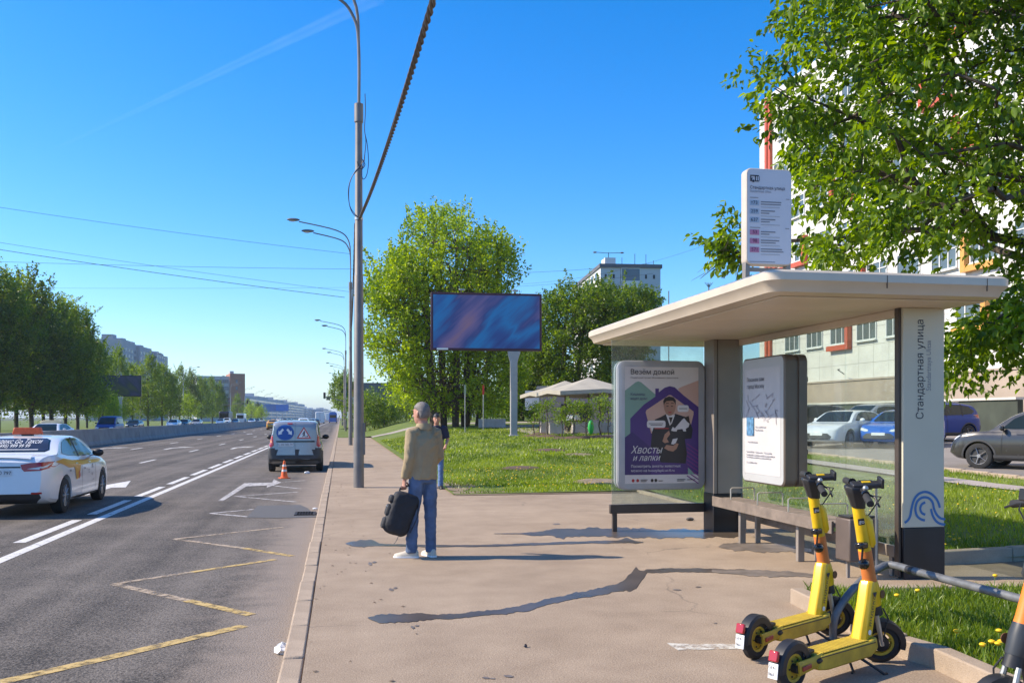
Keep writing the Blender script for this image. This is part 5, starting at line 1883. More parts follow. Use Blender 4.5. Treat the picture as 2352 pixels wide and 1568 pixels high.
# distant cars
e_white = suv(W_PAINT, 'white off-roader driving away ahead of the silver van', 'estate_car')
p = gz(711, 984, RZ)
e_white.place((-5.6, 146, RZ), NORTH)
grp = 'cars queueing in the oncoming lanes'
s_white.place((at(392, 985, 150).x + .5, at(392, 985, 150).y, RZ), SOUTH)
s_white.root['group'] = grp
s_silver.place((at(452, 985, 185).x, at(452, 985, 185).y, RZ), SOUTH)
s_silver.root['group'] = grp
s_dark.place((at(424, 985, 172).x, at(424, 985, 172).y, RZ), SOUTH)
s_dark.root['group'] = grp
for col_, d, src in ((507, 215, s_white), (521, 228, e_white), (541, 240, s_silver), (560, 265, s_dark), (578, 262, s_white), (590, 280, s_dark), (600, 300, s_silver), (655, 330, s_silver), (664, 345, s_dark), (690, 420, s_white), (640, 400, s_white), (1, 130, s_dark), (302, 175, s_dark)):
    q = at(col_, 985, d)
    x = max(-29.5, min(-17.5, q.x))
    put(src.root, 4.86, (x, q.y, RZ), SOUTH, None, grp) if src is not e_white else put(src.root, 4.5, (x, q.y, RZ), SOUTH, 'white off-roader coming along in the oncoming lanes')
grp2 = 'cars driving away in the distance'
put(s_dark.root, 4.86, (-9.4, 178, RZ), NORTH, 'dark saloon car driving away beyond the yellow taxi', grp2)
put(s_silver.root, 4.86, (-5.9, 196, RZ), NORTH, 'silver saloon car driving away beyond the white off-roader', grp2)
put(s_dark.root, 4.86, (-5.8, 225, RZ), NORTH, 'dark saloon car driving away beyond the yellow taxi', grp2)
put(s_white.root, 4.86, (-2.3, 400, RZ), NORTH, 'white saloon car driving away beyond the blue bus', grp2)
put(s_white.root, 4.86, (-9.5, 330, RZ), NORTH, 'white saloon car far ahead in the middle lane', grp2)


# ---- bus and lorries
def boxy(name, label, cat, L, W, H, paint, loc, heading, wheels, glassband=True, front=True, extra=None):
    r = thing(name, label, cat, loc, heading)
    rr = [[Vector((x, y, z)) for y, z in rrect(-W / 2 + i, W / 2 - i, .35, H - i, .22, 4)] for x, i in ((-L / 2, .10), (-L / 2 + .12, 0), (L / 2 - .12, 0), (L / 2, .10))]
    MB().loft(rr).build('body', paint, r, True, 0, 30)
    for x in wheels:
        for s in (-1, 1):
            MB().lathe([(.25, -.14), (.46, -.14), (.5, -.10), (.5, .10), (.46, .14), (.25, .14)], (x, s * (W / 2 - .16), .5), EY, 20, True).build('wheel', RUBBER, r)
    return r


BUSB = mat('bus_blue', (0.01, 0.11, 0.42), 0.3, var=0.04, coat=.4)
bus = boxy('city_bus', 'blue city bus driving away in the bus lane', 'bus', 11.8, 2.5, 3.15, BUSB, (-2.35, 300, RZ), NORTH, (-3.4, 3.2))
MB().bx(-5.92, -5.905, -1.0, 1.0, 1.65, 2.55).build('rear_window', GLASSD, bus, True, .003)
MB().bx(-5.6, -3.0, -1.1, 1.1, 3.15, 3.42).build('roof_unit', BUSB, bus, True, .05)
for s in (-1, 1):
    MB().bx(-5.2, 5.4, s * 1.25 - .006, s * 1.25 + .006, 1.5, 2.6).build('side_window', GLASSD, bus, False)
    MB().bx(-5.93, -5.905, s * 1.05 - .09, s * 1.05 + .09, .8, 1.25).build('tail_light', REDLENS, bus)
lor = boxy('box_lorry', 'white box lorry far ahead between the cars', 'lorry', 7, 2.4, 3.3, W_PAINT, (-5.6, 262, RZ), NORTH, (-2.2, 2.4))
MB().bx(-3.53, -3.51, -.02, .02, .6, 3.1).build('door_gap', BLACK, lor)
lo2 = boxy('box_lorry', 'tall white lorry standing far ahead beside the blue bus', 'lorry', 9, 2.5, 3.9, W_PAINT, (-6.0, 470, RZ), NORTH, (-3, 3))
MB().bx(-4.53, -4.51, -.02, .02, .6, 3.6).build('door_gap', BLACK, lo2)
q = at(498, 985, 235)
lo3 = boxy('delivery_lorry', 'dark fronted lorry with orange flank in the oncoming lanes', 'lorry', 8, 2.45, 3.3, mat('lorry_dark', (.03, .035, .06), .4, var=.1), (max(q.x, -29), q.y, RZ), SOUTH, (-2.8, 2.8))
MB().bx(4.005, 4.02, -1.0, 1.0, 1.7, 2.7).build('windscreen', GLASSD, lo3)
MB().bx(-3.9, 3.5, 1.23, 1.24, .5, 1.3).build('flank_panel', mat('lorry_orange', (.45, .13, .03), .5, var=.1), lo3)
q = at(520, 985, 262)
lo4 = boxy('box_lorry', 'white box van behind the dark lorry in the oncoming lanes', 'lorry', 6, 2.2, 2.9, W_PAINT, (max(q.x, -28), q.y, RZ), SOUTH, (-2, 2))
MB().bx(3.005, 3.02, -.9, .9, 1.5, 2.4).build('windscreen', GLASSD, lo4)
# ================================================================ LAMP POSTS, WIRES, BOARDS, SIGNS
def catmull(pts, n=6):
    P = [Vector(p) for p in pts]
    out = []
    for i in range(len(P) - 1):
        p0, p1, p2, p3 = P[max(i - 1, 0)], P[i], P[i + 1], P[min(i + 2, len(P) - 1)]
        for k in range(n):
            t = k / n
            out.append(.5 * ((2 * p1) + (p2 - p0) * t + (2 * p0 - 5 * p1 + 4 * p2 - p3) * t * t + (3 * p1 - p0 - 3 * p2 + p3) * t ** 3))
    out.append(P[-1])
    return out


def lamp_post(name, label, group, H=9.0, thick=1.0, reach=3.0, pm=POLE, box=True):
    """arms reach towards -x; the upper arm is the longer one"""
    r = thing(name, label, 'street lamp', (0, 0, 0), 0, group)
    MB().tube([(0, 0, 0), (0, 0, 5.0), (0, 0, 5.02), (0, 0, H)], [.125 * thick, .105 * thick, .095 * thick, .082 * thick], 16).build('pole', pm, r)
    MB().tube([(0, 0, H - .35), (0, 0, H - .33), (0, 0, H + .1)], [.09 * thick, .105 * thick, .105 * thick], 16).build('collar', pm, r)
    if box:
        MB().box((.115, 0, 1.15), (.07, .16, .75)).build('service_door', pm, r, True, .01)
    for k, (rc, top, y) in enumerate(((reach, 3.6, .045), (reach * .72, 2.95, -.045))):
        pts = [(0, y, H - .3), (0, y, H + 1.4), (-.12, y, H + top * .72), (-rc * .28, y, H + top * .88), (-rc, y, H + top)]
        MB().tube(catmull(pts, 5), .036 * thick, 8).build('arm', pm, r)
        c = Vector((-rc - .32, y, H + top + .10))
        hd = MB().sphere(c, (.38, .15, .09), 14, 8)
        ho = hd.build('lamp_head', LAMPGREY, r)
        MB().sphere(c + Vector((-.05, 0, -.05)), (.22, .11, .075), 12, 7).build('lamp_glass', mat('lamp_glass', (.5, .52, .52), .2, var=0), ho)
    return r


lp1 = lamp_post('street_lamp', 'grey street lamp post with wound cable loops standing on the pavement beyond the man', None, 8.97)
q = gz(824, 1119)
lp1.location = q
P1 = q.copy()
LR = lamp_post('street_lamp', 'double armed street lamp in the row along the pavement kerb', 'street lamps along the pavement side', 9.6)
q = gz(805, 1022)
LR.location = q
P2 = q.copy()
for d, x in ((112, .62), (158, .6), (200, .6), (246, .6), (292, .6), (338, .6), (384, .6), (430, .6)):
    copy_tree(LR, (x, d, 0), 0)
LL = lamp_post('street_lamp', 'double armed street lamp in the row across the oncoming lanes', 'street lamps across the road', 9.6, 1.0, 3.0, mat('pole_pale', (.30, .30, .30), .5, .3, var=.1), False)
LL.location = (-35.6, 129, -.05)
LL.rotation_euler = (0, 0, math.pi)
for k in range(1, 13):
    copy_tree(LL, (-35.6, 129 + 46 * k, -.05), math.pi)
# thinner posts by the pavement edge
for (x, y, hh) in ((786, 978, 9.5), (791, 984, 8.5)):
    q = gz(x, y)
    pst = thing('trolley_post', 'plain grey wire post in the row along the pavement kerb', 'post', q, 0, 'plain wire posts by the kerb')
    MB().tube([(0, 0, 0), (0, 0, hh)], [.14, .10], 12).build('pole', POLE, pst)

# twisted cable from the near post over the viewer's head
CABLE = mat('cable_brown', (0.085, 0.066, 0.058), 0.6, var=0.2, vs=30)


def twisted(name, label, A, B, sag, rad, strand, pitch, n):
    r = thing_w(name, label, 'cable', A)
    A, B = Vector(A), Vector(B)
    L = (B - A).length
    d = (B - A).normalized()
    u = d.cross(UP).normalized()
    w = u.cross(d)
    for s in range(3):
        pts = []
        for i in range(n + 1):
            t = i / n
            c = A + (B - A) * t - UP * (4 * sag * t * (1 - t))
            a = 2 * math.pi * (t * L / pitch + s / 3)
            pts.append(c + u * rad * math.cos(a) + w * rad * math.sin(a))
        MB().tube(pts, strand, 6).build('strand', CABLE, r)
    return r


top1 = Vector((P1.x + .02, P1.y - .1, EYE + (958 - 503) / FPX * (3486 / 161.0)))
twisted('twisted_cable', 'thick twisted overhead cable running from the near lamp post over the pavement', top1, Vector((1.38, -11.5, 6.35)), 0.95, .020, .0165, .55, 520)
twisted('twisted_cable', 'thin twisted cable running between the lamp posts beyond the near post', top1 + Vector((-.1, .2, -.1)), Vector((P2.x, P2.y, 6.9)), 0.9, .018, .013, .5, 260)
lo = thing_w('cable_loops', 'loose black and blue cable loops tied to the near lamp post', 'cable', (P1.x, P1.y - .12, 6.3))
s = 21.6 / FPX


def lpx(x, y, dy=-.13):
    p = at(x, y, 21.55)
    p.y += dy
    return p


BLUEC = mat('cable_blue', (.02, .07, .16), .5, var=.1)
for m, pts in ((BLUEC, [(838, 392), (843, 415), (846, 455), (842, 485), (834, 495), (830, 480), (836, 455), (838, 430)]),
               (BLACK, [(836, 450), (826, 468), (808, 490), (800, 520), (803, 555), (812, 575), (826, 583)]),
               (BLUEC, [(832, 460), (815, 478), (803, 505), (801, 540), (806, 562), (820, 580)]),
               (BLACK, [(838, 300), (839, 340), (837, 380), (840, 410), (836, 450)]),
               (BLACK, [(820, 455), (828, 472), (838, 462), (830, 448)])):
    sh_ = -80 if m is None else 0
    MB().tube(catmull([lpx(x, y - 80) for x, y in pts], 5), .010, 6).build('loop', m, lo)
MB().lathe([(.088, -.03), (.10, -.03), (.10, .03), (.088, .03)], (P1.x, P1.y, top1.z), UP, 16, True).build('clamp', STEEL, lo)

# overhead wires across the street
WIRE = mat('wire_black', (.03, .03, .035), .6, var=0)


def wire(pts, r, label, n=14, sag=.6):
    A, B = pts
    o = MB().tube([A + (B - A) * (i / n) - UP * (4 * sag * (i / n) * (1 - i / n)) for i in range(n + 1)], r, 5).build('overhead_wire', WIRE, None)
    return tag(o, label, 'wire', 'overhead wires spanning the road')


for (a, b, d0, d1, r, sg) in (((-1600, 190), (805, 583), 40, 54, .010, .7), ((-1600, 262), (820, 672), 42, 56, .009, .6), ((-1600, 282), (792, 683), 44, 56, .016, .9), ((-1600, 520), (820, 618), 64, 80, .014, .8), ((820, 618), (1500, 604), 80, 74, .012, .3), ((820, 660), (1500, 628), 84, 80, .010, .4),
                              ((1200, 652), (1640, 556), 78, 70, .009, .2), ((-1600, 625), (800, 660), 84, 100, .010, .8)):
    wire((at(*a, d0), at(*b, d1)), r, 'thin dark overhead wire stretched high across the road')


# ---------------------------------------------------------------- billboards
def blurmat(name, cols, scale, rot, stretch=6.0):
    """printed sheet: streaks of colour"""
    m = bpy.data.materials.new(name)
    m.use_nodes = True
    nt = m.node_tree
    b = nt.nodes['Principled BSDF']
    b.inputs['Roughness'].default_value = .4
    tc = nt.nodes.new('ShaderNodeTexCoord')
    mp = nt.nodes.new('ShaderNodeMapping')
    mp.inputs['Rotation'].default_value = (0, 0, 0)
    mp.vector_type = 'TEXTURE'
    mp.inputs['Rotation'].default_value = (0, rot, 0)
    mp.inputs['Scale'].default_value = (stretch, 1, 1)
    nt.links.new(tc.outputs['Object'], mp.inputs['Vector'])
    n1 = nt.nodes.new('ShaderNodeTexNoise')
    n1.inputs['Scale'].default_value = scale * 1.6
    n1.inputs['Detail'].default_value = 3
    nt.links.new(mp.outputs[0], n1.inputs['Vector'])
    n2 = nt.nodes.new('ShaderNodeTexNoise')
    n2.inputs['Scale'].default_value = scale * .32
    n2.inputs['Detail'].default_value = 1
    nt.links.new(tc.outputs['Object'], n2.inputs['Vector'])
    mx = nt.nodes.new('ShaderNodeMix')
    mx.inputs['Factor'].default_value = .62
    nt.links.new(n1.outputs['Fac'], mx.inputs[2])
    nt.links.new(n2.outputs['Fac'], mx.inputs[3])
    rp = nt.nodes.new('ShaderNodeValToRGB')
    e = rp.color_ramp.elements
    e[0].position, e[1].position = .34, .66
    e[0].color, e[1].color = cols[0] + (1,), cols[-1] + (1,)
    for i, c in enumerate(cols[1:-1]):
        x = e.new(.34 + .32 * (i + 1) / (len(cols) - 1))
        x.color = c + (1,)
    nt.links.new(mx.outputs[0], rp.inputs['Fac'])
    nt.links.new(rp.outputs[0], b.inputs['Base Color'])
    return m


def billboard(label, p, z0, W, H, off, sheet_m, frame_m, post_m, post_w=.42, rz=0.0, post2=None, lamps=True, name='billboard'):
    """p: foot of the post; board spans W x H from z0 up, shifted off sideways"""
    r = thing(name, label, 'billboard', p, rz)
    hz = z0 - p[2]
    b = MB().bx(off - W / 2, off + W / 2, -.18, .18, hz, hz + H).build('board', frame_m, r, True, .02)
    MB().add([(off - W / 2 + .12, -.186, hz + .12), (off + W / 2 - .12, -.186, hz + .12), (off + W / 2 - .12, -.186, hz + H - .12), (off - W / 2 + .12, -.186, hz + H - .12)], [(0, 1, 2, 3)]).build('poster', sheet_m, b, False)
    po = MB()
    po.prism([(-post_w / 2, 0), (post_w / 2, 0), (post_w / 2, hz - .6), (post_w * .95, hz - .02), (-post_w * .95, hz - .02), (-post_w / 2, hz - .6)], (0, post_w / 2, 0), EX, UP, post_w)
    po.build('post', post_m, r, True, .02)
    MB().bx(-post_w * .7, post_w * .7, -post_w * .7, post_w * .7, 0, .12).build('foot', post_m, r, True, .02)
    if lamps:
        for x in (off - W * .23, off + W * .25):
            MB().tube([(x, 0, hz + H), (x, -.5, hz + H + .12)], .03, 6).build('lamp_arm', STEEL, b)
            MB().box((x, -.55, hz + H + .1), (.3, .14, .08)).build('lamp', STEEL, b, True, .02)
    return r


PGREY = mat('post_pale', (.46, .45, .47), .5, .1, var=.06)
BF = mat('board_frame', (.055, .012, .03), .5, var=.1)
q = gt(1180, 1003)
bbd = (Vector((q.x, q.y, 0)) - Vector((0, 0, 0))).length
dep = q.x * ST + q.y * CT
ppm = FPX / dep
blue_sheet = blurmat('billboard_print', [(.03, .035, .16), (.04, .09, .30), (.03, .24, .52), (.06, .08, .26), (.26, .16, .32), (.42, .20, .27)], .9, -.75)
billboard('large billboard on a pale post with a blurred blue and pink poster above the lawn', q, EYE + (958 - 806) / ppm, 254 / ppm, 131 / ppm, -63 / ppm, blue_sheet, BF, mat('post_mid', (.36, .35, .36), .5, .1, var=.06), .36, -TH * .3)
shape('billboard_tag', [(-.30, 0), (.30, 0), (.30, .1), (-.30, .1)], (0, 0, 0), EX, UP, WHITE, None)
tg = bpy.data.objects['billboard_tag']
bb_root = bpy.data.objects['billboard']
tg.parent = [c for c in bb_root.children if c.name.startswith('board')][0]
tg.location = (-63 / ppm - 232 / ppm / 2 + .35, -.192, EYE + (958 - 806) / ppm - q.z + .02)
q = gd(277, 140, -.05)
billboard('dark olive and violet billboard across the oncoming lanes among the trees', q, EYE + 48 / 15., 6.0, 3.2, .0, blurmat('dark_print', [(.035, .045, .02), (.09, .10, .04), (.05, .055, .075), (.075, .07, .13), (.03, .035, .03)], .8, .9), BLACK, PGREY, .4)
q = gd(506, 315, -.05)
billboard('far billboard with a dark crowd picture and red lower edge across the road', q, EYE + 21 / 6.67, 6.2, 3.6, 0, blurmat('crowd_print', [(.02, .02, .03), (.10, .10, .12), (.28, .27, .30), (.05, .04, .05), (.3, .07, .05)], 1.4, .2, 2), BLACK, PGREY, .4)
q = gd(875, 152, .5)
billboard('grey olive billboard on two posts far beyond the near lamp post', q, EYE + 36 / 13.8, 6.6, 3.1, .2, blurmat('grey_print', [(.10, .10, .105), (.15, .14, .155), (.13, .14, .09), (.17, .18, .08)], .6, .9), BLACK, PGREY, .35)
for i, (x, w_) in enumerate(((615, 6.5), (648, 5.2))):
    q = gd(x, 430, -.05)
    billboard(('wide', 'shorter')[i] + ' plain blue hoarding far off beside the long apartment block', q, EYE + 14 / 4.9, w_ * 1.15, 3.2, 0, mat('banner_blue%d' % i, ((.10, .19, .45), (.04, .18, .55))[i], .5, var=.1, vs=.6), mat('banner_blue_edge', (.05, .13, .4), .5, var=.1), PGREY, .3, lamps=False)


# ---------------------------------------------------------------- traffic lights and signs down the road
def signal(label, p, reach, H, side):
    r = thing('traffic_light', label, 'traffic light', p)
    MB().tube([(0, 0, 0), (0, 0, H + .3)], [.12, .09], 12).build('post', POLE, r)
    MB().tube([(0, 0, H - .35), (side * reach, 0, H + .35)], [.08, .05], 10).build('arm', POLE, r)
    hd = MB().bx(side * reach - .18, side * reach + .18, -.15, .15, H + .05, H + 1.05).build('signal_head', BLACK, r, True, .03)
    for k, c in enumerate(((.5, .02, .02), (.45, .22, .02), (.02, .3, .08))):
        MB().cyl((side * reach, -.155, H + .88 - k * .32), (side * reach, -.20, H + .88 - k * .32), .11, n=14).build('lens', mat('lens%d' % k, tuple(x * .25 for x in c), .3, var=0), hd)
    MB().bx(side * reach * .82 - .3, side * reach * .82 + .3, -.06, .06, H - .18, H + .42).build('side_board', mat('signal_board', (.22, .19, .08), .6, var=.1), r, True, .02)


p = at(786, 918, 150)
signal('traffic light on a cantilever arm over the bus lane', (p.x + .4, 150, 0), 3.2, 4.6, -1)
p = at(560, 925, 250)
signal('traffic light on a cantilever arm reaching over the oncoming lanes', (-31.8, 262, -.05), 6.5, 5.4, 1)
sp = thing('priority_sign', 'orange priority diamond with round plates on a post by the kerb', 'road sign', (1.55, 118, 0.0))
MB().tube([(0, 0, 0), (0, 0, 4.9)], .04, 8).build('post', STEEL, sp)
MB().prism([(0, -.5), (.5, 0), (0, .5), (-.5, 0)], (0, -.06, 4.75), EX, UP, .02).build('diamond', mat('sign_amber', (.62, .26, .05), .4, var=.03), sp)
for k, z in enumerate((3.75, 2.9)):
    MB().cyl((0, -.05, z), (0, -.07, z), .36, n=20).build('disc', (mat('sign_white', (.6, .6, .6), .4, var=.03), mat('sign_dim', (.12, .12, .16), .5, var=.1))[k], sp)
for k in range(3):
    MB().bx(-.35, .35, -.065, -.05, 1.5 + k * .33, 1.78 + k * .33).build('plate', (BLACK, PLATE, BLACK)[k], sp)
# slim marker posts on the far lawn
for (x, y, lab) in ((1068, 990, 'slim post with a white and green plate on the lawn before the trees'), (1110, 985, 'slim post with a red plate on the lawn before the trees')):
    q = gt(x, y + 4)
    r = thing('marker_post', lab, 'post', q)
    MB().tube([(0, 0, 0), (0, 0, 2.9)], .03, 8).build('pole', STEEL, r)
    MB().bx(-.06, .06, -.05, -.035, 2.3, 2.9).build('plate', (mat('plate_green', (.35, .42, .3), .5, var=.2), RED)[x > 1080], r)

# ---------------------------------------------------------------- cone and litter
cp = gz(653, 1098, RZ)
cn = thing('traffic_cone', 'orange traffic cone with white bands behind the silver van', 'traffic cone', cp)
ORG = mat('cone_orange', (.80, .13, .02), .5, var=.08, vs=8)


def cr(z):
    return .135 - .10 * (z - .03) / .62


cn.scale = (.78, .78, .78)
MB().lathe([(.155, .03), (.135, .045), (cr(.20), .20), (cr(.201), .201), (cr(.3), .3), (cr(.31), .31), (cr(.44), .44), (cr(.56), .56), (.035, .66), (.025, .67)], (0, 0, 0), UP, 20).build('cone', ORG, cn)
MB().box((0, 0, .016), (.38, .38, .032), .3).build('base', ORG, cn, True, .012)
for a, b in ((.26, .34), (.45, .53)):
    MB().lathe([(cr(a) + .003, a), (cr(b) + .003, b), (cr(b) + .001, b), (cr(a) + .001, a)], (0, 0, 0), UP, 20, True).build('band', mat('cone_white', (.7, .66, .62), .4, var=.05), cn)


def crumple(p, r, seed, label, m):
    rg = random.Random(seed)
    mb = MB().sphere(p, r, 10, 7)
    mb.v = [tuple(c + rg.uniform(-.3, .3) * min(r) for c in v) for v in mb.v]
    tag(mb.build('crumpled_paper', m, None, False), label, 'litter')


q = gz(650, 1500, RZ)
crumple((q.x, q.y, RZ + .035), (.055, .06, .045), 4, 'crumpled white paper lying in the gutter', WHITE)
q = gz(732, 1082, RZ)
crumple((gz(705, 1087, RZ).x, gz(705, 1087, RZ).y, RZ + .03), (.10, .06, .04), 5, 'white scrap of paper lying under the silver van', WHITE)
q = gz(724, 1170, RZ)
crumple((q.x, q.y, RZ + .02), (.05, .03, .02), 6, 'small white scrap beside the drain grate', WHITE)
q = gz(1207, 1486)
crumple((q.x, q.y, .012), (.012, .012, .012), 8, 'tiny dark pebble on the pavement', INK)
# ================================================================ BUILDINGS
def glazing(root, o, u, w, rects, framem, glassm, depth=.12, mull=None, n=None):
    """windows on a wall plane: each an object with a recessed pane"""
    pass


WINF = mat('window_frame_white', (.62, .62, .60), .45, var=.03)
WING = mat('window_glass', (.10, .13, .14), .08, var=.25, vs=.4, spec=.6)
FACW = mat('facade_white', (.62, .60, .56), .6, var=.05, vs=.35)
FACB = mat('facade_base', (.36, .29, .23), .8, var=.12, vs=.7, bump=.1)
ACC_R = mat('accent_red', (.48, .085, .035), .5, var=.05)
ACC_O = mat('accent_orange', (.62, .30, .07), .5, var=.05)
SEAM = mat('panel_seam', (.30, .28, .26), .8, var=0)

# ---- white tiled office block along the car park
FX = 34.0
wb = thing_w('office_block', 'white tiled office block with red and orange window surrounds on a beige base', 'building', (FX + 8, 40, terrain(FX, 40)))
Y0, Y1, ZT = 2.0, 70.4, 27.0
MB().bx(FX, FX + 16, Y0, Y1, 4.1, ZT).build('wall', FACW, wb, False)
MB().bx(FX - .25, FX + 16, Y0, Y1 + .15, 0, 4.098).build('base_wall', FACB, wb, False)
MB().bx(FX - .2, FX + 16.2, Y0, Y1 + .2, ZT + .002, ZT + .5).build('parapet', FACW, wb, False)
MB().bx(FX - .32, FX - .02, Y0, Y1 + .2, 4.1, 4.22).build('base_ledge', FACB, wb, False)
for k in range(1, 20):
    z = 4.1 + k * 1.15
    MB().bx(FX - .006, FX + .0, Y0, Y1, z - .012, z + .012).build('panel_joint', SEAM, wb, False)
for k in range(40):
    y = Y0 + 1.0 + k * 1.7
    MB().bx(FX - .005, FX + .0, y - .01, y + .01, 4.1, ZT).build('panel_joint', SEAM, wb, False)
win_m = {}


def winmesh(wy, wz, pan):
    fr = MB()
    for (a, b, c, d) in ((-wy / 2, wy / 2, 0, .09), (-wy / 2, wy / 2, wz - .09, wz), (-wy / 2, -wy / 2 + .09, 0.09, wz - .09), (wy / 2 - .09, wy / 2, .09, wz - .09)):
        fr.bx(-.07, .05, a, b, c, d)
    for k in range(1, pan):
        y = -wy / 2 + wy * k / pan
        fr.bx(-.06, .04, y - .04, y + .04, .091, wz - .091)
    fr.bx(-.055, .035, -wy / 2 + .09, wy / 2 - .09, wz * .68, wz * .68 + .06)
    fr.bx(-.20, .0, -wy / 2 - .05, wy / 2 + .05, -.07, -.001)
    return fr.mesh('window'), MB().bx(-.02, -.012, -wy / 2 + .07, wy / 2 - .07, .07, wz - .07).mesh('pane')


wA = winmesh(2.3, 1.65, 3)
wB = winmesh(1.5, 1.65, 2)
rw_ = random.Random(21)
for fl in range(6):
    z = 6.7 + fl * 3.35
    y = 6.0
    i = 0
    while y < 67.5:
        big = rw_.random() < .72
        wm = wA if big else wB
        o = link('window', wm[0], WINF, wb, False)
        o.location = (FX - .0, y, z)
        pn_ = link('pane', wm[1], WING, o, False)
        acc = rw_.random()
        wy = 2.3 if big else 1.5
        if acc < .2:
            m = ACC_R if acc < .14 else ACC_O
            sgn = 1 if rw_.random() < .6 else -1
            s_ = MB()
            s_.bx(-.35, -.0, sgn * (wy / 2 + .06), sgn * (wy / 2 + .42), -.42, 1.75)
            s_.bx(-.35, -.0, -wy / 2 - .05, wy / 2 + .05, -.42, -.08)
            so = s_.build('surround', m, o, False)
        y += 3.35 if big else 2.6
        i += 1
for y, m in ((68.9, ACC_R), (68.3, ACC_R)):
    MB().bx(FX - .22, FX - .01, y - .18, y + .18, 4.3, ZT + .45).build('stripe', m, wb, False)
for y in (22.5, 30.0, 38.5, 47.5, 57):
    MB().tube([(FX - .3, y, 4.6), (FX - .8, y, 4.9), (FX - .8, y - .3, 4.9)], .03, 6).build('bracket', BLACK, wb)
# dark hedge wall in front of it
lw = thing_w('retaining_wall', 'low dark green wall with a pale coping behind the parked cars', 'wall', (31.5, 40, terrain(31.5, 40)))
MB().bx(31.4, 31.7, 38, 64, .3, 2.5).build('wall', mat('wall_dark_green', (.045, .055, .04), .8, var=.25, vs=1.2), lw, False)
MB().bx(31.3, 31.8, 38, 64, 2.502, 2.62).build('coping', mat('coping_pale', (.55, .52, .46), .7, var=.1), lw, False)


def facade(root, o, u, cols, rows, cw, rh, ww, wh, z0, fm, gm, side=None, jit=0):
    """grid of separate windows on the wall through o along u (normal = u x up)"""
    u = Vector(u).normalized()
    n = u.cross(UP)
    ang = math.atan2(u.y, u.x)
    fr = MB()
    fr.bx(-ww / 2, ww / 2, -.10, .02, 0, wh)
    fm_ = fr.mesh('window')
    pm_ = MB().bx(-ww / 2 + .12, ww / 2 - .12, -.115, -.105, .12, wh - .12).mesh('pane')
    for r in range(rows):
        for c in range(cols):
            x = (c + .5) * cw
            p = Vector(o) + u * x + UP * (z0 + r * rh)
            w = link('window', fm_, fm, root, False)
            w.location = p - (root.location if root.name not in WP else Vector((0, 0, 0)))
            w.rotation_euler = (0, 0, ang)
            link('pane', pm_, gm, w, False)


PANEL = mat('panel_grey_blue', (.46, .48, .52), .8, var=.06, vs=.2)
PANELW = mat('panel_white', (.66, .64, .61), .8, var=.06, vs=.2)
DARKG = mat('far_glass', (.13, .15, .18), .2, var=.2, vs=.2)


def block(name, label, p, ang, Lx, Ly, H, wm, rowspec=None, roofm=None, seams=True, balc=False, cat='building'):
    """box block: front along local x (length Lx), depth Ly behind; p = left front corner"""
    r = thing(name, label, cat, p, ang)
    MB().bx(0, Lx, 0, Ly, -1, H).build('wall', wm, r, False)
    MB().bx(-.25, Lx + .25, -.25, Ly + .25, H + .002, H + .6).build('roof', roofm or CONC, r, False)
    return r


def wins(r, face, n, rows, ww, wh, z0, rh, Lx, Ly, fm, gm, m0=.06):
    fr = MB().bx(-ww / 2, ww / 2, -.12, .03, 0, wh).mesh('window')
    pm = MB().bx(-ww / 2 + .12, ww / 2 - .12, -.14, -.125, .12, wh - .12).mesh('pane')
    for k in range(rows):
        for i in range(n):
            t = m0 + (1 - 2 * m0) * (i + .5) / n
            w = link('window', fr, fm, r, False)
            if face == 'F':
                w.location = (t * Lx, 0, z0 + k * rh)
            elif face == 'L':
                w.location = (0, t * Ly, z0 + k * rh)
                w.rotation_euler = (0, 0, -math.pi / 2)
            else:
                w.location = (Lx, t * Ly, z0 + k * rh)
                w.rotation_euler = (0, 0, math.pi / 2)
            link('pane', pm, gm, w, False)


# ---- nine-storey panel block behind the trees on the right: end wall to the camera, long wall tinted paler as sunlit
d = 150.0
pL, pR = at(1380, 700, d), at(1520, 700, d)
ang = math.atan2(pR.y - pL.y, pR.x - pL.x)
wid = (pR - pL).length
H = EYE + (958 - 614) / FPX * d
ap = block('apartment_block', 'pale blue grey panel apartment block with aerials rising behind the dark tree', (pL.x, pL.y, 0), ang + .10, wid, 26, H, PANEL, roofm=mat('roof_edge', (.12, .12, .14), .8, var=.1))
wins(ap, 'F', 1, 8, 3.2, 2.2, 3.0, 3.0, wid, 26, WINF, DARKG)
for k in range(7):
    x = wid * (.08 + .135 * k)
    MB().bx(x - .16, x + .16, -.06, .02, H - 1.75, H - 1.1).build('vent', BLACK, ap, False)
for k in range(1, 8):
    MB().bx(0, wid, -.03, 0.0, H - .2 - k * 3.0, H - .12 - k * 3.0).build('panel_joint', SEAM, ap, False)
for x in (.33, .66):
    MB().bx(wid * x - .04, wid * x + .04, -.03, 0.0, 0, H).build('panel_joint', SEAM, ap, False)
for k in range(8):
    MB().bx(wid * .37, wid * .63, -.75, 0, 1.9 + 3 * k, 3.0 + 3 * k).build('balcony', PANELW, ap, False)
wins(ap, 'L', 6, 8, 2.0, 1.5, 3.4, 3.0, wid, 26, WINF, DARKG)
lw_ = MB().bx(-.04, -.01, 0, 26, 0, H - .02).build('sun_tint_wall', PANELW, ap, False)  # whiter skin over the long wall: sunlight put into its colour
hut = MB().bx(1.0, 2.8, 1.5, 4.5, H + .6, H + 1.9).build('lift_house', PANELW, ap, False)
MB().tube([(1.9, 3, H + 1.9), (1.9, 3, H + 3.0)], .06, 6).build('mast', BLACK, hut)
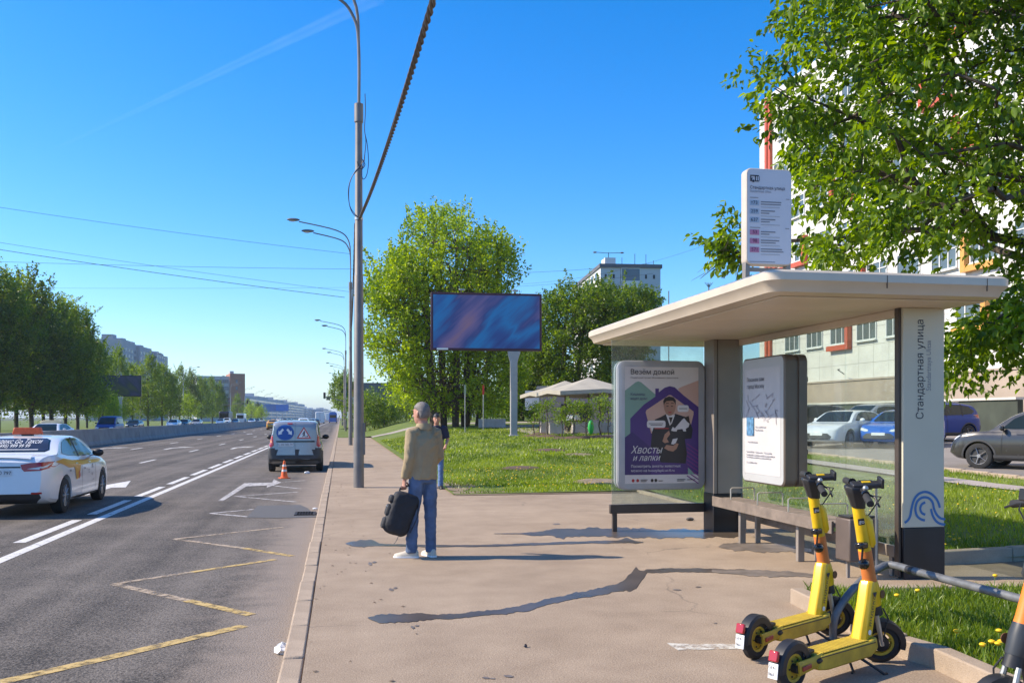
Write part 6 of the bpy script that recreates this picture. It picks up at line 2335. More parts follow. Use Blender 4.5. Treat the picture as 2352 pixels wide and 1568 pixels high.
for s in (-1, 1):
    MB().tube([(1.9, 3, H + 2.9), (1.9 + s * 2.2, 3, H + 3.0)], .05, 6).build('siren_arm', BLACK, hut)
    MB().sphere((1.9 + s * 2.3, 3, H + 3.0), (.35, .3, .14), 8, 6).build('siren', LAMPGREY, hut)
for x, h in ((4.2, 1.6), (6.4, 2.3), (8.3, 2.2), (9.6, 1.2)):
    MB().tube([(min(x, wid - .3), 3, H + .5), (min(x, wid - .3), 3, H + .6 + h)], .05, 5).build('aerial', BLACK, ap)
# low roof with aerial posts right of it
d = 120.0
a = at(1536, 715, d)
rs2 = thing('radio_mast', 'thin aerial mast standing right of the panel block', 'mast', (a.x, a.y, 0))
MB().tube([(0, 0, 0), (0, 0, EYE + (958 - 668) / FPX * d)], .07, 6).build('pole', LAMPGREY, rs2)
a = at(1628, 700, d)
rs3 = thing('radio_mast', 'thin aerial mast with a small crown above the shelter roof edge', 'mast', (a.x, a.y, 0))
hh = EYE + (958 - 652) / FPX * d
MB().tube([(0, 0, 0), (0, 0, hh)], .08, 6).build('pole', LAMPGREY, rs3)
for k in range(5):
    MB().tube([(0, 0, hh - .5), ((k - 2) * .28, 0, hh + .2)], .04, 5).build('aerial', LAMPGREY, rs3)

# ---- left side: stepped grey tower, brick block, long blocks down the road
TW = mat('tower_grey', (.34, .34, .38), .85, var=.08, vs=.15)
BRICK = mat('brick_red', (.36, .17, .115), .9, var=.1, vs=.5)
GREYB = mat('block_grey', (.40, .41, .44), .85, var=.08, vs=.15)
d = 420.0
a = at(278, 958, d)
a.z = 0
b = at(392, 958, 500.0)
b.z = 0
ang = math.atan2(b.y - a.y, b.x - a.x)
Ltw = (b - a).length
tw = thing('apartment_tower', 'stepped grey apartment tower behind the roadside trees', 'building', a, ang)
nst = 6
for k in range(nst):
    h = EYE + (958 - 778) / FPX * d - k * .6
    sec = MB().bx(Ltw * k / nst, Ltw * (k + 1) / nst - .02, 1.5 * (k % 2), 16, 0, h).build('section', TW, tw, False)
    MB().bx(Ltw * k / nst + 1, Ltw * k / nst + 6, 4, 9, h, h + 2.2).build('roof_house', TW, sec, False)
    for fl in range(11):
        for j in range(3):
            x = Ltw * k / nst + Ltw / nst * (j + .5) / 3
            w = MB().bx(x - 1.0, x + 1.0, 1.5 * (k % 2) - .12, 1.5 * (k % 2) + .05, 4 + fl * 2.85, 5.5 + fl * 2.85)
            w.build('window', DARKG, sec, False)
d = 360.0
a, b = at(452, 958, d), at(562, 958, d * 1.02)
a.z = b.z = 0
ang = math.atan2(b.y - a.y, b.x - a.x)
Lb = (b - a).length
hb_ = EYE + (958 - 858) / FPX * d
bk = thing('brick_block', 'grey apartment block with a red brick end bay across the road', 'building', a, ang)
w0 = MB().bx(0, Lb * .68, 0, 14, 0, hb_ - .8).build('wall', GREYB, bk, False)
w1 = MB().bx(Lb * .68 + .01, Lb, -1.2, 14, 0, hb_ + .3).build('brick_bay', BRICK, bk, False)
MB().bx(Lb * .70, Lb * .78, 2, 8, hb_ + .3, hb_ + 1.4).build('roof_house', GREYB, w1, False)
for fl in range(6):
    for j in range(8):
        x = Lb * .66 * (j + .5) / 8
        MB().bx(x - .7, x + .7, -.1, .05, 1.5 + fl * 2.75, 2.9 + fl * 2.75).build('window', DARKG, w0, False)
    MB().bx(Lb * .80, Lb * .80 + .8, -1.3, -1.15, 1.5 + fl * 2.75, 2.9 + fl * 2.75).build('window', DARKG, w1, False)


def long_block(label, x0, d0, x1, d1, top0, wm, name='long_block'):
    a, b = at(x0, 958, d0), at(x1, 958, d1)
    a.z = b.z = 0
    ang = math.atan2(b.y - a.y, b.x - a.x)
    L_ = (b - a).length
    h = EYE + (958 - top0) / FPX * d0
    r = thing(name, label, 'building', a, ang)
    n = max(3, int(L_ / 60))
    for k in range(n):
        hk = h + (k % 2) * 1.2
        s_ = MB().bx(L_ * k / n, L_ * (k + 1) / n - .05, 0, 15, 0, hk).build('section', wm, r, False)
        MB().bx(L_ * k / n + 6, L_ * k / n + 12, 4, 10, hk, hk + 2.2).build('roof_house', wm, s_, False)
        for fl in range(int(h / 2.9)):
            MB().bx(L_ * k / n + 1.5, L_ * (k + 1) / n - 1.5, -.2, .05, 1.6 + fl * 2.9, 3.0 + fl * 2.9).build('window_band', DARKG, s_, False)
    return r


long_block('long grey apartment block running down the far side of the road', 563, 620, 700, 1150, 908, GREYB)
long_block('pale end block far down the road beyond the long grey one', 702, 1150, 735, 1500, 938, mat('block_pale', (.5, .5, .52), .85, var=.06, vs=.1))
long_block('small distant block closing the view down the road', 728, 1700, 770, 1750, 944, mat('block_blue', (.42, .45, .52), .85, var=.06, vs=.1))
long_block('dim distant block behind the road end on the lamp side', 742, 1300, 760, 1500, 940, GREYB)
# low parade of shops behind the left trees
sh_ = thing('shop_parade', 'low dark parade of shops behind the left hand trees', 'building', (-120, 150, 0), 0)
MB().bx(0, 60, 0, 12, -.5, 4.5).build('wall', mat('shop_wall', (.12, .12, .15), .8, var=.3, vs=.2), sh_, False)
for k in range(14):
    MB().bx(1.5 + k * 4.1, 4.6 + k * 4.1, -.1, .05, .4, 3.2).build('shop_window', (DARKG, mat('shop_blue', (.08, .14, .3), .4, var=.2), mat('shop_pale', (.4, .38, .36), .5, var=.2))[k % 3], sh_, False)

# ---------------------------------------------------------------- café terrace
CANV = mat('canvas', (.36, .335, .285), .85, var=.08, vs=1.2)


def umbrella(label, p, W, H, rz, group=None):
    r = thing('cafe_umbrella', label, 'umbrella', p, rz, group)
    MB().tube([(0, 0, 0), (0, 0, H)], .05, 10).build('pole', mat('umbrella_pole', (.12, .08, .06), .6, var=.1), r)
    n = 8
    e = [Vector((W / 2 * x, W / 2 * y, H - .72 - (.14 if x and y else 0))) for x, y in ((-1, -1), (0, -1), (1, -1), (1, 0), (1, 1), (0, 1), (-1, 1), (-1, 0))]
    ap_ = Vector((0, 0, H))
    for k in range(8):
        a, b = e[k], e[(k + 1) % 8]
        m1, m2 = a * .5 + ap_ * .5 - UP * .05, b * .5 + ap_ * .5 - UP * .05
        MB().add([a, b, m2, m1, ap_], [(0, 1, 2, 3), (3, 2, 4)]).build('canopy_panel', CANV, r, False)
        MB().add([a, b, b - UP * .22, a - UP * .22], [(0, 1, 2, 3)]).build('valance', CANV, r, False)
        MB().tube([ap_ - UP * .25, a - UP * .03], .018, 5).build('rib', STEEL, r)
    MB().bx(-.4, .4, -.4, .4, 0, .10).build('foot', CONC, r)
    return r


def gpos(x, d):
    return gd(x, d)


u1 = gpos(1352, 53)
um = umbrella('large cream café umbrella standing nearer the shelter', u1, 5.0, 3.2, -TH + .25)
u2 = gpos(1298, 57)
umbrella('large cream café umbrella reaching towards the billboard post', u2, 4.6, 3.1, -TH + .25)
tent = thing('cafe_pavilion', 'beige canvas café pavilion with an arched opening under the umbrellas', 'pavilion', gpos(1330, 61), -TH)
MB().bx(-2.6, 3.4, 0, 3, 0, 2.6).build('wall', mat('canvas_wall', (.33, .28, .26), .85, var=.08, vs=1), tent, False)
MB().bx(-2.8, 3.6, -.2, 3.2, 2.602, 2.8).build('roof', CANV, tent, False)
MB().bx(-3.6, -2.65, .2, .3, 1.2, 2.5).build('banner', mat('banner_white', (.75, .73, .68), .6, var=.03), tent, False)
MB().bx(-1.2, .8, -.05, 0, 0, 1.6).build('opening', BLACK, tent, False)
PLAN = mat('planter_pale', (.42, .39, .36), .85, var=.12, vs=3)
for i, (x, d, w_) in enumerate(((1118, 62, 1.1), (1140, 62, 1.2), (1255, 52, .7), (1278, 51.5, .8), (1330, 52, .8), (1365, 51, .6), (1395, 51.5, .8))):
    g = gpos(x, d)
    r = thing('planter', ('pale slatted café planter standing left of the billboard post', 'pale slatted café planter standing under the cream umbrellas')[i > 1], 'planter', g, -TH + .1, 'café planters')
    MB().bx(-w_ / 2, w_ / 2, -.25, .25, .05, .62).build('box', PLAN, r, True, .02)
    for k in range(3):
        MB().bx(-w_ / 2 - .01, w_ / 2 + .01, -.27, -.251, .12 + k * .17, .24 + k * .17).build('slat', PLAN, r, False)
    MB().bx(-w_ / 2 - .02, w_ / 2 + .02, -.28, .28, .621, .66).build('rim', PLAN, r, False)
for i, (x, d) in enumerate(((1300, 54.5), (1340, 55), (1385, 54))):
    g = gpos(x, d)
    r = thing('cafe_table', 'small dark café table under the cream umbrellas', 'table', g, 0, 'café tables')
    MB().cyl((0, 0, .70), (0, 0, .73), .4, n=18).build('table_top', BLACK, r)
    MB().tube([(0, 0, 0), (0, 0, .7)], .03, 8).build('leg', BLACK, r)
    MB().cyl((0, 0, 0), (0, 0, .03), .25, n=14).build('foot', BLACK, r)
g = gpos(1357, 49.5)
gb = thing('refuse_sack', 'bright green sack hanging on a small frame by the café shrubs', 'sack', g)
MB().sphere((0, 0, .45), (.17, .14, .40), 12, 8).build('sack', mat('sack_green', (.02, .36, .06), .5, var=.15, vs=8, bump=.4, bs=12), gb)
MB().tube([(-.15, 0, 0), (-.15, 0, .85), (.3, 0, .85), (.3, 0, 0)], .015, 6).build('frame', STEEL, gb)
# ================================================================ TREES, SHRUBS, GRASS
def leaves_mesh(name, C, A, S, Wd, V, rng):
    """one small folded leaf (two triangles) at each centre C along axis A; S length, Wd width ratio, V shade 0..1"""
    N = len(C)
    A = A / np.maximum(np.linalg.norm(A, axis=1, keepdims=True), 1e-6)
    R = rng.normal(size=(N, 3))
    B = np.cross(A, R)
    B /= np.maximum(np.linalg.norm(B, axis=1, keepdims=True), 1e-6)
    Nn = np.cross(A, B)
    S = S[:, None]
    w = S * Wd
    P = np.empty((N, 4, 3))
    P[:, 0] = C
    P[:, 1] = C + A * S * .45 + B * w * .5 + Nn * w * .18
    P[:, 2] = C + A * S
    P[:, 3] = C + A * S * .45 - B * w * .5 + Nn * w * .18
    me = bpy.data.meshes.new(name)
    me.vertices.add(4 * N)
    me.vertices.foreach_set('co', P.reshape(-1))
    me.loops.add(6 * N)
    base = (np.arange(N) * 4)[:, None]
    idx = (base + np.array([[0, 1, 2, 0, 2, 3]])).reshape(-1)
    me.loops.foreach_set('vertex_index', idx.astype(np.int32))
    me.polygons.add(2 * N)
    me.polygons.foreach_set('loop_start', (np.arange(2 * N) * 3).astype(np.int32))
    me.update(calc_edges=True)
    at_ = me.attributes.new('rnd', 'FLOAT', 'POINT')
    at_.data.foreach_set('value', np.repeat(np.clip(V, 0, 1), 4).astype(np.float32))
    me.validate()
    return me


def leaves_hex(name, C, A, S, Wd, V, rng):
    """pointed oval leaf, folded along the midrib, blade turned up to the light"""
    N = len(C)
    A = A / np.maximum(np.linalg.norm(A, axis=1, keepdims=True), 1e-6)
    B = np.cross(A, np.array([0, 0, 1.0]) + rng.normal(size=(N, 3)) * .55)
    B /= np.maximum(np.linalg.norm(B, axis=1, keepdims=True), 1e-6)
    Nn = np.cross(B, A)
    S = S[:, None]
    w = S * Wd
    P = np.empty((N, 6, 3))
    P[:, 0] = C
    P[:, 1] = C + A * S * .28 + B * w * .46 + Nn * w * .16
    P[:, 2] = C + A * S * .62 + B * w * .40 + Nn * w * .10
    P[:, 3] = C + A * S - Nn * S * .12
    P[:, 4] = C + A * S * .62 - B * w * .40 + Nn * w * .10
    P[:, 5] = C + A * S * .28 - B * w * .46 + Nn * w * .16
    me = bpy.data.meshes.new(name)
    me.vertices.add(6 * N)
    me.vertices.foreach_set('co', P.reshape(-1))
    me.loops.add(8 * N)
    base = (np.arange(N) * 6)[:, None]
    me.loops.foreach_set('vertex_index', (base + np.array([[0, 1, 2, 3, 0, 3, 4, 5]])).reshape(-1).astype(np.int32))
    me.polygons.add(2 * N)
    me.polygons.foreach_set('loop_start', (np.arange(2 * N) * 4).astype(np.int32))
    me.update(calc_edges=True)
    at_ = me.attributes.new('rnd', 'FLOAT', 'POINT')
    at_.data.foreach_set('value', np.repeat(np.clip(V, 0, 1), 6).astype(np.float32))
    me.validate()
    return me


def spike_leaves(K, n, rng, length, leaf, per, shade, rad=.15):
    """upright leading shoots that break the outline of the crown"""
    zs = K[:, 2]
    up_ = K[zs > np.quantile(zs, .45)]
    r2 = np.linalg.norm(up_[:, :2] - K[:, :2].mean(0), axis=1) + (up_[:, 2] - zs.mean()) * .8
    pick = up_[np.argsort(-r2 + rng.normal(size=len(r2)) * 1.0)[:n]]
    C, A, S, V = [], [], [], []
    for p in pick:
        d = np.array([rng.normal() * .28, rng.normal() * .28, 1.0])
        o = p - K.mean(0)
        d[:2] += .25 * o[:2] / max(np.linalg.norm(o[:2]), .5)
        L = length * rng.uniform(.6, 1.25)
        t = rng.random(per)
        C.append(p + d[None] * (t * L)[:, None] + rng.normal(size=(per, 3)) * (rad * (1.2 - t))[:, None])
        A.append(d[None] * .6 + rng.normal(size=(per, 3)) * .7)
        S.append(leaf * rng.uniform(.6, 1.2, per))
        V.append(shade + .08 + rng.normal(size=per) * .14)
    return np.concatenate(C), np.concatenate(A), np.concatenate(S), np.concatenate(V)


def crown_leaves(K, center, rng, shoots=4, per=10, slen=.9, srad=.16, leaf=.10, up=.6, out=.8, lw=.55, shade=.5):
    """leafy shoots around every cluster point of K"""
    n = len(K)
    O = K - np.array(center)[None]
    O[:, 2] *= .6
    O /= np.maximum(np.linalg.norm(O, axis=1, keepdims=True), 1e-6)
    K2 = np.repeat(K, shoots, 0)
    O2 = np.repeat(O, shoots, 0)
    D = O2 * out + np.array([0, 0, up]) + rng.normal(size=K2.shape) * .6
    D /= np.linalg.norm(D, axis=1, keepdims=True)
    base = K2 + rng.normal(size=K2.shape) * slen * .25
    tint = np.repeat(np.repeat(rng.normal(size=n) * .16, shoots) + rng.normal(size=n * shoots) * .10, per)
    ts = rng.random((n * shoots, per)) ** .8
    C = base[:, None] + D[:, None] * (ts * slen)[:, :, None] + rng.normal(size=(n * shoots, per, 3)) * (srad * (1.15 - .75 * ts))[:, :, None]
    C = C.reshape(-1, 3)
    A = np.repeat(D, per, 0) * .7 + rng.normal(size=C.shape) * .7 + np.array([0, 0, -.25])
    S = leaf * rng.uniform(.65, 1.25, len(C))
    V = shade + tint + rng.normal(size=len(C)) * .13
    return C, A, S, V


def limbs(trunk, K, rng, tip=.012, taper=.55, maxr=.3, wob=.10):
    """branch skeleton: every cluster hooks on to the nearest node that is nearer the trunk; radii from the load carried"""
    P = [np.array(p, float) for p in trunk]
    par = [-1] + list(range(len(P) - 1))
    plen = [0.0]
    for i in range(1, len(P)):
        plen.append(plen[-1] + np.linalg.norm(P[i] - P[i - 1]) * .25)
    start = np.array(trunk[-1], float)
    order = np.argsort(np.linalg.norm(K - np.array(trunk[len(trunk) // 2]), axis=1))
    for k in order:
        c = K[k]
        A = np.array(P)
        dd = np.linalg.norm(A - c, axis=1)
        cost = dd + .38 * np.array(plen) + np.where(A[:, 2] > c[2] + .4, 1.2 * (A[:, 2] - c[2]), 0)
        j = int(np.argmin(cost))
        if dd[j] > 1.2:
            m = (P[j] + c) / 2 + rng.normal(size=3) * wob * dd[j] * .5 + np.array([0, 0, -.05 * dd[j]])
            P.append(m)
            par.append(j)
            plen.append(plen[j] + np.linalg.norm(m - P[j]))
            j = len(P) - 1
        P.append(c)
        par.append(j)
        plen.append(plen[j] + np.linalg.norm(c - P[j]))
    n = len(P)
    load = np.ones(n)
    for i in range(n - 1, 0, -1):
        load[par[i]] += load[i]
    rad = np.minimum(tip * load ** taper, maxr)
    mb = MB()
    for i in range(1, n):
        j = par[i]
        if np.linalg.norm(P[i] - P[j]) < 1e-3:
            continue
        big = rad[j] > .06
        mb.tube([P[j], P[i]], [min(rad[j], rad[i] * 1.5), rad[i]], 9 if big else 5, big)
    return mb


def profile_clusters(n, H, base, prof, rng, lean=(0, 0)):
    """cluster points inside a crown whose radius follows prof (list of (0..1, radius))"""
    px_, pr = [p[0] for p in prof], [p[1] for p in prof]
    out = []
    while len(out) < n:
        h = rng.random()
        r = np.interp(h, px_, pr)
        if rng.random() > (r / max(pr)) ** 1.3:
            continue
        a = rng.random() * 2 * np.pi
        lob = 1 + .16 * np.sin(3 * a + 5 * h) + .12 * np.sin(7 * a + 9 * h)
        q = r * lob * rng.random() ** .42
        out.append((q * np.cos(a) + lean[0] * h, q * np.sin(a) + lean[1] * h, base + (H - base) * h))
    return np.array(out)


def make_tree(name, label, group, H, base, prof, nclu, leafm, seed, trunk_r=.2, shoots=4, per=10, slen=.9, srad=.17, leaf=.14, up=.7, stems=1, out=.8, cat='tree', shade=.5):
    rng = np.random.default_rng(seed)
    r = thing(name, label, cat, (0, 0, 0), 0, group)
    K = profile_clusters(nclu, H, base, prof, rng)
    tr = [(0, 0, -.1), (.03, .02, base * .5), (-.03, .04, base), (.05, 0, base + (H - base) * .35), (0, .05, base + (H - base) * .65), (0, 0, base + (H - base) * .88)]
    limbs(tr, K, rng, tip=trunk_r / (nclu * 1.4) ** .5, taper=.5, maxr=trunk_r).build('trunk', BARK, r)
    C, A, S, V = crown_leaves(K, (0, 0, base + (H - base) * .35), rng, shoots, per, slen, srad, leaf, up, out, shade=shade)
    if H > 10:
        C, A, S, V = [np.concatenate(z) for z in zip((C, A, S, V), spike_leaves(K, 46, rng, 2.3, leaf, 60, shade))]
    link('crown', leaves_mesh('crown', C, A, S, .62, V, rng), leafm, r, False)
    return r


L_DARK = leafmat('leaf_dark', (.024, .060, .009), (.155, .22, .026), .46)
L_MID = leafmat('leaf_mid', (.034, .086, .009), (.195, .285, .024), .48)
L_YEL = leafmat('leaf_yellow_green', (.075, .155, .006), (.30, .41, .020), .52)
L_NEAR = leafmat('leaf_near', (.030, .082, .005), (.225, .335, .018), .50)
L_GRASS = leafmat('grass_blade', (.045, .10, .008), (.27, .35, .030), .38)

# ---- poplars and limes across the road: three masters, the rest copies
PROF = [(0, 2.0), (.12, 2.9), (.35, 3.1), (.6, 2.3), (.8, 1.3), (.93, .6), (1, .2)]
PROF2 = [(0, 2.3), (.15, 3.3), (.4, 3.5), (.65, 2.4), (.85, 1.1), (1, .25)]
grp = 'tall trees lining the far side of the road'
TM = [make_tree('poplar_tree', 'tall dark green poplar in the row across the road', grp, 17.0, 2.6, PROF, 290, L_DARK, 31, .24, 4, 15, 1.8, .17, .28, 1.5),
      make_tree('poplar_tree', 'tall dark green poplar in the row across the road', grp, 17.0, 2.4, PROF2, 270, L_MID, 32, .24, 4, 14, 1.8, .17, .28, 1.5),
      make_tree('lime_tree', 'tall mid green lime tree in the row across the road', grp, 17.0, 2.2, PROF2, 230, L_MID, 33, .24, 4, 13, 1.7, .18, .28, 1.4)]
TP = [(-60, 90, 590, 0), (-5, 93, 604, 1), (38, 102, 640, 0), (72, 98, 634, 0), (118, 104, 668, 1), (150, 112, 700, 0), (178, 108, 694, 1), (-30, 118, 650, 1), (100, 126, 735, 1),
      (228, 150, 772, 2), (268, 158, 786, 2), (305, 170, 822, 1), (340, 165, 806, 2), (372, 176, 822, 1), (392, 186, 846, 0), (250, 182, 830, 0), (200, 146, 800, 0),
      (412, 215, 832, 2), (438, 222, 842, 0), (462, 236, 856, 1), (488, 246, 860, 2), (505, 262, 872, 0),
      (-170, 84, 580, 1), (-300, 78, 560, 0), (-430, 74, 560, 1), (-560, 70, 540, 0), (545, 330, 900, 2), (568, 352, 912, 2), (592, 372, 922, 0)]
for i, (x, d, top, v) in enumerate(TP):
    p = gd(x, d, -.06)
    h = EYE + (958 - top) * d / FPX + .06
    s = h / 17.0 * (.97 if x < 215 else .90)
    o = None
    lab = None
    if i == 0:
        o = TM[0]
    elif i == 1:
        o = TM[1]
    elif i == 9:
        o = TM[2]
    if o is None:
        o = copy_tree(TM[v])
    o.location = p
    sx = min(1.35, max(.62, s * (.95 + .2 * rnd.random())))
    o.scale = (sx, sx, s)
    o.rotation_euler = (0, 0, rnd.random() * 6.28)
# young bright trees in front of them
sm = make_tree('young_tree', 'young yellow green tree beside the dark roadside billboard', None, 6.2, 1.2, [(0, 1.2), (.3, 2.2), (.6, 1.8), (.85, .9), (1, .3)], 130, L_YEL, 41, .10, 4, 10, .8, .15, .17, .8)
p = gd(236, 128, -.06)
sm.location = p
for (x, d, sc_, lab) in ((262, 126, .62, 'low yellow green tree under the dark roadside billboard'), (432, 190, 1.0, 'young yellow green tree between the tall trees further along the road'), (600, 300, .9, 'pale young tree far along the opposite verge'), (578, 310, 1.1, 'pale young tree near the blue hoardings')):
    q = gd(x, d, -.06)
    copy_tree(sm, q, rnd.random() * 6, lab, scale=sc_)


# ---- crowns shaped from their outline in the photograph, spread in depth
def inside(poly, x, y):
    c = False
    n = len(poly)
    for i in range(n):
        x0, y0 = poly[i]
        x1, y1 = poly[(i + 1) % n]
        if (y0 > y) != (y1 > y) and x < (x1 - x0) * (y - y0) / (y1 - y0) + x0:
            c = not c
    return c


def outline_clusters(poly, d, half, n, rng, edge=0.0):
    xs, ys = [p[0] for p in poly], [p[1] for p in poly]
    cx, w = (min(xs) + max(xs)) / 2, (max(xs) - min(xs)) / 2
    out = []
    while len(out) < n:
        x, y = rng.uniform(min(xs), max(xs)), rng.uniform(min(ys), max(ys))
        if not inside(poly, x, y):
            continue
        k = max(.25, 1 - ((x - cx) / w) ** 2) ** .5
        out.append(np.array(at(x, y, d + rng.uniform(-1, 1) * half * k)))
    return np.array(out)


def outline_tree(name, label, poly, d, half, n, foot, leafm, seed, trunk_r=.22, shoots=4, per=10, slen=.8, srad=.15, leaf=.13, up=.7, stems=None, group=None, base_z=None, shade=.5, cat='tree', out=.8):
    rng = np.random.default_rng(seed)
    f = gd(foot, d) if not isinstance(foot, Vector) else foot
    r = thing(name, label, cat, f, 0, group)
    K = outline_clusters(poly, d, half, n, rng)
    fl = np.array(f)
    K = K - fl
    zmin, zmax = K[:, 2].min(), K[:, 2].max()
    cx, cy = K[:, 0].mean(), K[:, 1].mean()
    for k, (sx, sy) in enumerate(stems or [(0, 0)]):
        tr = [(sx, sy, -.1), (sx + cx * .1, sy, zmin * .55 + .2), (sx * 1.1 + cx * .25, sy + cy * .2, zmin + .6), (sx * 1.3 + cx * .55, sy + cy * .5, zmin + (zmax - zmin) * .35), (sx * 1.4 + cx * .8, sy + cy * .8, zmin + (zmax - zmin) * .6), (sx * 1.4 + cx, cy + sy, zmin + (zmax - zmin) * .82)]
        sub = K[k::len(stems or [1])]
        limbs(tr, sub, rng, trunk_r / (len(sub) * 1.4) ** .5, .5, trunk_r).build('trunk', BARK, r)
    C, A, S, V = crown_leaves(K, (cx, cy, zmin + (zmax - zmin) * .3), rng, shoots, per, slen, srad, leaf, up, out, shade=shade)
    C, A, S, V = [np.concatenate(z) for z in zip((C, A, S, V), spike_leaves(K, 40, rng, 1.9, leaf, 52, shade, .13))]
    link('crown', leaves_mesh('crown', C, A, S, .62, V, rng), leafm, r, False)
    return r


T1 = [(930, 600), (938, 525), (1000, 505), (1030, 490), (1062, 520), (1095, 560), (1125, 620), (1150, 700), (1140, 850), (1100, 930), (1000, 945), (925, 900), (915, 750)]
T2 = [(852, 660), (856, 622), (900, 605), (940, 590), (965, 640), (965, 900), (935, 930), (890, 880), (868, 820), (850, 785), (850, 730)]
T3 = [(1085, 560), (1140, 560), (1168, 565), (1182, 620), (1188, 660), (1172, 700), (1190, 770), (1185, 900), (1140, 945), (1080, 935), (1075, 700)]
outline_tree('broad_tree', 'tall yellow green tree with several dark trunks behind the billboard', T1, 66, 4.2, 430, 1030, L_YEL, 51, .26, 5, 15, 1.15, .17, .22, .7, [(-1.1, 0), (-.3, .3), (.5, -.2), (1.2, .2)])
outline_tree('broad_tree', 'yellow green tree leaning out towards the near lamp post', T2, 63, 2.6, 210, 960, L_YEL, 52, .18, 5, 14, 1.1, .17, .22, .7, [(.6, 0), (1.3, .2)])
outline_tree('broad_tree', 'yellow green tree rising at the billboard post', T3, 68, 2.6, 210, 1085, L_YEL, 53, .2, 5, 14, 1.1, .17, .22, .7, [(-.4, 0), (.4, .2)], shade=.42)
T4 = [(1235, 720), (1262, 690), (1310, 672), (1375, 668), (1410, 690), (1425, 800), (1415, 900), (1330, 900), (1240, 920), (1215, 900), (1215, 800), (1232, 760)]
T5 = [(1385, 690), (1425, 672), (1470, 676), (1500, 696), (1505, 730), (1480, 790), (1470, 900), (1420, 930), (1390, 900)]
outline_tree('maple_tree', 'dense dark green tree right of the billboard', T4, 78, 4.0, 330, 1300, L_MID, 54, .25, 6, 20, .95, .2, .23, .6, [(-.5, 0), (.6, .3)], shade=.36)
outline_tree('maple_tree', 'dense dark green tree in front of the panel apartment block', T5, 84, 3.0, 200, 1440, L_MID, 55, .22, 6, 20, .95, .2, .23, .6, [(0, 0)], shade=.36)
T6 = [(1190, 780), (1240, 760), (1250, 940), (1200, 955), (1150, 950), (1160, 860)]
outline_tree('maple_tree', 'deep green tree between the billboard post and the dark tree', T6, 82, 3.0, 220, 1200, L_MID, 56, .2, 6, 18, .95, .2, .23, .6, [(0, 0)], shade=.25)  # leaf colours kept nearer the dark end than in the trees beside it
T7 = [(764, 905), (775, 875), (800, 868), (815, 900), (812, 945), (790, 952), (770, 930)]
outline_tree('roadside_tree', 'leafy tree leaning over the kerb far down the pavement', T7, 170, 3.0, 170, 793, L_MID, 57, .2, 5, 12, 1.0, .2, .26, .5, [(0, 0)], shade=.5)

# shrubs along the back of the far lawn
shr = make_tree('shrub', 'leafy shrub in the thicket along the back of the far lawn', 'thicket at the back of the far lawn', 3.4, .5, [(0, 1.0), (.4, 1.9), (.75, 1.4), (1, .4)], 90, L_MID, 61, .06, 4, 10, .6, .16, .15, .7, cat='shrub')
first = True
for k in range(30):
    x = 838 + k * 13.5 + rnd.uniform(-5, 5)
    if 1055 < x < 1075:
        continue
    d = rnd.uniform(98, 118)
    p = gd(x, d)
    s_ = rnd.uniform(.8, 1.35)
    if first:
        o = shr
        first = False
    else:
        o = copy_tree(shr)
    o.location = p
    o.rotation_euler = (0, 0, rnd.random() * 6)
    o.scale = (s_, s_, s_ * rnd.uniform(.8, 1.1))
# far hedge and trees closing the right hand distance
for k in range(16):
    o = copy_tree(TM[2], gd(850 + k * 60 + rnd.uniform(-15, 15), rnd.uniform(170, 260)), rnd.random() * 6, 'green tree in the far belt beyond the lawn', 'far belt of trees beyond the lawn', scale=rnd.uniform(.42, .55))
# shrubs of the café terrace: thin stems
caf = make_tree('cafe_shrub', 'thin stemmed leafy shrub on a mound of bark at the café terrace', 'café shrubs', 1.75, .55, [(0, .25), (.4, .5), (.8, .42), (1, .2)], 26, L_MID, 62, .035, 3, 7, .3, .09, .10, .7, cat='shrub')
MULCH = mat('bark_mulch', (.10, .06, .045), .95, var=.35, vs=14, bump=1, bs=30)
for k, (x, d, s_) in enumerate(((1226, 48.5, .95), (1258, 47.5, 1.05), (1292, 45.5, .85), (1318, 45.5, 1.05), (1345, 46, .95), (1378, 46, 1.15), (1398, 46.5, 1.0), (1240, 51, .9))):
    p = gd(x, d)
    o = caf if k == 0 else copy_tree(caf)
    o.location = p
    o.scale = (s_,) * 3
    o.rotation_euler = (0, 0, k * 1.3)
    if k == 0:
        mm = MB().lathe([(.75, -.03), (.6, .07), (.3, .13), (.02, .15)], (0, 0, 0), UP, 14).build('mulch_mound', MULCH, caf)


def gaps(K):
    """open holes between the boughs"""
    f = np.sin(K[:, 0] * 2.3 + 1.1 * K[:, 2]) + np.sin(K[:, 2] * 2.9 - .7 * K[:, 1]) + np.sin(K[:, 1] * 2.1 + 1.7 * K[:, 0] + .6)
    return K[f > -.45]


# ---- the near tree at the right: trunk out of view, boughs hanging in
rng = np.random.default_rng(77)
NT1 = [(1800, -90), (1815, 60), (1838, 100), (1790, 150), (1725, 178), (1745, 215), (1815, 228), (1770, 285), (1760, 310), (1815, 325), (1845, 380), (1862, 480), (1855, 560), (1900, 590), (2040, 600), (2080, 545), (2130, 560), (2200, 585), (2250, 550), (2300, 610), (2352, 640), (2600, 700), (2760, 600), (2900, 350), (2880, 0), (2700, -220), (2200, -220), (1900, -160)]
NT2 = [(2195, 775), (2240, 745), (2352, 690), (2560, 690), (2560, 840), (2352, 815), (2290, 780), (2245, 840), (2215, 870), (2195, 840)]
NT3 = [(1672, 545), (1705, 520), (1712, 590), (1676, 592)]
foot = gd(2560, 13.2)
nt = thing('elm_tree', 'large leafy tree whose boughs hang over the shelter from the car park side', 'tree', foot, 0)
KK = np.concatenate([gaps(outline_clusters(NT1, 13.4, 2.7, 1250, rng)), outline_clusters(NT2, 12.8, 1.4, 90, rng), outline_clusters(NT3, 13.6, .5, 9, rng)]) - np.array(foot)
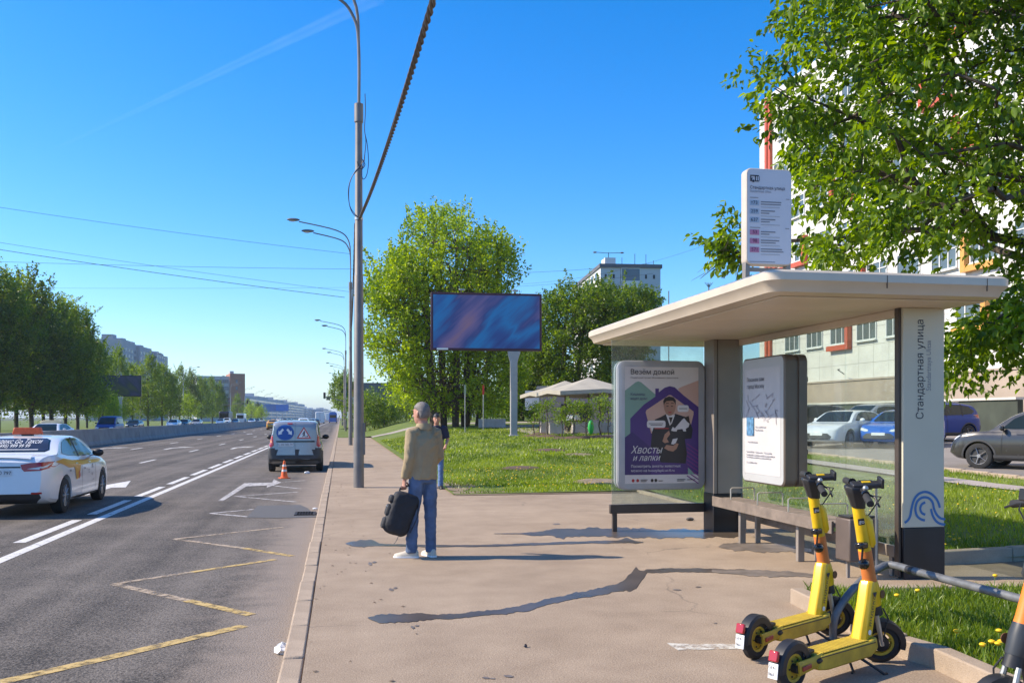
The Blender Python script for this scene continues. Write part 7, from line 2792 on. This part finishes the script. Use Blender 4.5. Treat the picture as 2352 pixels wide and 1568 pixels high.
HT = 9.0
tr = [(0, 0, -.1), (.05, .02, 1.2), (-.05, .05, 2.4), (-.15, .1, 3.4), (-.1, .2, 4.6), (0, .2, 6.0), (.1, .1, 7.5), (0, 0, 8.6)]
limbs(tr, KK, rng, .0085, .5, .26, .14).build('trunk', BARK, nt)
C, A, S, V = crown_leaves(KK, (0, 0, 3.5), rng, 5, 13, .42, .075, .118, -.15, .7, shade=.47)
A = A * .7 + np.array([0, 0, -.35])
link('crown', leaves_hex('crown', C, A, S, .56, V, rng), L_NEAR, nt, False)
# bare twigs left of the route sign
tw_ = MB()
rt = random.Random(5)
root_ = at(1712, 590, 13.6) - Vector(foot)
for k, (x, y) in enumerate(((1608, 640), (1618, 612), (1640, 598), (1632, 560), (1660, 640), (1690, 645), (1650, 575), (1672, 560))):
    e = at(x, y, 13.6 + rt.uniform(-.5, .5)) - Vector(foot)
    m_ = root_.lerp(e, .5) + Vector((0, 0, rt.uniform(.0, .12)))
    tw_.tube(catmull([root_, m_, e], 4), [.012 * (1 - i / 9) + .0025 for i in range(9)], 5, False)
    for j in range(3):
        b_ = root_.lerp(e, rt.uniform(.4, .95)) + Vector((0, 0, .05))
        tw_.tube([b_, b_ + Vector((rt.uniform(-.25, .05), rt.uniform(-.1, .1), rt.uniform(-.22, .18)))], [.004, .002], 4, False)
tw_.build('dead_twigs', BARK, nt)['kind'] = 'stuff'

# ---------------------------------------------------------------- grass
def grass(name, pts, h0, h1, wd, seed, label, m=L_GRASS, bend=.5):
    rng = np.random.default_rng(seed)
    N = len(pts)
    H = rng.uniform(h0, h1, N)
    a = rng.random(N) * 2 * np.pi
    lean = rng.random(N) * bend
    tip = np.stack([np.cos(a) * lean, np.sin(a) * lean, np.ones(N)], 1) * H[:, None]
    b = rng.random(N) * 2 * np.pi
    side = np.stack([np.cos(b), np.sin(b), np.zeros(N)], 1) * wd
    P = np.empty((N, 4, 3))
    P[:, 0] = pts - side * .5
    P[:, 1] = pts + side * .5
    P[:, 2] = pts + tip * .6 + side * .35
    P[:, 2, 2] += H * .08
    P[:, 3] = pts + tip
    me = bpy.data.meshes.new(name)
    me.vertices.add(4 * N)
    me.vertices.foreach_set('co', P.reshape(-1))
    me.loops.add(6 * N)
    base = (np.arange(N) * 4)[:, None]
    me.loops.foreach_set('vertex_index', (base + np.array([[0, 1, 2, 0, 2, 3]])).reshape(-1).astype(np.int32))
    me.polygons.add(2 * N)
    me.polygons.foreach_set('loop_start', (np.arange(2 * N) * 3).astype(np.int32))
    me.update(calc_edges=True)
    at_ = me.attributes.new('rnd', 'FLOAT', 'POINT')
    tint = .5 + .22 * np.sin(pts[:, 0] * 1.3 + 2 * np.sin(pts[:, 1] * .7)) + rng.normal(size=N) * .18
    at_.data.foreach_set('value', np.repeat(np.clip(tint, 0, 1), 4).astype(np.float32))
    me.validate()
    o = link(name, me, m, None, False)
    return tag(o, label, 'grass', None, 'stuff')


def scatter_rect(n, x0, x1, y0, y1, dz, rng, dens=None):
    out = []
    while len(out) < n:
        x, y = rng.uniform(x0, x1), rng.uniform(y0, y1)
        if dens is not None and rng.random() > dens(x, y):
            continue
        out.append((x, y, terrain(x, y) + dz))
    return np.array(out)


rng = np.random.default_rng(5)
lbp = [(p.x, p.y) for p in LB]
pts = []
xs, ys = [p[0] for p in lbp], [p[1] for p in lbp]
while len(pts) < 16000:
    x, y = rng.uniform(min(xs), max(xs)), rng.uniform(min(ys), max(ys))
    if inside(lbp, x, y):
        pts.append((x, y, .118))
grass('grass', np.array(pts), .035, .105, .010, 1, 'green grass on the raised lawn corner by the rack', bend=.9)


def patchy(x, y):
    return .45 + .55 * (.5 + .5 * math.sin(x * 1.7 + 1.3 * math.sin(y * .9))) * (.5 + .5 * math.sin(y * 1.1 + x * .6))


grass('grass', scatter_rect(26000, 6.75, 13.6, 9.6, 19.4, .045, rng, patchy), .04, .12, .014, 2, 'green grass on the lawn behind the shelter', bend=.9)
grass('grass', scatter_rect(9000, 14.5, 15.9, 9.6, 40, .02, rng, patchy), .04, .12, .02, 6, 'green grass on the strip beside the car park', bend=.9)
grass('grass', scatter_rect(30000, 2.55, 9.5, 19.5, 33, .015, rng, lambda x, y: patchy(x, y) * (1.0 if y < 24 else .7) * (.25 if (x - 2.8) ** 2 + (y - 20.6) ** 2 < .9 else 1)), .03, .09, .022, 3, 'green grass on the middle lawn beyond the pavement', bend=.8)
grass('grass', scatter_rect(22000, 2.6, 15.5, 30, 62, .01, rng, patchy), .05, .13, .05, 4, 'green grass on the far part of the lawn', bend=.8)
# dandelions
DY = mat('dandelion_yellow', (.80, .50, .01), .7, var=.15, vs=60)
DG = mat('dandelion_stem', (.10, .20, .04), .6, var=.1)


def dandelion(p, label, h=.10, r=.022):
    t = thing('dandelion', label, 'flower', p, rnd.random() * 6, 'dandelions in the grass by the rack')
    MB().tube([(0, 0, 0), (.004, 0, h * .6), (.008, .002, h)], .003, 5).build('stem', DG, t)
    MB().lathe([(.002, h - .012), (r * .6, h - .004), (r, h + .006), (r * .85, h + .014), (r * .3, h + .019), (.001, h + .019)], (.008, .002, 0), UP, 12).build('flower_head', DY, t)


for (x, y) in ((1145, 1372), (1208, 1350), (1232, 1362), (1262, 1350), (1240, 1266), (948, 1272), (537, 1002), (685, 966), (1215, 852), (1260, 1360)):
    a, b = zp(2200, 1230, 2.613, x, y)
    dandelion(gz(a, b + 14, .12), 'yellow dandelion in the grass of the raised lawn corner')
for (x, y) in ((908, 600), (930, 620)):
    a, b = zp(2200, 1230, 2.613, x, y)
    q = gt(a, b, .05)
    dandelion(Vector((q.x, q.y, terrain(q.x, q.y) + .05)), 'yellow dandelion at the foot of the lettered pillar')
dm = MB()
for k in range(420):
    if k < 210:
        x, y, dz = rng.uniform(6.8, 13.4), rng.uniform(9.8, 19.2), .05
    else:
        x, y, dz = rng.uniform(2.9, 9.0), rng.uniform(19.6, 27), .02
    z = terrain(x, y) + dz + rng.uniform(.06, .12)
    r_ = rng.uniform(.013, .022)
    dm.lathe([(.002, -.008), (r_, 0), (r_ * .5, .010)], (x, y, z), UP, 6)
tag(dm.build('dandelion_flowers', DY, None, False), 'scattered yellow dandelion flowers over the lawns', 'flowers', None, 'stuff')
# dug over earth spots on the lawn
for k, (x, y) in enumerate(((1200, 1077), (1330, 1046), (1262, 1035), (1378, 1108))):
    q = gt(x, y)
    o = MB().lathe([(.75, .0), (.5, .05), (.2, .07), (.01, .075)], (0, 0, 0), UP, 14).build('bare_earth', MULCH if k % 2 == 0 else G_DIRT, lawn_mid)
    o.location = (q.x, q.y, terrain(q.x, q.y) + .02)
    o.scale = (.9, 1.1, 1)
# dry leaves and crumbs along the kerb
dr = MB()
for k in range(90):
    x, y = -.24 + abs(rng.normal()) * .35, rng.uniform(1.5, 24)
    s_ = rng.uniform(.006, .022)
    a = rng.random() * 6.28
    dr.add([(x + s_ * math.cos(a + t), y + s_ * math.sin(a + t) * .8, .004 + .006 * (i % 2)) for i, t in enumerate((0, 1.6, 3.1, 4.6))], [(0, 1, 2, 3)])
tag(dr.build('crumbs', mat('crumb', (.19, .14, .10), .9, var=.3, vs=20), None, False), 'dry crumbs and leaf bits along the kerb', 'debris', None, 'stuff')
# ================================================================ PEOPLE
SKIN = mat('skin', (.46, .23, .16), .5, var=.08, vs=8)
DENIM = mat('denim', (.080, .125, .225), .8, var=.28, vs=7, bump=.15, bs=90)
DENIML = mat('denim_light', (.10, .17, .31), .8, var=.22, vs=7, bump=.15, bs=90)
KHAKI = mat('khaki_cloth', (.33, .25, .145), .8, var=.10, vs=7, bump=.25, bs=26)
NAVY = mat('navy_cloth', (.018, .022, .05), .8, var=.15, vs=8, bump=.2, bs=30)
HAIR = mat('grey_hair', (.17, .148, .135), .65, var=.22, vs=45, bump=.25, bs=120)
SHOE = mat('beige_shoe', (.55, .49, .40), .6, var=.1, vs=12)
DARKCL = mat('dark_cloth', (.02, .02, .024), .75, var=.25, vs=10, bump=.2, bs=50)


def rings_mb(mb, rows, n=18):
    """rows: (centre, half width x, half depth y); stacked ellipses"""
    rings = []
    for c, a, b in rows:
        rings.append([Vector(c) + Vector((a * math.cos(2 * math.pi * k / n), b * math.sin(2 * math.pi * k / n), 0)) for k in range(n)])
    return mb.loft(rings)


def hand_mb(mb, wrist, d, palm_n, curl=.6, side=1, hold=False):
    """palm and five bent fingers; d points from wrist to knuckles, palm_n out of the palm"""
    d, palm_n = Vector(d).normalized(), Vector(palm_n).normalized()
    s = d.cross(palm_n) * side
    w = Vector(wrist)
    mb.tube([w - d * .02, w + d * .03, w + d * .085], [(.024, .020), (.038, .016), (.040, .014)], 10)
    for k, (off, ln) in enumerate(((-.030, .062), (-.010, .075), (.010, .078), (.029, .068))):
        b = w + d * .082 + s * off
        a1 = (d + palm_n * curl * .6).normalized()
        a2 = (d * .4 + palm_n * (curl + .3)).normalized()
        a3 = (d * (-.3 if hold else .2) + palm_n).normalized()
        mb.tube([b - d * .012, b, b + a1 * ln * .42, b + a1 * ln * .42 + a2 * ln * .33, b + a1 * ln * .42 + a2 * ln * .33 + a3 * ln * .25], [.0095, .0095, .009, .0085, .0075], 7)
    b = w + d * .03 - s * .036
    t1 = (d * .7 - s * .6 + palm_n * .4).normalized()
    t2 = (d * .8 + palm_n * .7).normalized()
    mb.tube([b + s * .01, b + t1 * .035, b + t1 * .035 + t2 * .032], [.012, .011, .009], 7)
    return mb


def creases(co, seed, amp):
    """uneven cloth folds: crossed waves with wandering phase"""
    rg = np.random.default_rng(seed)
    w = np.zeros(len(co))
    for k in range(9):
        d = rg.normal(size=3)
        d /= np.linalg.norm(d)
        e = rg.normal(size=3) * 6
        f = rg.uniform(14, 58)
        ph = co @ d * f + 2.2 * np.sin(co @ e + k)
        mask = np.clip(np.sin(co @ (rg.normal(size=3) * 7) + k), 0, 1)
        w += mask * (1 - np.abs(np.sin(ph))) ** 2 * (22 / f)
    return amp * (w - w.mean())


def person(label, loc, yaw, J, clothes, scale=1.0, cap=False, sleeve=1.0, group=None, head_turn=0.0):
    """J: joints of a figure facing +y; one melted skin, clothing as child meshes"""
    r = thing('person', label, 'person', loc, yaw, group)
    r.scale = (scale,) * 3
    V3 = {k: Vector(v) for k, v in J.items() if isinstance(v, tuple)}
    HT_ = Matrix.Rotation(head_turn, 3, 'Z')
    hc = V3['head']

    def hp(x, y, z):
        return hc + HT_ @ Vector((x, y, z))
    b = MB()
    # skull, jaw, nose, ears, brow
    rr = []
    for z, w, f, bk in ((-.125, .030, .060, -.02), (-.105, .050, .080, -.055), (-.07, .062, .088, -.075), (-.03, .069, .090, -.092), (.02, .074, .088, -.102), (.06, .073, .080, -.100), (.095, .060, .060, -.082), (.118, .035, .030, -.05), (.125, .01, .0, -.02)):
        n = 18
        cy, hy = (f + bk) / 2, (f - bk) / 2
        rr.append([hp(w * math.cos(2 * math.pi * k / n), cy + hy * math.sin(2 * math.pi * k / n), z) for k in range(n)])
    b.loft(rr)
    b.tube([hp(0, .082, .025), hp(0, .102, -.015), hp(0, .112, -.03), hp(0, .09, -.042)], [.009, .011, .014, .010], 8)
    for s in (-1, 1):
        b.sphere(hp(s * .078, -.005, -.01), (.011, .022, .034), 8, 6)
        b.sphere(hp(s * .030, .080, .038), (.026, .012, .009), 8, 5)
        b.sphere(hp(s * .030, .083, .012), (.013, .008, .007), 8, 5)
    b.tube([hp(-.024, .088, -.070), hp(0, .095, -.069), hp(.024, .088, -.070)], .006, 6)
    nb = V3['neck']
    b.tube([nb - UP * .06, nb + UP * .02, hp(0, -.01, -.07)], [(.070, .070), (.058, .060), (.052, .058)], 14)
    # trunk and limbs
    rings_mb(b, [(V3['pelvis'] - UP * .08, .13, .10), (V3['pelvis'], .155, .115), (V3['pelvis'] + UP * .15, .13, .095), (V3['chest'], .145, .10), (V3['chest'] + UP * .10, .135, .09), (nb - UP * .03, .07, .07)])
    for s, k in ((-1, 'l'), (1, 'r')):
        b.tube([V3['sh_' + k] - Vector((s * .04, 0, 0)), V3['sh_' + k], V3['el_' + k], V3['wr_' + k]], [.055, .052, .040, .027], 10)
        b.tube([V3['hip_' + k] + UP * .03, V3['kn_' + k], V3['an_' + k]], [.085, .058, .038], 12)
        d = V3['wr_' + k] - V3['el_' + k]
        hand_mb(b, V3['wr_' + k], J.get('hd_' + k, d), J.get('pn_' + k, (-s, .2, 0)), J.get('curl_' + k, .5), s, J.get('hold_' + k, False))
        ft = Vector(J.get('toe_' + k, (s * .05, 1, 0)))
        ft = Vector((ft[0], ft[1], 0)).normalized()
        b.tube([V3['an_' + k], V3['an_' + k] - UP * .04 + ft * .03, V3['an_' + k] - UP * .055 + ft * .13], [.038, .04, .03], 8)
    body = link('body', fuse(b, .0075, 3, .4), SKIN, r, True, 0, 60)
    # hair
    h = MB()
    rr = []
    for z, w, f, bk in ((-.055, .071, .0, -.085), (-.02, .080, .01, -.103), (.03, .0815, .035, -.112), (.06, .081, .088, -.111), (.085, .074, .084, -.104), (.112, .058, .058, -.082), (.132, .032, .028, -.05), (.138, .008, .0, -.02)):
        n = 20
        cy, hy = (f + bk) / 2, (f - bk) / 2
        rr.append([hp(w * math.cos(2 * math.pi * k / n), cy + hy * math.sin(2 * math.pi * k / n), z) for k in range(n)])
    h.loft(rr)
    me = fuse(h, .008, 3, .5)
    rg = np.random.default_rng(3)
    hair = link('hair' if not cap else 'cap', me, HAIR if not cap else BLACK, r, True, 0, 70)
    if cap:
        MB().tube([hp(-.06, .07, .05), hp(0, .15, .045), hp(.06, .07, .05)], [.008, .012, .008], 8).build('visor', BLACK, hair)
    # top
    t = MB()
    g = clothes.get('ease', 0.02)
    hem = clothes['hem']
    rings_mb(t, [((0, 0, hem), .148 + g, .112 + g), ((0, 0, hem + .12), .150 + g, .110 + g), ((V3['chest'].x * .5, V3['chest'].y * .5, (hem + V3['chest'].z) / 2 + .05), .150 + g, .108 + g), (V3['chest'], .160 + g, .112 + g), (V3['chest'] + UP * .09, .152 + g, .100 + g), (nb - UP * .045, .095, .085), (nb - UP * .005, .076, .078)], 24)
    for s, k in ((-1, 'l'), (1, 'r')):
        e, w_, sh_ = V3['el_' + k], V3['wr_' + k], V3['sh_' + k]
        if sleeve >= 1:
            t.tube([sh_ - Vector((s * .07, 0, -.005)), sh_ + Vector((s * .005, 0, 0)), sh_.lerp(e, .5), e, e.lerp(w_, .5), w_ - (w_ - e).normalized() * .015], [.075 + g * .4, .068 + g * .4, .060 + g * .5, .055 + g * .4, .050 + g * .4, .040 + g * .3], 14)
        else:
            t.tube([sh_ - Vector((s * .07, 0, -.005)), sh_, sh_.lerp(e, .85)], [.08 + g * .4, .076 + g * .4, .066 + g * .4], 14)
    me = fuse(t, .011, 5, .5)
    co = np.empty(len(me.vertices) * 3)
    me.vertices.foreach_get('co', co)
    co = co.reshape(-1, 3)
    no = np.empty(len(me.vertices) * 3)
    me.vertices.foreach_get('normal', no)
    no = no.reshape(-1, 3)
    wr = creases(co, 5, .0095)
    co += no * wr[:, None]
    me.vertices.foreach_set('co', co.reshape(-1))
    top = link(clothes['top_name'], me, clothes['top'], r, True, 0, 70)
    if clothes.get('collar'):
        cl = MB()
        n = 18
        cl.loft([[nb + Vector((a * math.cos(2 * math.pi * k / n), a * math.sin(2 * math.pi * k / n) - .004, z)) for k in range(n)] for a, z in ((.082, -.035), (.074, .035), (.079, .038), (.098, -.01), (.095, -.035))], False)
        cl.build('collar', clothes['top'], top)
    # trousers
    j = MB()
    rings_mb(j, [((0, 0, V3['pelvis'].z - .10), .138, .112), (V3['pelvis'], .145, .112), (V3['pelvis'] + UP * .08, .140, .106)], 20)
    for s, k in ((-1, 'l'), (1, 'r')):
        h_, kn, an = V3['hip_' + k], V3['kn_' + k], V3['an_' + k]
        j.tube([h_ + UP * .02, h_.lerp(kn, .45), kn, kn.lerp(an, .5), an - UP * .03], [.092, .083, .070, .066, .066], 14)
    me = fuse(j, .011, 4, .5)
    co = np.empty(len(me.vertices) * 3)
    me.vertices.foreach_get('co', co)
    co = co.reshape(-1, 3)
    no = np.empty(len(me.vertices) * 3)
    me.vertices.foreach_get('normal', no)
    no = no.reshape(-1, 3)
    wr = creases(co, 9, .007)
    co += no * wr[:, None]
    me.vertices.foreach_set('co', co.reshape(-1))
    link('trousers', me, clothes['legs'], r, True, 0, 70)
    # shoes
    for s, k in ((-1, 'l'), (1, 'r')):
        ft = Vector(J.get('toe_' + k, (s * .15, 1, 0)))
        ft = Vector((ft[0], ft[1], 0)).normalized()
        sd = Vector((ft.y, -ft.x, 0))
        a = V3['an_' + k]
        c = Vector((a.x, a.y, 0))
        z0 = a.z - .085
        m = MB()
        rr = []
        for u, w_, hh in ((-.085, .022, .05), (-.075, .034, .085), (-.02, .041, .105), (.04, .043, .088), (.10, .048, .062), (.15, .047, .05), (.185, .036, .042), (.20, .016, .03)):
            rr.append([c + ft * u + sd * (w_ * x) + UP * (z0 + .005 + hh * zz) for x, zz in ((-1, 0), (-1.02, .3), (-.85, .72), (-.4, 1), (.4, 1), (.85, .72), (1.02, .3), (1, 0))])
        m.loft(rr)
        so = m.build('shoe', clothes['shoe'], r, True, .006)
        s2 = MB()
        rr = []
        for u, w_ in ((-.09, .026), (-.07, .040), (.04, .047), (.12, .052), (.17, .046), (.205, .020)):
            rr.append([c + ft * u + sd * (w_ * x) + UP * (z0 + zz) for x, zz in ((-1, 0), (-1, .022), (1, .022), (1, 0))])
        s2.loft(rr)
        s2.build('sole', clothes.get('sole', clothes['shoe']), so, True, .004)
    return r


# ---- the man waiting with a bag (seen from behind, looking down the road)
mp = gz(972, 1279)
yaw1 = -TH + math.radians(38)
J1 = dict(head=(-.015, .02, 1.655), neck=(0, -.005, 1.505), chest=(0, -.015, 1.28), pelvis=(0, 0, .96),
          sh_l=(-.160, -.01, 1.43), sh_r=(.160, -.01, 1.43), el_l=(-.205, -.03, 1.15), el_r=(.205, -.02, 1.16), wr_l=(-.225, .04, .90), wr_r=(.17, .17, 1.02),
          hip_l=(-.085, 0, .93), hip_r=(.085, 0, .93), kn_l=(-.10, .06, .50), kn_r=(.09, -.01, .50), an_l=(-.13, .05, .085), an_r=(.095, -.02, .085),
          toe_l=(-.75, .65, 0), toe_r=(.1, 1, 0), pn_l=(.2, .9, 0), curl_l=1.0, hold_l=True, hd_l=(-.05, .1, -1), pn_r=(-1, 0, 0), curl_r=.5)
m1 = person('man in khaki jacket and jeans seen from behind holding a black bag', mp, yaw1, J1, dict(hem=.90, top=KHAKI, top_name='jacket', legs=DENIM, shoe=SHOE, sole=WHITE, collar=True, ease=.022), 1.03, head_turn=.35)
# ---- his bag
hand = m1.matrix_world
bpy.context.view_layer.update()
hw = m1.matrix_world @ Vector((-.23, .055, .81))
bag = thing('travel_bag', 'black bag with strapped side pockets in the hand of the khaki jacket man', 'bag', (hw.x, hw.y, hw.z - .60), -TH + .25)
bg_ = MB()
tilt = Matrix.Rotation(.30, 3, 'Y')


def bp(x, y, z):
    return tilt @ Vector((x, y, z)) + Vector((-.03, 0, .31))


rr = []
for y, i in ((-.105, .07), (-.095, .03), (-.06, .0), (.06, .0), (.095, .03), (.105, .07)):
    rr.append([bp(x + .012 * math.sin(z * 9), y + .012 * math.sin(x * 14 + z * 8), z) for x, z in rrect(-.155 + i, .155 - i, -.27 + i, .24 - i, .085, 6)])
bg_.loft(rr)
bgm = fuse(bg_, .012, 8, .5)
cb_ = np.empty(len(bgm.vertices) * 3)
bgm.vertices.foreach_get('co', cb_)
nb_ = np.empty(len(bgm.vertices) * 3)
bgm.vertices.foreach_get('normal', nb_)
cb_, nb_ = cb_.reshape(-1, 3), nb_.reshape(-1, 3)
cb_ += nb_ * creases(cb_, 4, .004)[:, None]
bgm.vertices.foreach_set('co', cb_.reshape(-1))
bagb = link('body', bgm, DARKCL, bag, True, 0, 60)
for k, (z0, z1) in enumerate(((-.235, -.10), (-.08, .06), (.075, .17))):
    pr = [[bp(-.145 - o_, y, z) for y, z in rrect(-.075 + i, .075 - i, z0 + i, z1 - i, .03, 4)] for o_, i in ((0, 0), (.028, 0.004), (.038, .02))]
    pk = MB().loft(pr).build('pocket', DARKCL, bagb, True, 0, 50)
    MB().tube([bp(-.185, -.05, z1 - .03), bp(-.186, .05, z1 - .03)], .004, 6).build('zip', STEEL if k == 1 else BLACK, pk)
MB().tube(catmull([bp(-.09, 0, .235), bp(-.08, 0, .29), bp(.02, 0, .325), bp(.09, 0, .29), bp(.10, 0, .235)], 5), .011, 8).build('handle', BLACK, bag)
MB().tube(catmull([bp(.05, -.03, -.26), bp(.04, -.04, -.33), bp(.02, -.045, -.38)], 4), [(.018, .003)] * 9, 8).build('strap', BLACK, bag)
MB().tube(catmull([bp(.15, -.06, .18), bp(.185, -.09, .0), bp(.16, -.08, -.2)], 5), [(.02, .004)] * 11, 8).build('strap', BLACK, bag)
MB().box(bp(-.02, -.0925, .08), (.05, .004, .018), rot=tilt).build('badge', STEEL, bagb)

# ---- the man walking towards us behind him
p2 = gz(1003, 1121)
J2 = dict(head=(0, .02, 1.62), neck=(0, -.005, 1.475), chest=(0, -.015, 1.26), pelvis=(0, 0, .94),
          sh_l=(-.185, 0, 1.40), sh_r=(.185, 0, 1.40), el_l=(-.26, -.02, 1.13), el_r=(.25, -.06, 1.13), wr_l=(-.20, .16, .98), wr_r=(.24, .08, .90),
          hip_l=(-.085, 0, .91), hip_r=(.085, 0, .91), kn_l=(-.09, .10, .49), kn_r=(.09, .0, .49), an_l=(-.09, .14, .085), an_r=(.09, -.10, .09), pn_l=(1, 0, 0), pn_r=(-1, 0, 0))
person('man in navy top, light jeans and black cap walking behind the man with the bag', p2, math.pi - TH + .1, J2, dict(hem=.90, top=NAVY, top_name='shirt', legs=DENIML, shoe=BLACK, ease=.012), 1.0, cap=True, sleeve=.6)
# ---- two guests seated at the café
for k, (x, d) in enumerate(((1312, 53.2), (1323, 53.0))):
    g = gd(x, d)
    JS = dict(head=(0, .05, 1.20), neck=(0, .01, 1.06), chest=(0, 0, .85), pelvis=(0, -.05, .52),
              sh_l=(-.18, 0, .98), sh_r=(.18, 0, .98), el_l=(-.24, .10, .74), el_r=(.24, .10, .74), wr_l=(-.12, .30, .76), wr_r=(.12, .30, .76),
              hip_l=(-.09, 0, .50), hip_r=(.09, 0, .50), kn_l=(-.11, .42, .50), kn_r=(.11, .42, .50), an_l=(-.11, .44, .09), an_r=(.11, .44, .09), pn_l=(0, 0, -1), pn_r=(0, 0, -1))
    person(('person in a pale shirt seated with back to us at the café', 'person in a white shirt seated at the café beside the pale shirt')[k], g, -TH + .2 * k, JS, dict(hem=.50, top=(mat('pale_shirt', (.48, .52, .60), .8, var=.05), WHITE)[k], top_name='shirt', legs=DARKCL, shoe=BLACK, ease=.01), 1.0, cap=True)
    ch = thing('cafe_chair', ('dark café chair under the guest in the pale shirt', 'dark café chair under the guest in the white shirt')[k], 'chair', g, -TH + .2 * k)
    MB().bx(-.22, .22, -.25, .20, .38, .415).build('seat', BLACK, ch, True, .01)
    MB().bx(-.22, .22, -.29, -.255, .5, .72).build('backrest', BLACK, ch, True, .01)
    for sx in (-.2, .2):
        for sy in (-.27, .18):
            MB().bx(sx - .015, sx + .015, sy - .015, sy + .015, 0, .379 if sy > 0 else .72).build('leg', BLACK, ch)
# ================================================================ CONTRAIL
cm = bpy.data.materials.new('contrail')
cm.use_nodes = True
nt = cm.node_tree
nt.nodes.clear()
out = nt.nodes.new('ShaderNodeOutputMaterial')
tr_ = nt.nodes.new('ShaderNodeBsdfTransparent')
df = nt.nodes.new('ShaderNodeBsdfTranslucent')
df.inputs['Color'].default_value = (.9, .92, .95, 1)
lw = nt.nodes.new('ShaderNodeLayerWeight')
lw.inputs['Blend'].default_value = .5
tc = nt.nodes.new('ShaderNodeTexCoord')
nz = nt.nodes.new('ShaderNodeTexNoise')
nz.inputs['Scale'].default_value = .004
nz.inputs['Detail'].default_value = 6
nt.links.new(tc.outputs['Object'], nz.inputs['Vector'])
ml_ = nt.nodes.new('ShaderNodeMath')
ml_.operation = 'SUBTRACT'
ml_.inputs[0].default_value = 1.0
nt.links.new(lw.outputs['Facing'], ml_.inputs[1])
pw = nt.nodes.new('ShaderNodeMath')
pw.operation = 'POWER'
pw.inputs[1].default_value = 3.0
nt.links.new(ml_.outputs[0], pw.inputs[0])
m3 = nt.nodes.new('ShaderNodeMath')
m3.operation = 'MULTIPLY'
nt.links.new(pw.outputs[0], m3.inputs[0])
nt.links.new(nz.outputs['Fac'], m3.inputs[1])
m4 = nt.nodes.new('ShaderNodeMath')
m4.operation = 'MULTIPLY'
m4.inputs[1].default_value = .16
nt.links.new(m3.outputs[0], m4.inputs[0])
mx = nt.nodes.new('ShaderNodeMixShader')
nt.links.new(m4.outputs[0], mx.inputs['Fac'])
nt.links.new(tr_.outputs[0], mx.inputs[1])
d2 = nt.nodes.new('ShaderNodeBsdfDiffuse')
d2.inputs['Color'].default_value = (.9, .92, .95, 1)
add = nt.nodes.new('ShaderNodeAddShader')
nt.links.new(df.outputs[0], add.inputs[0])
nt.links.new(d2.outputs[0], add.inputs[1])
nt.links.new(add.outputs[0], mx.inputs[2])
nt.links.new(mx.outputs[0], out.inputs['Surface'])
A_, B_ = at(120, 345, 9500), at(870, -5, 6500)
pts = [A_.lerp(B_, i / 24) for i in range(25)]
ct = MB().tube(pts, [10 + 45 * (i / 24) for i in range(25)], 64, False).build('contrail', cm, None, True, 0, 80)
tag(ct, 'faint white aircraft trail high in the blue sky', 'contrail', None, 'stuff')

# ================================================================ AIR
hz = bpy.data.materials.new('haze_air')
hz.use_nodes = True
nt = hz.node_tree
nt.nodes.clear()
out = nt.nodes.new('ShaderNodeOutputMaterial')
pv = nt.nodes.new('ShaderNodeVolumePrincipled')
pv.inputs['Color'].default_value = (.80, .88, .97, 1)
pv.inputs['Density'].default_value = 0.00020
pv.inputs['Anisotropy'].default_value = 0.3
nt.links.new(pv.outputs[0], out.inputs['Volume'])
tag(MB().bx(-6100, 6100, -400, 9100, -1.9, 48).build('haze', hz, None, False), 'thin summer haze over the whole street', 'haze', None, 'stuff')
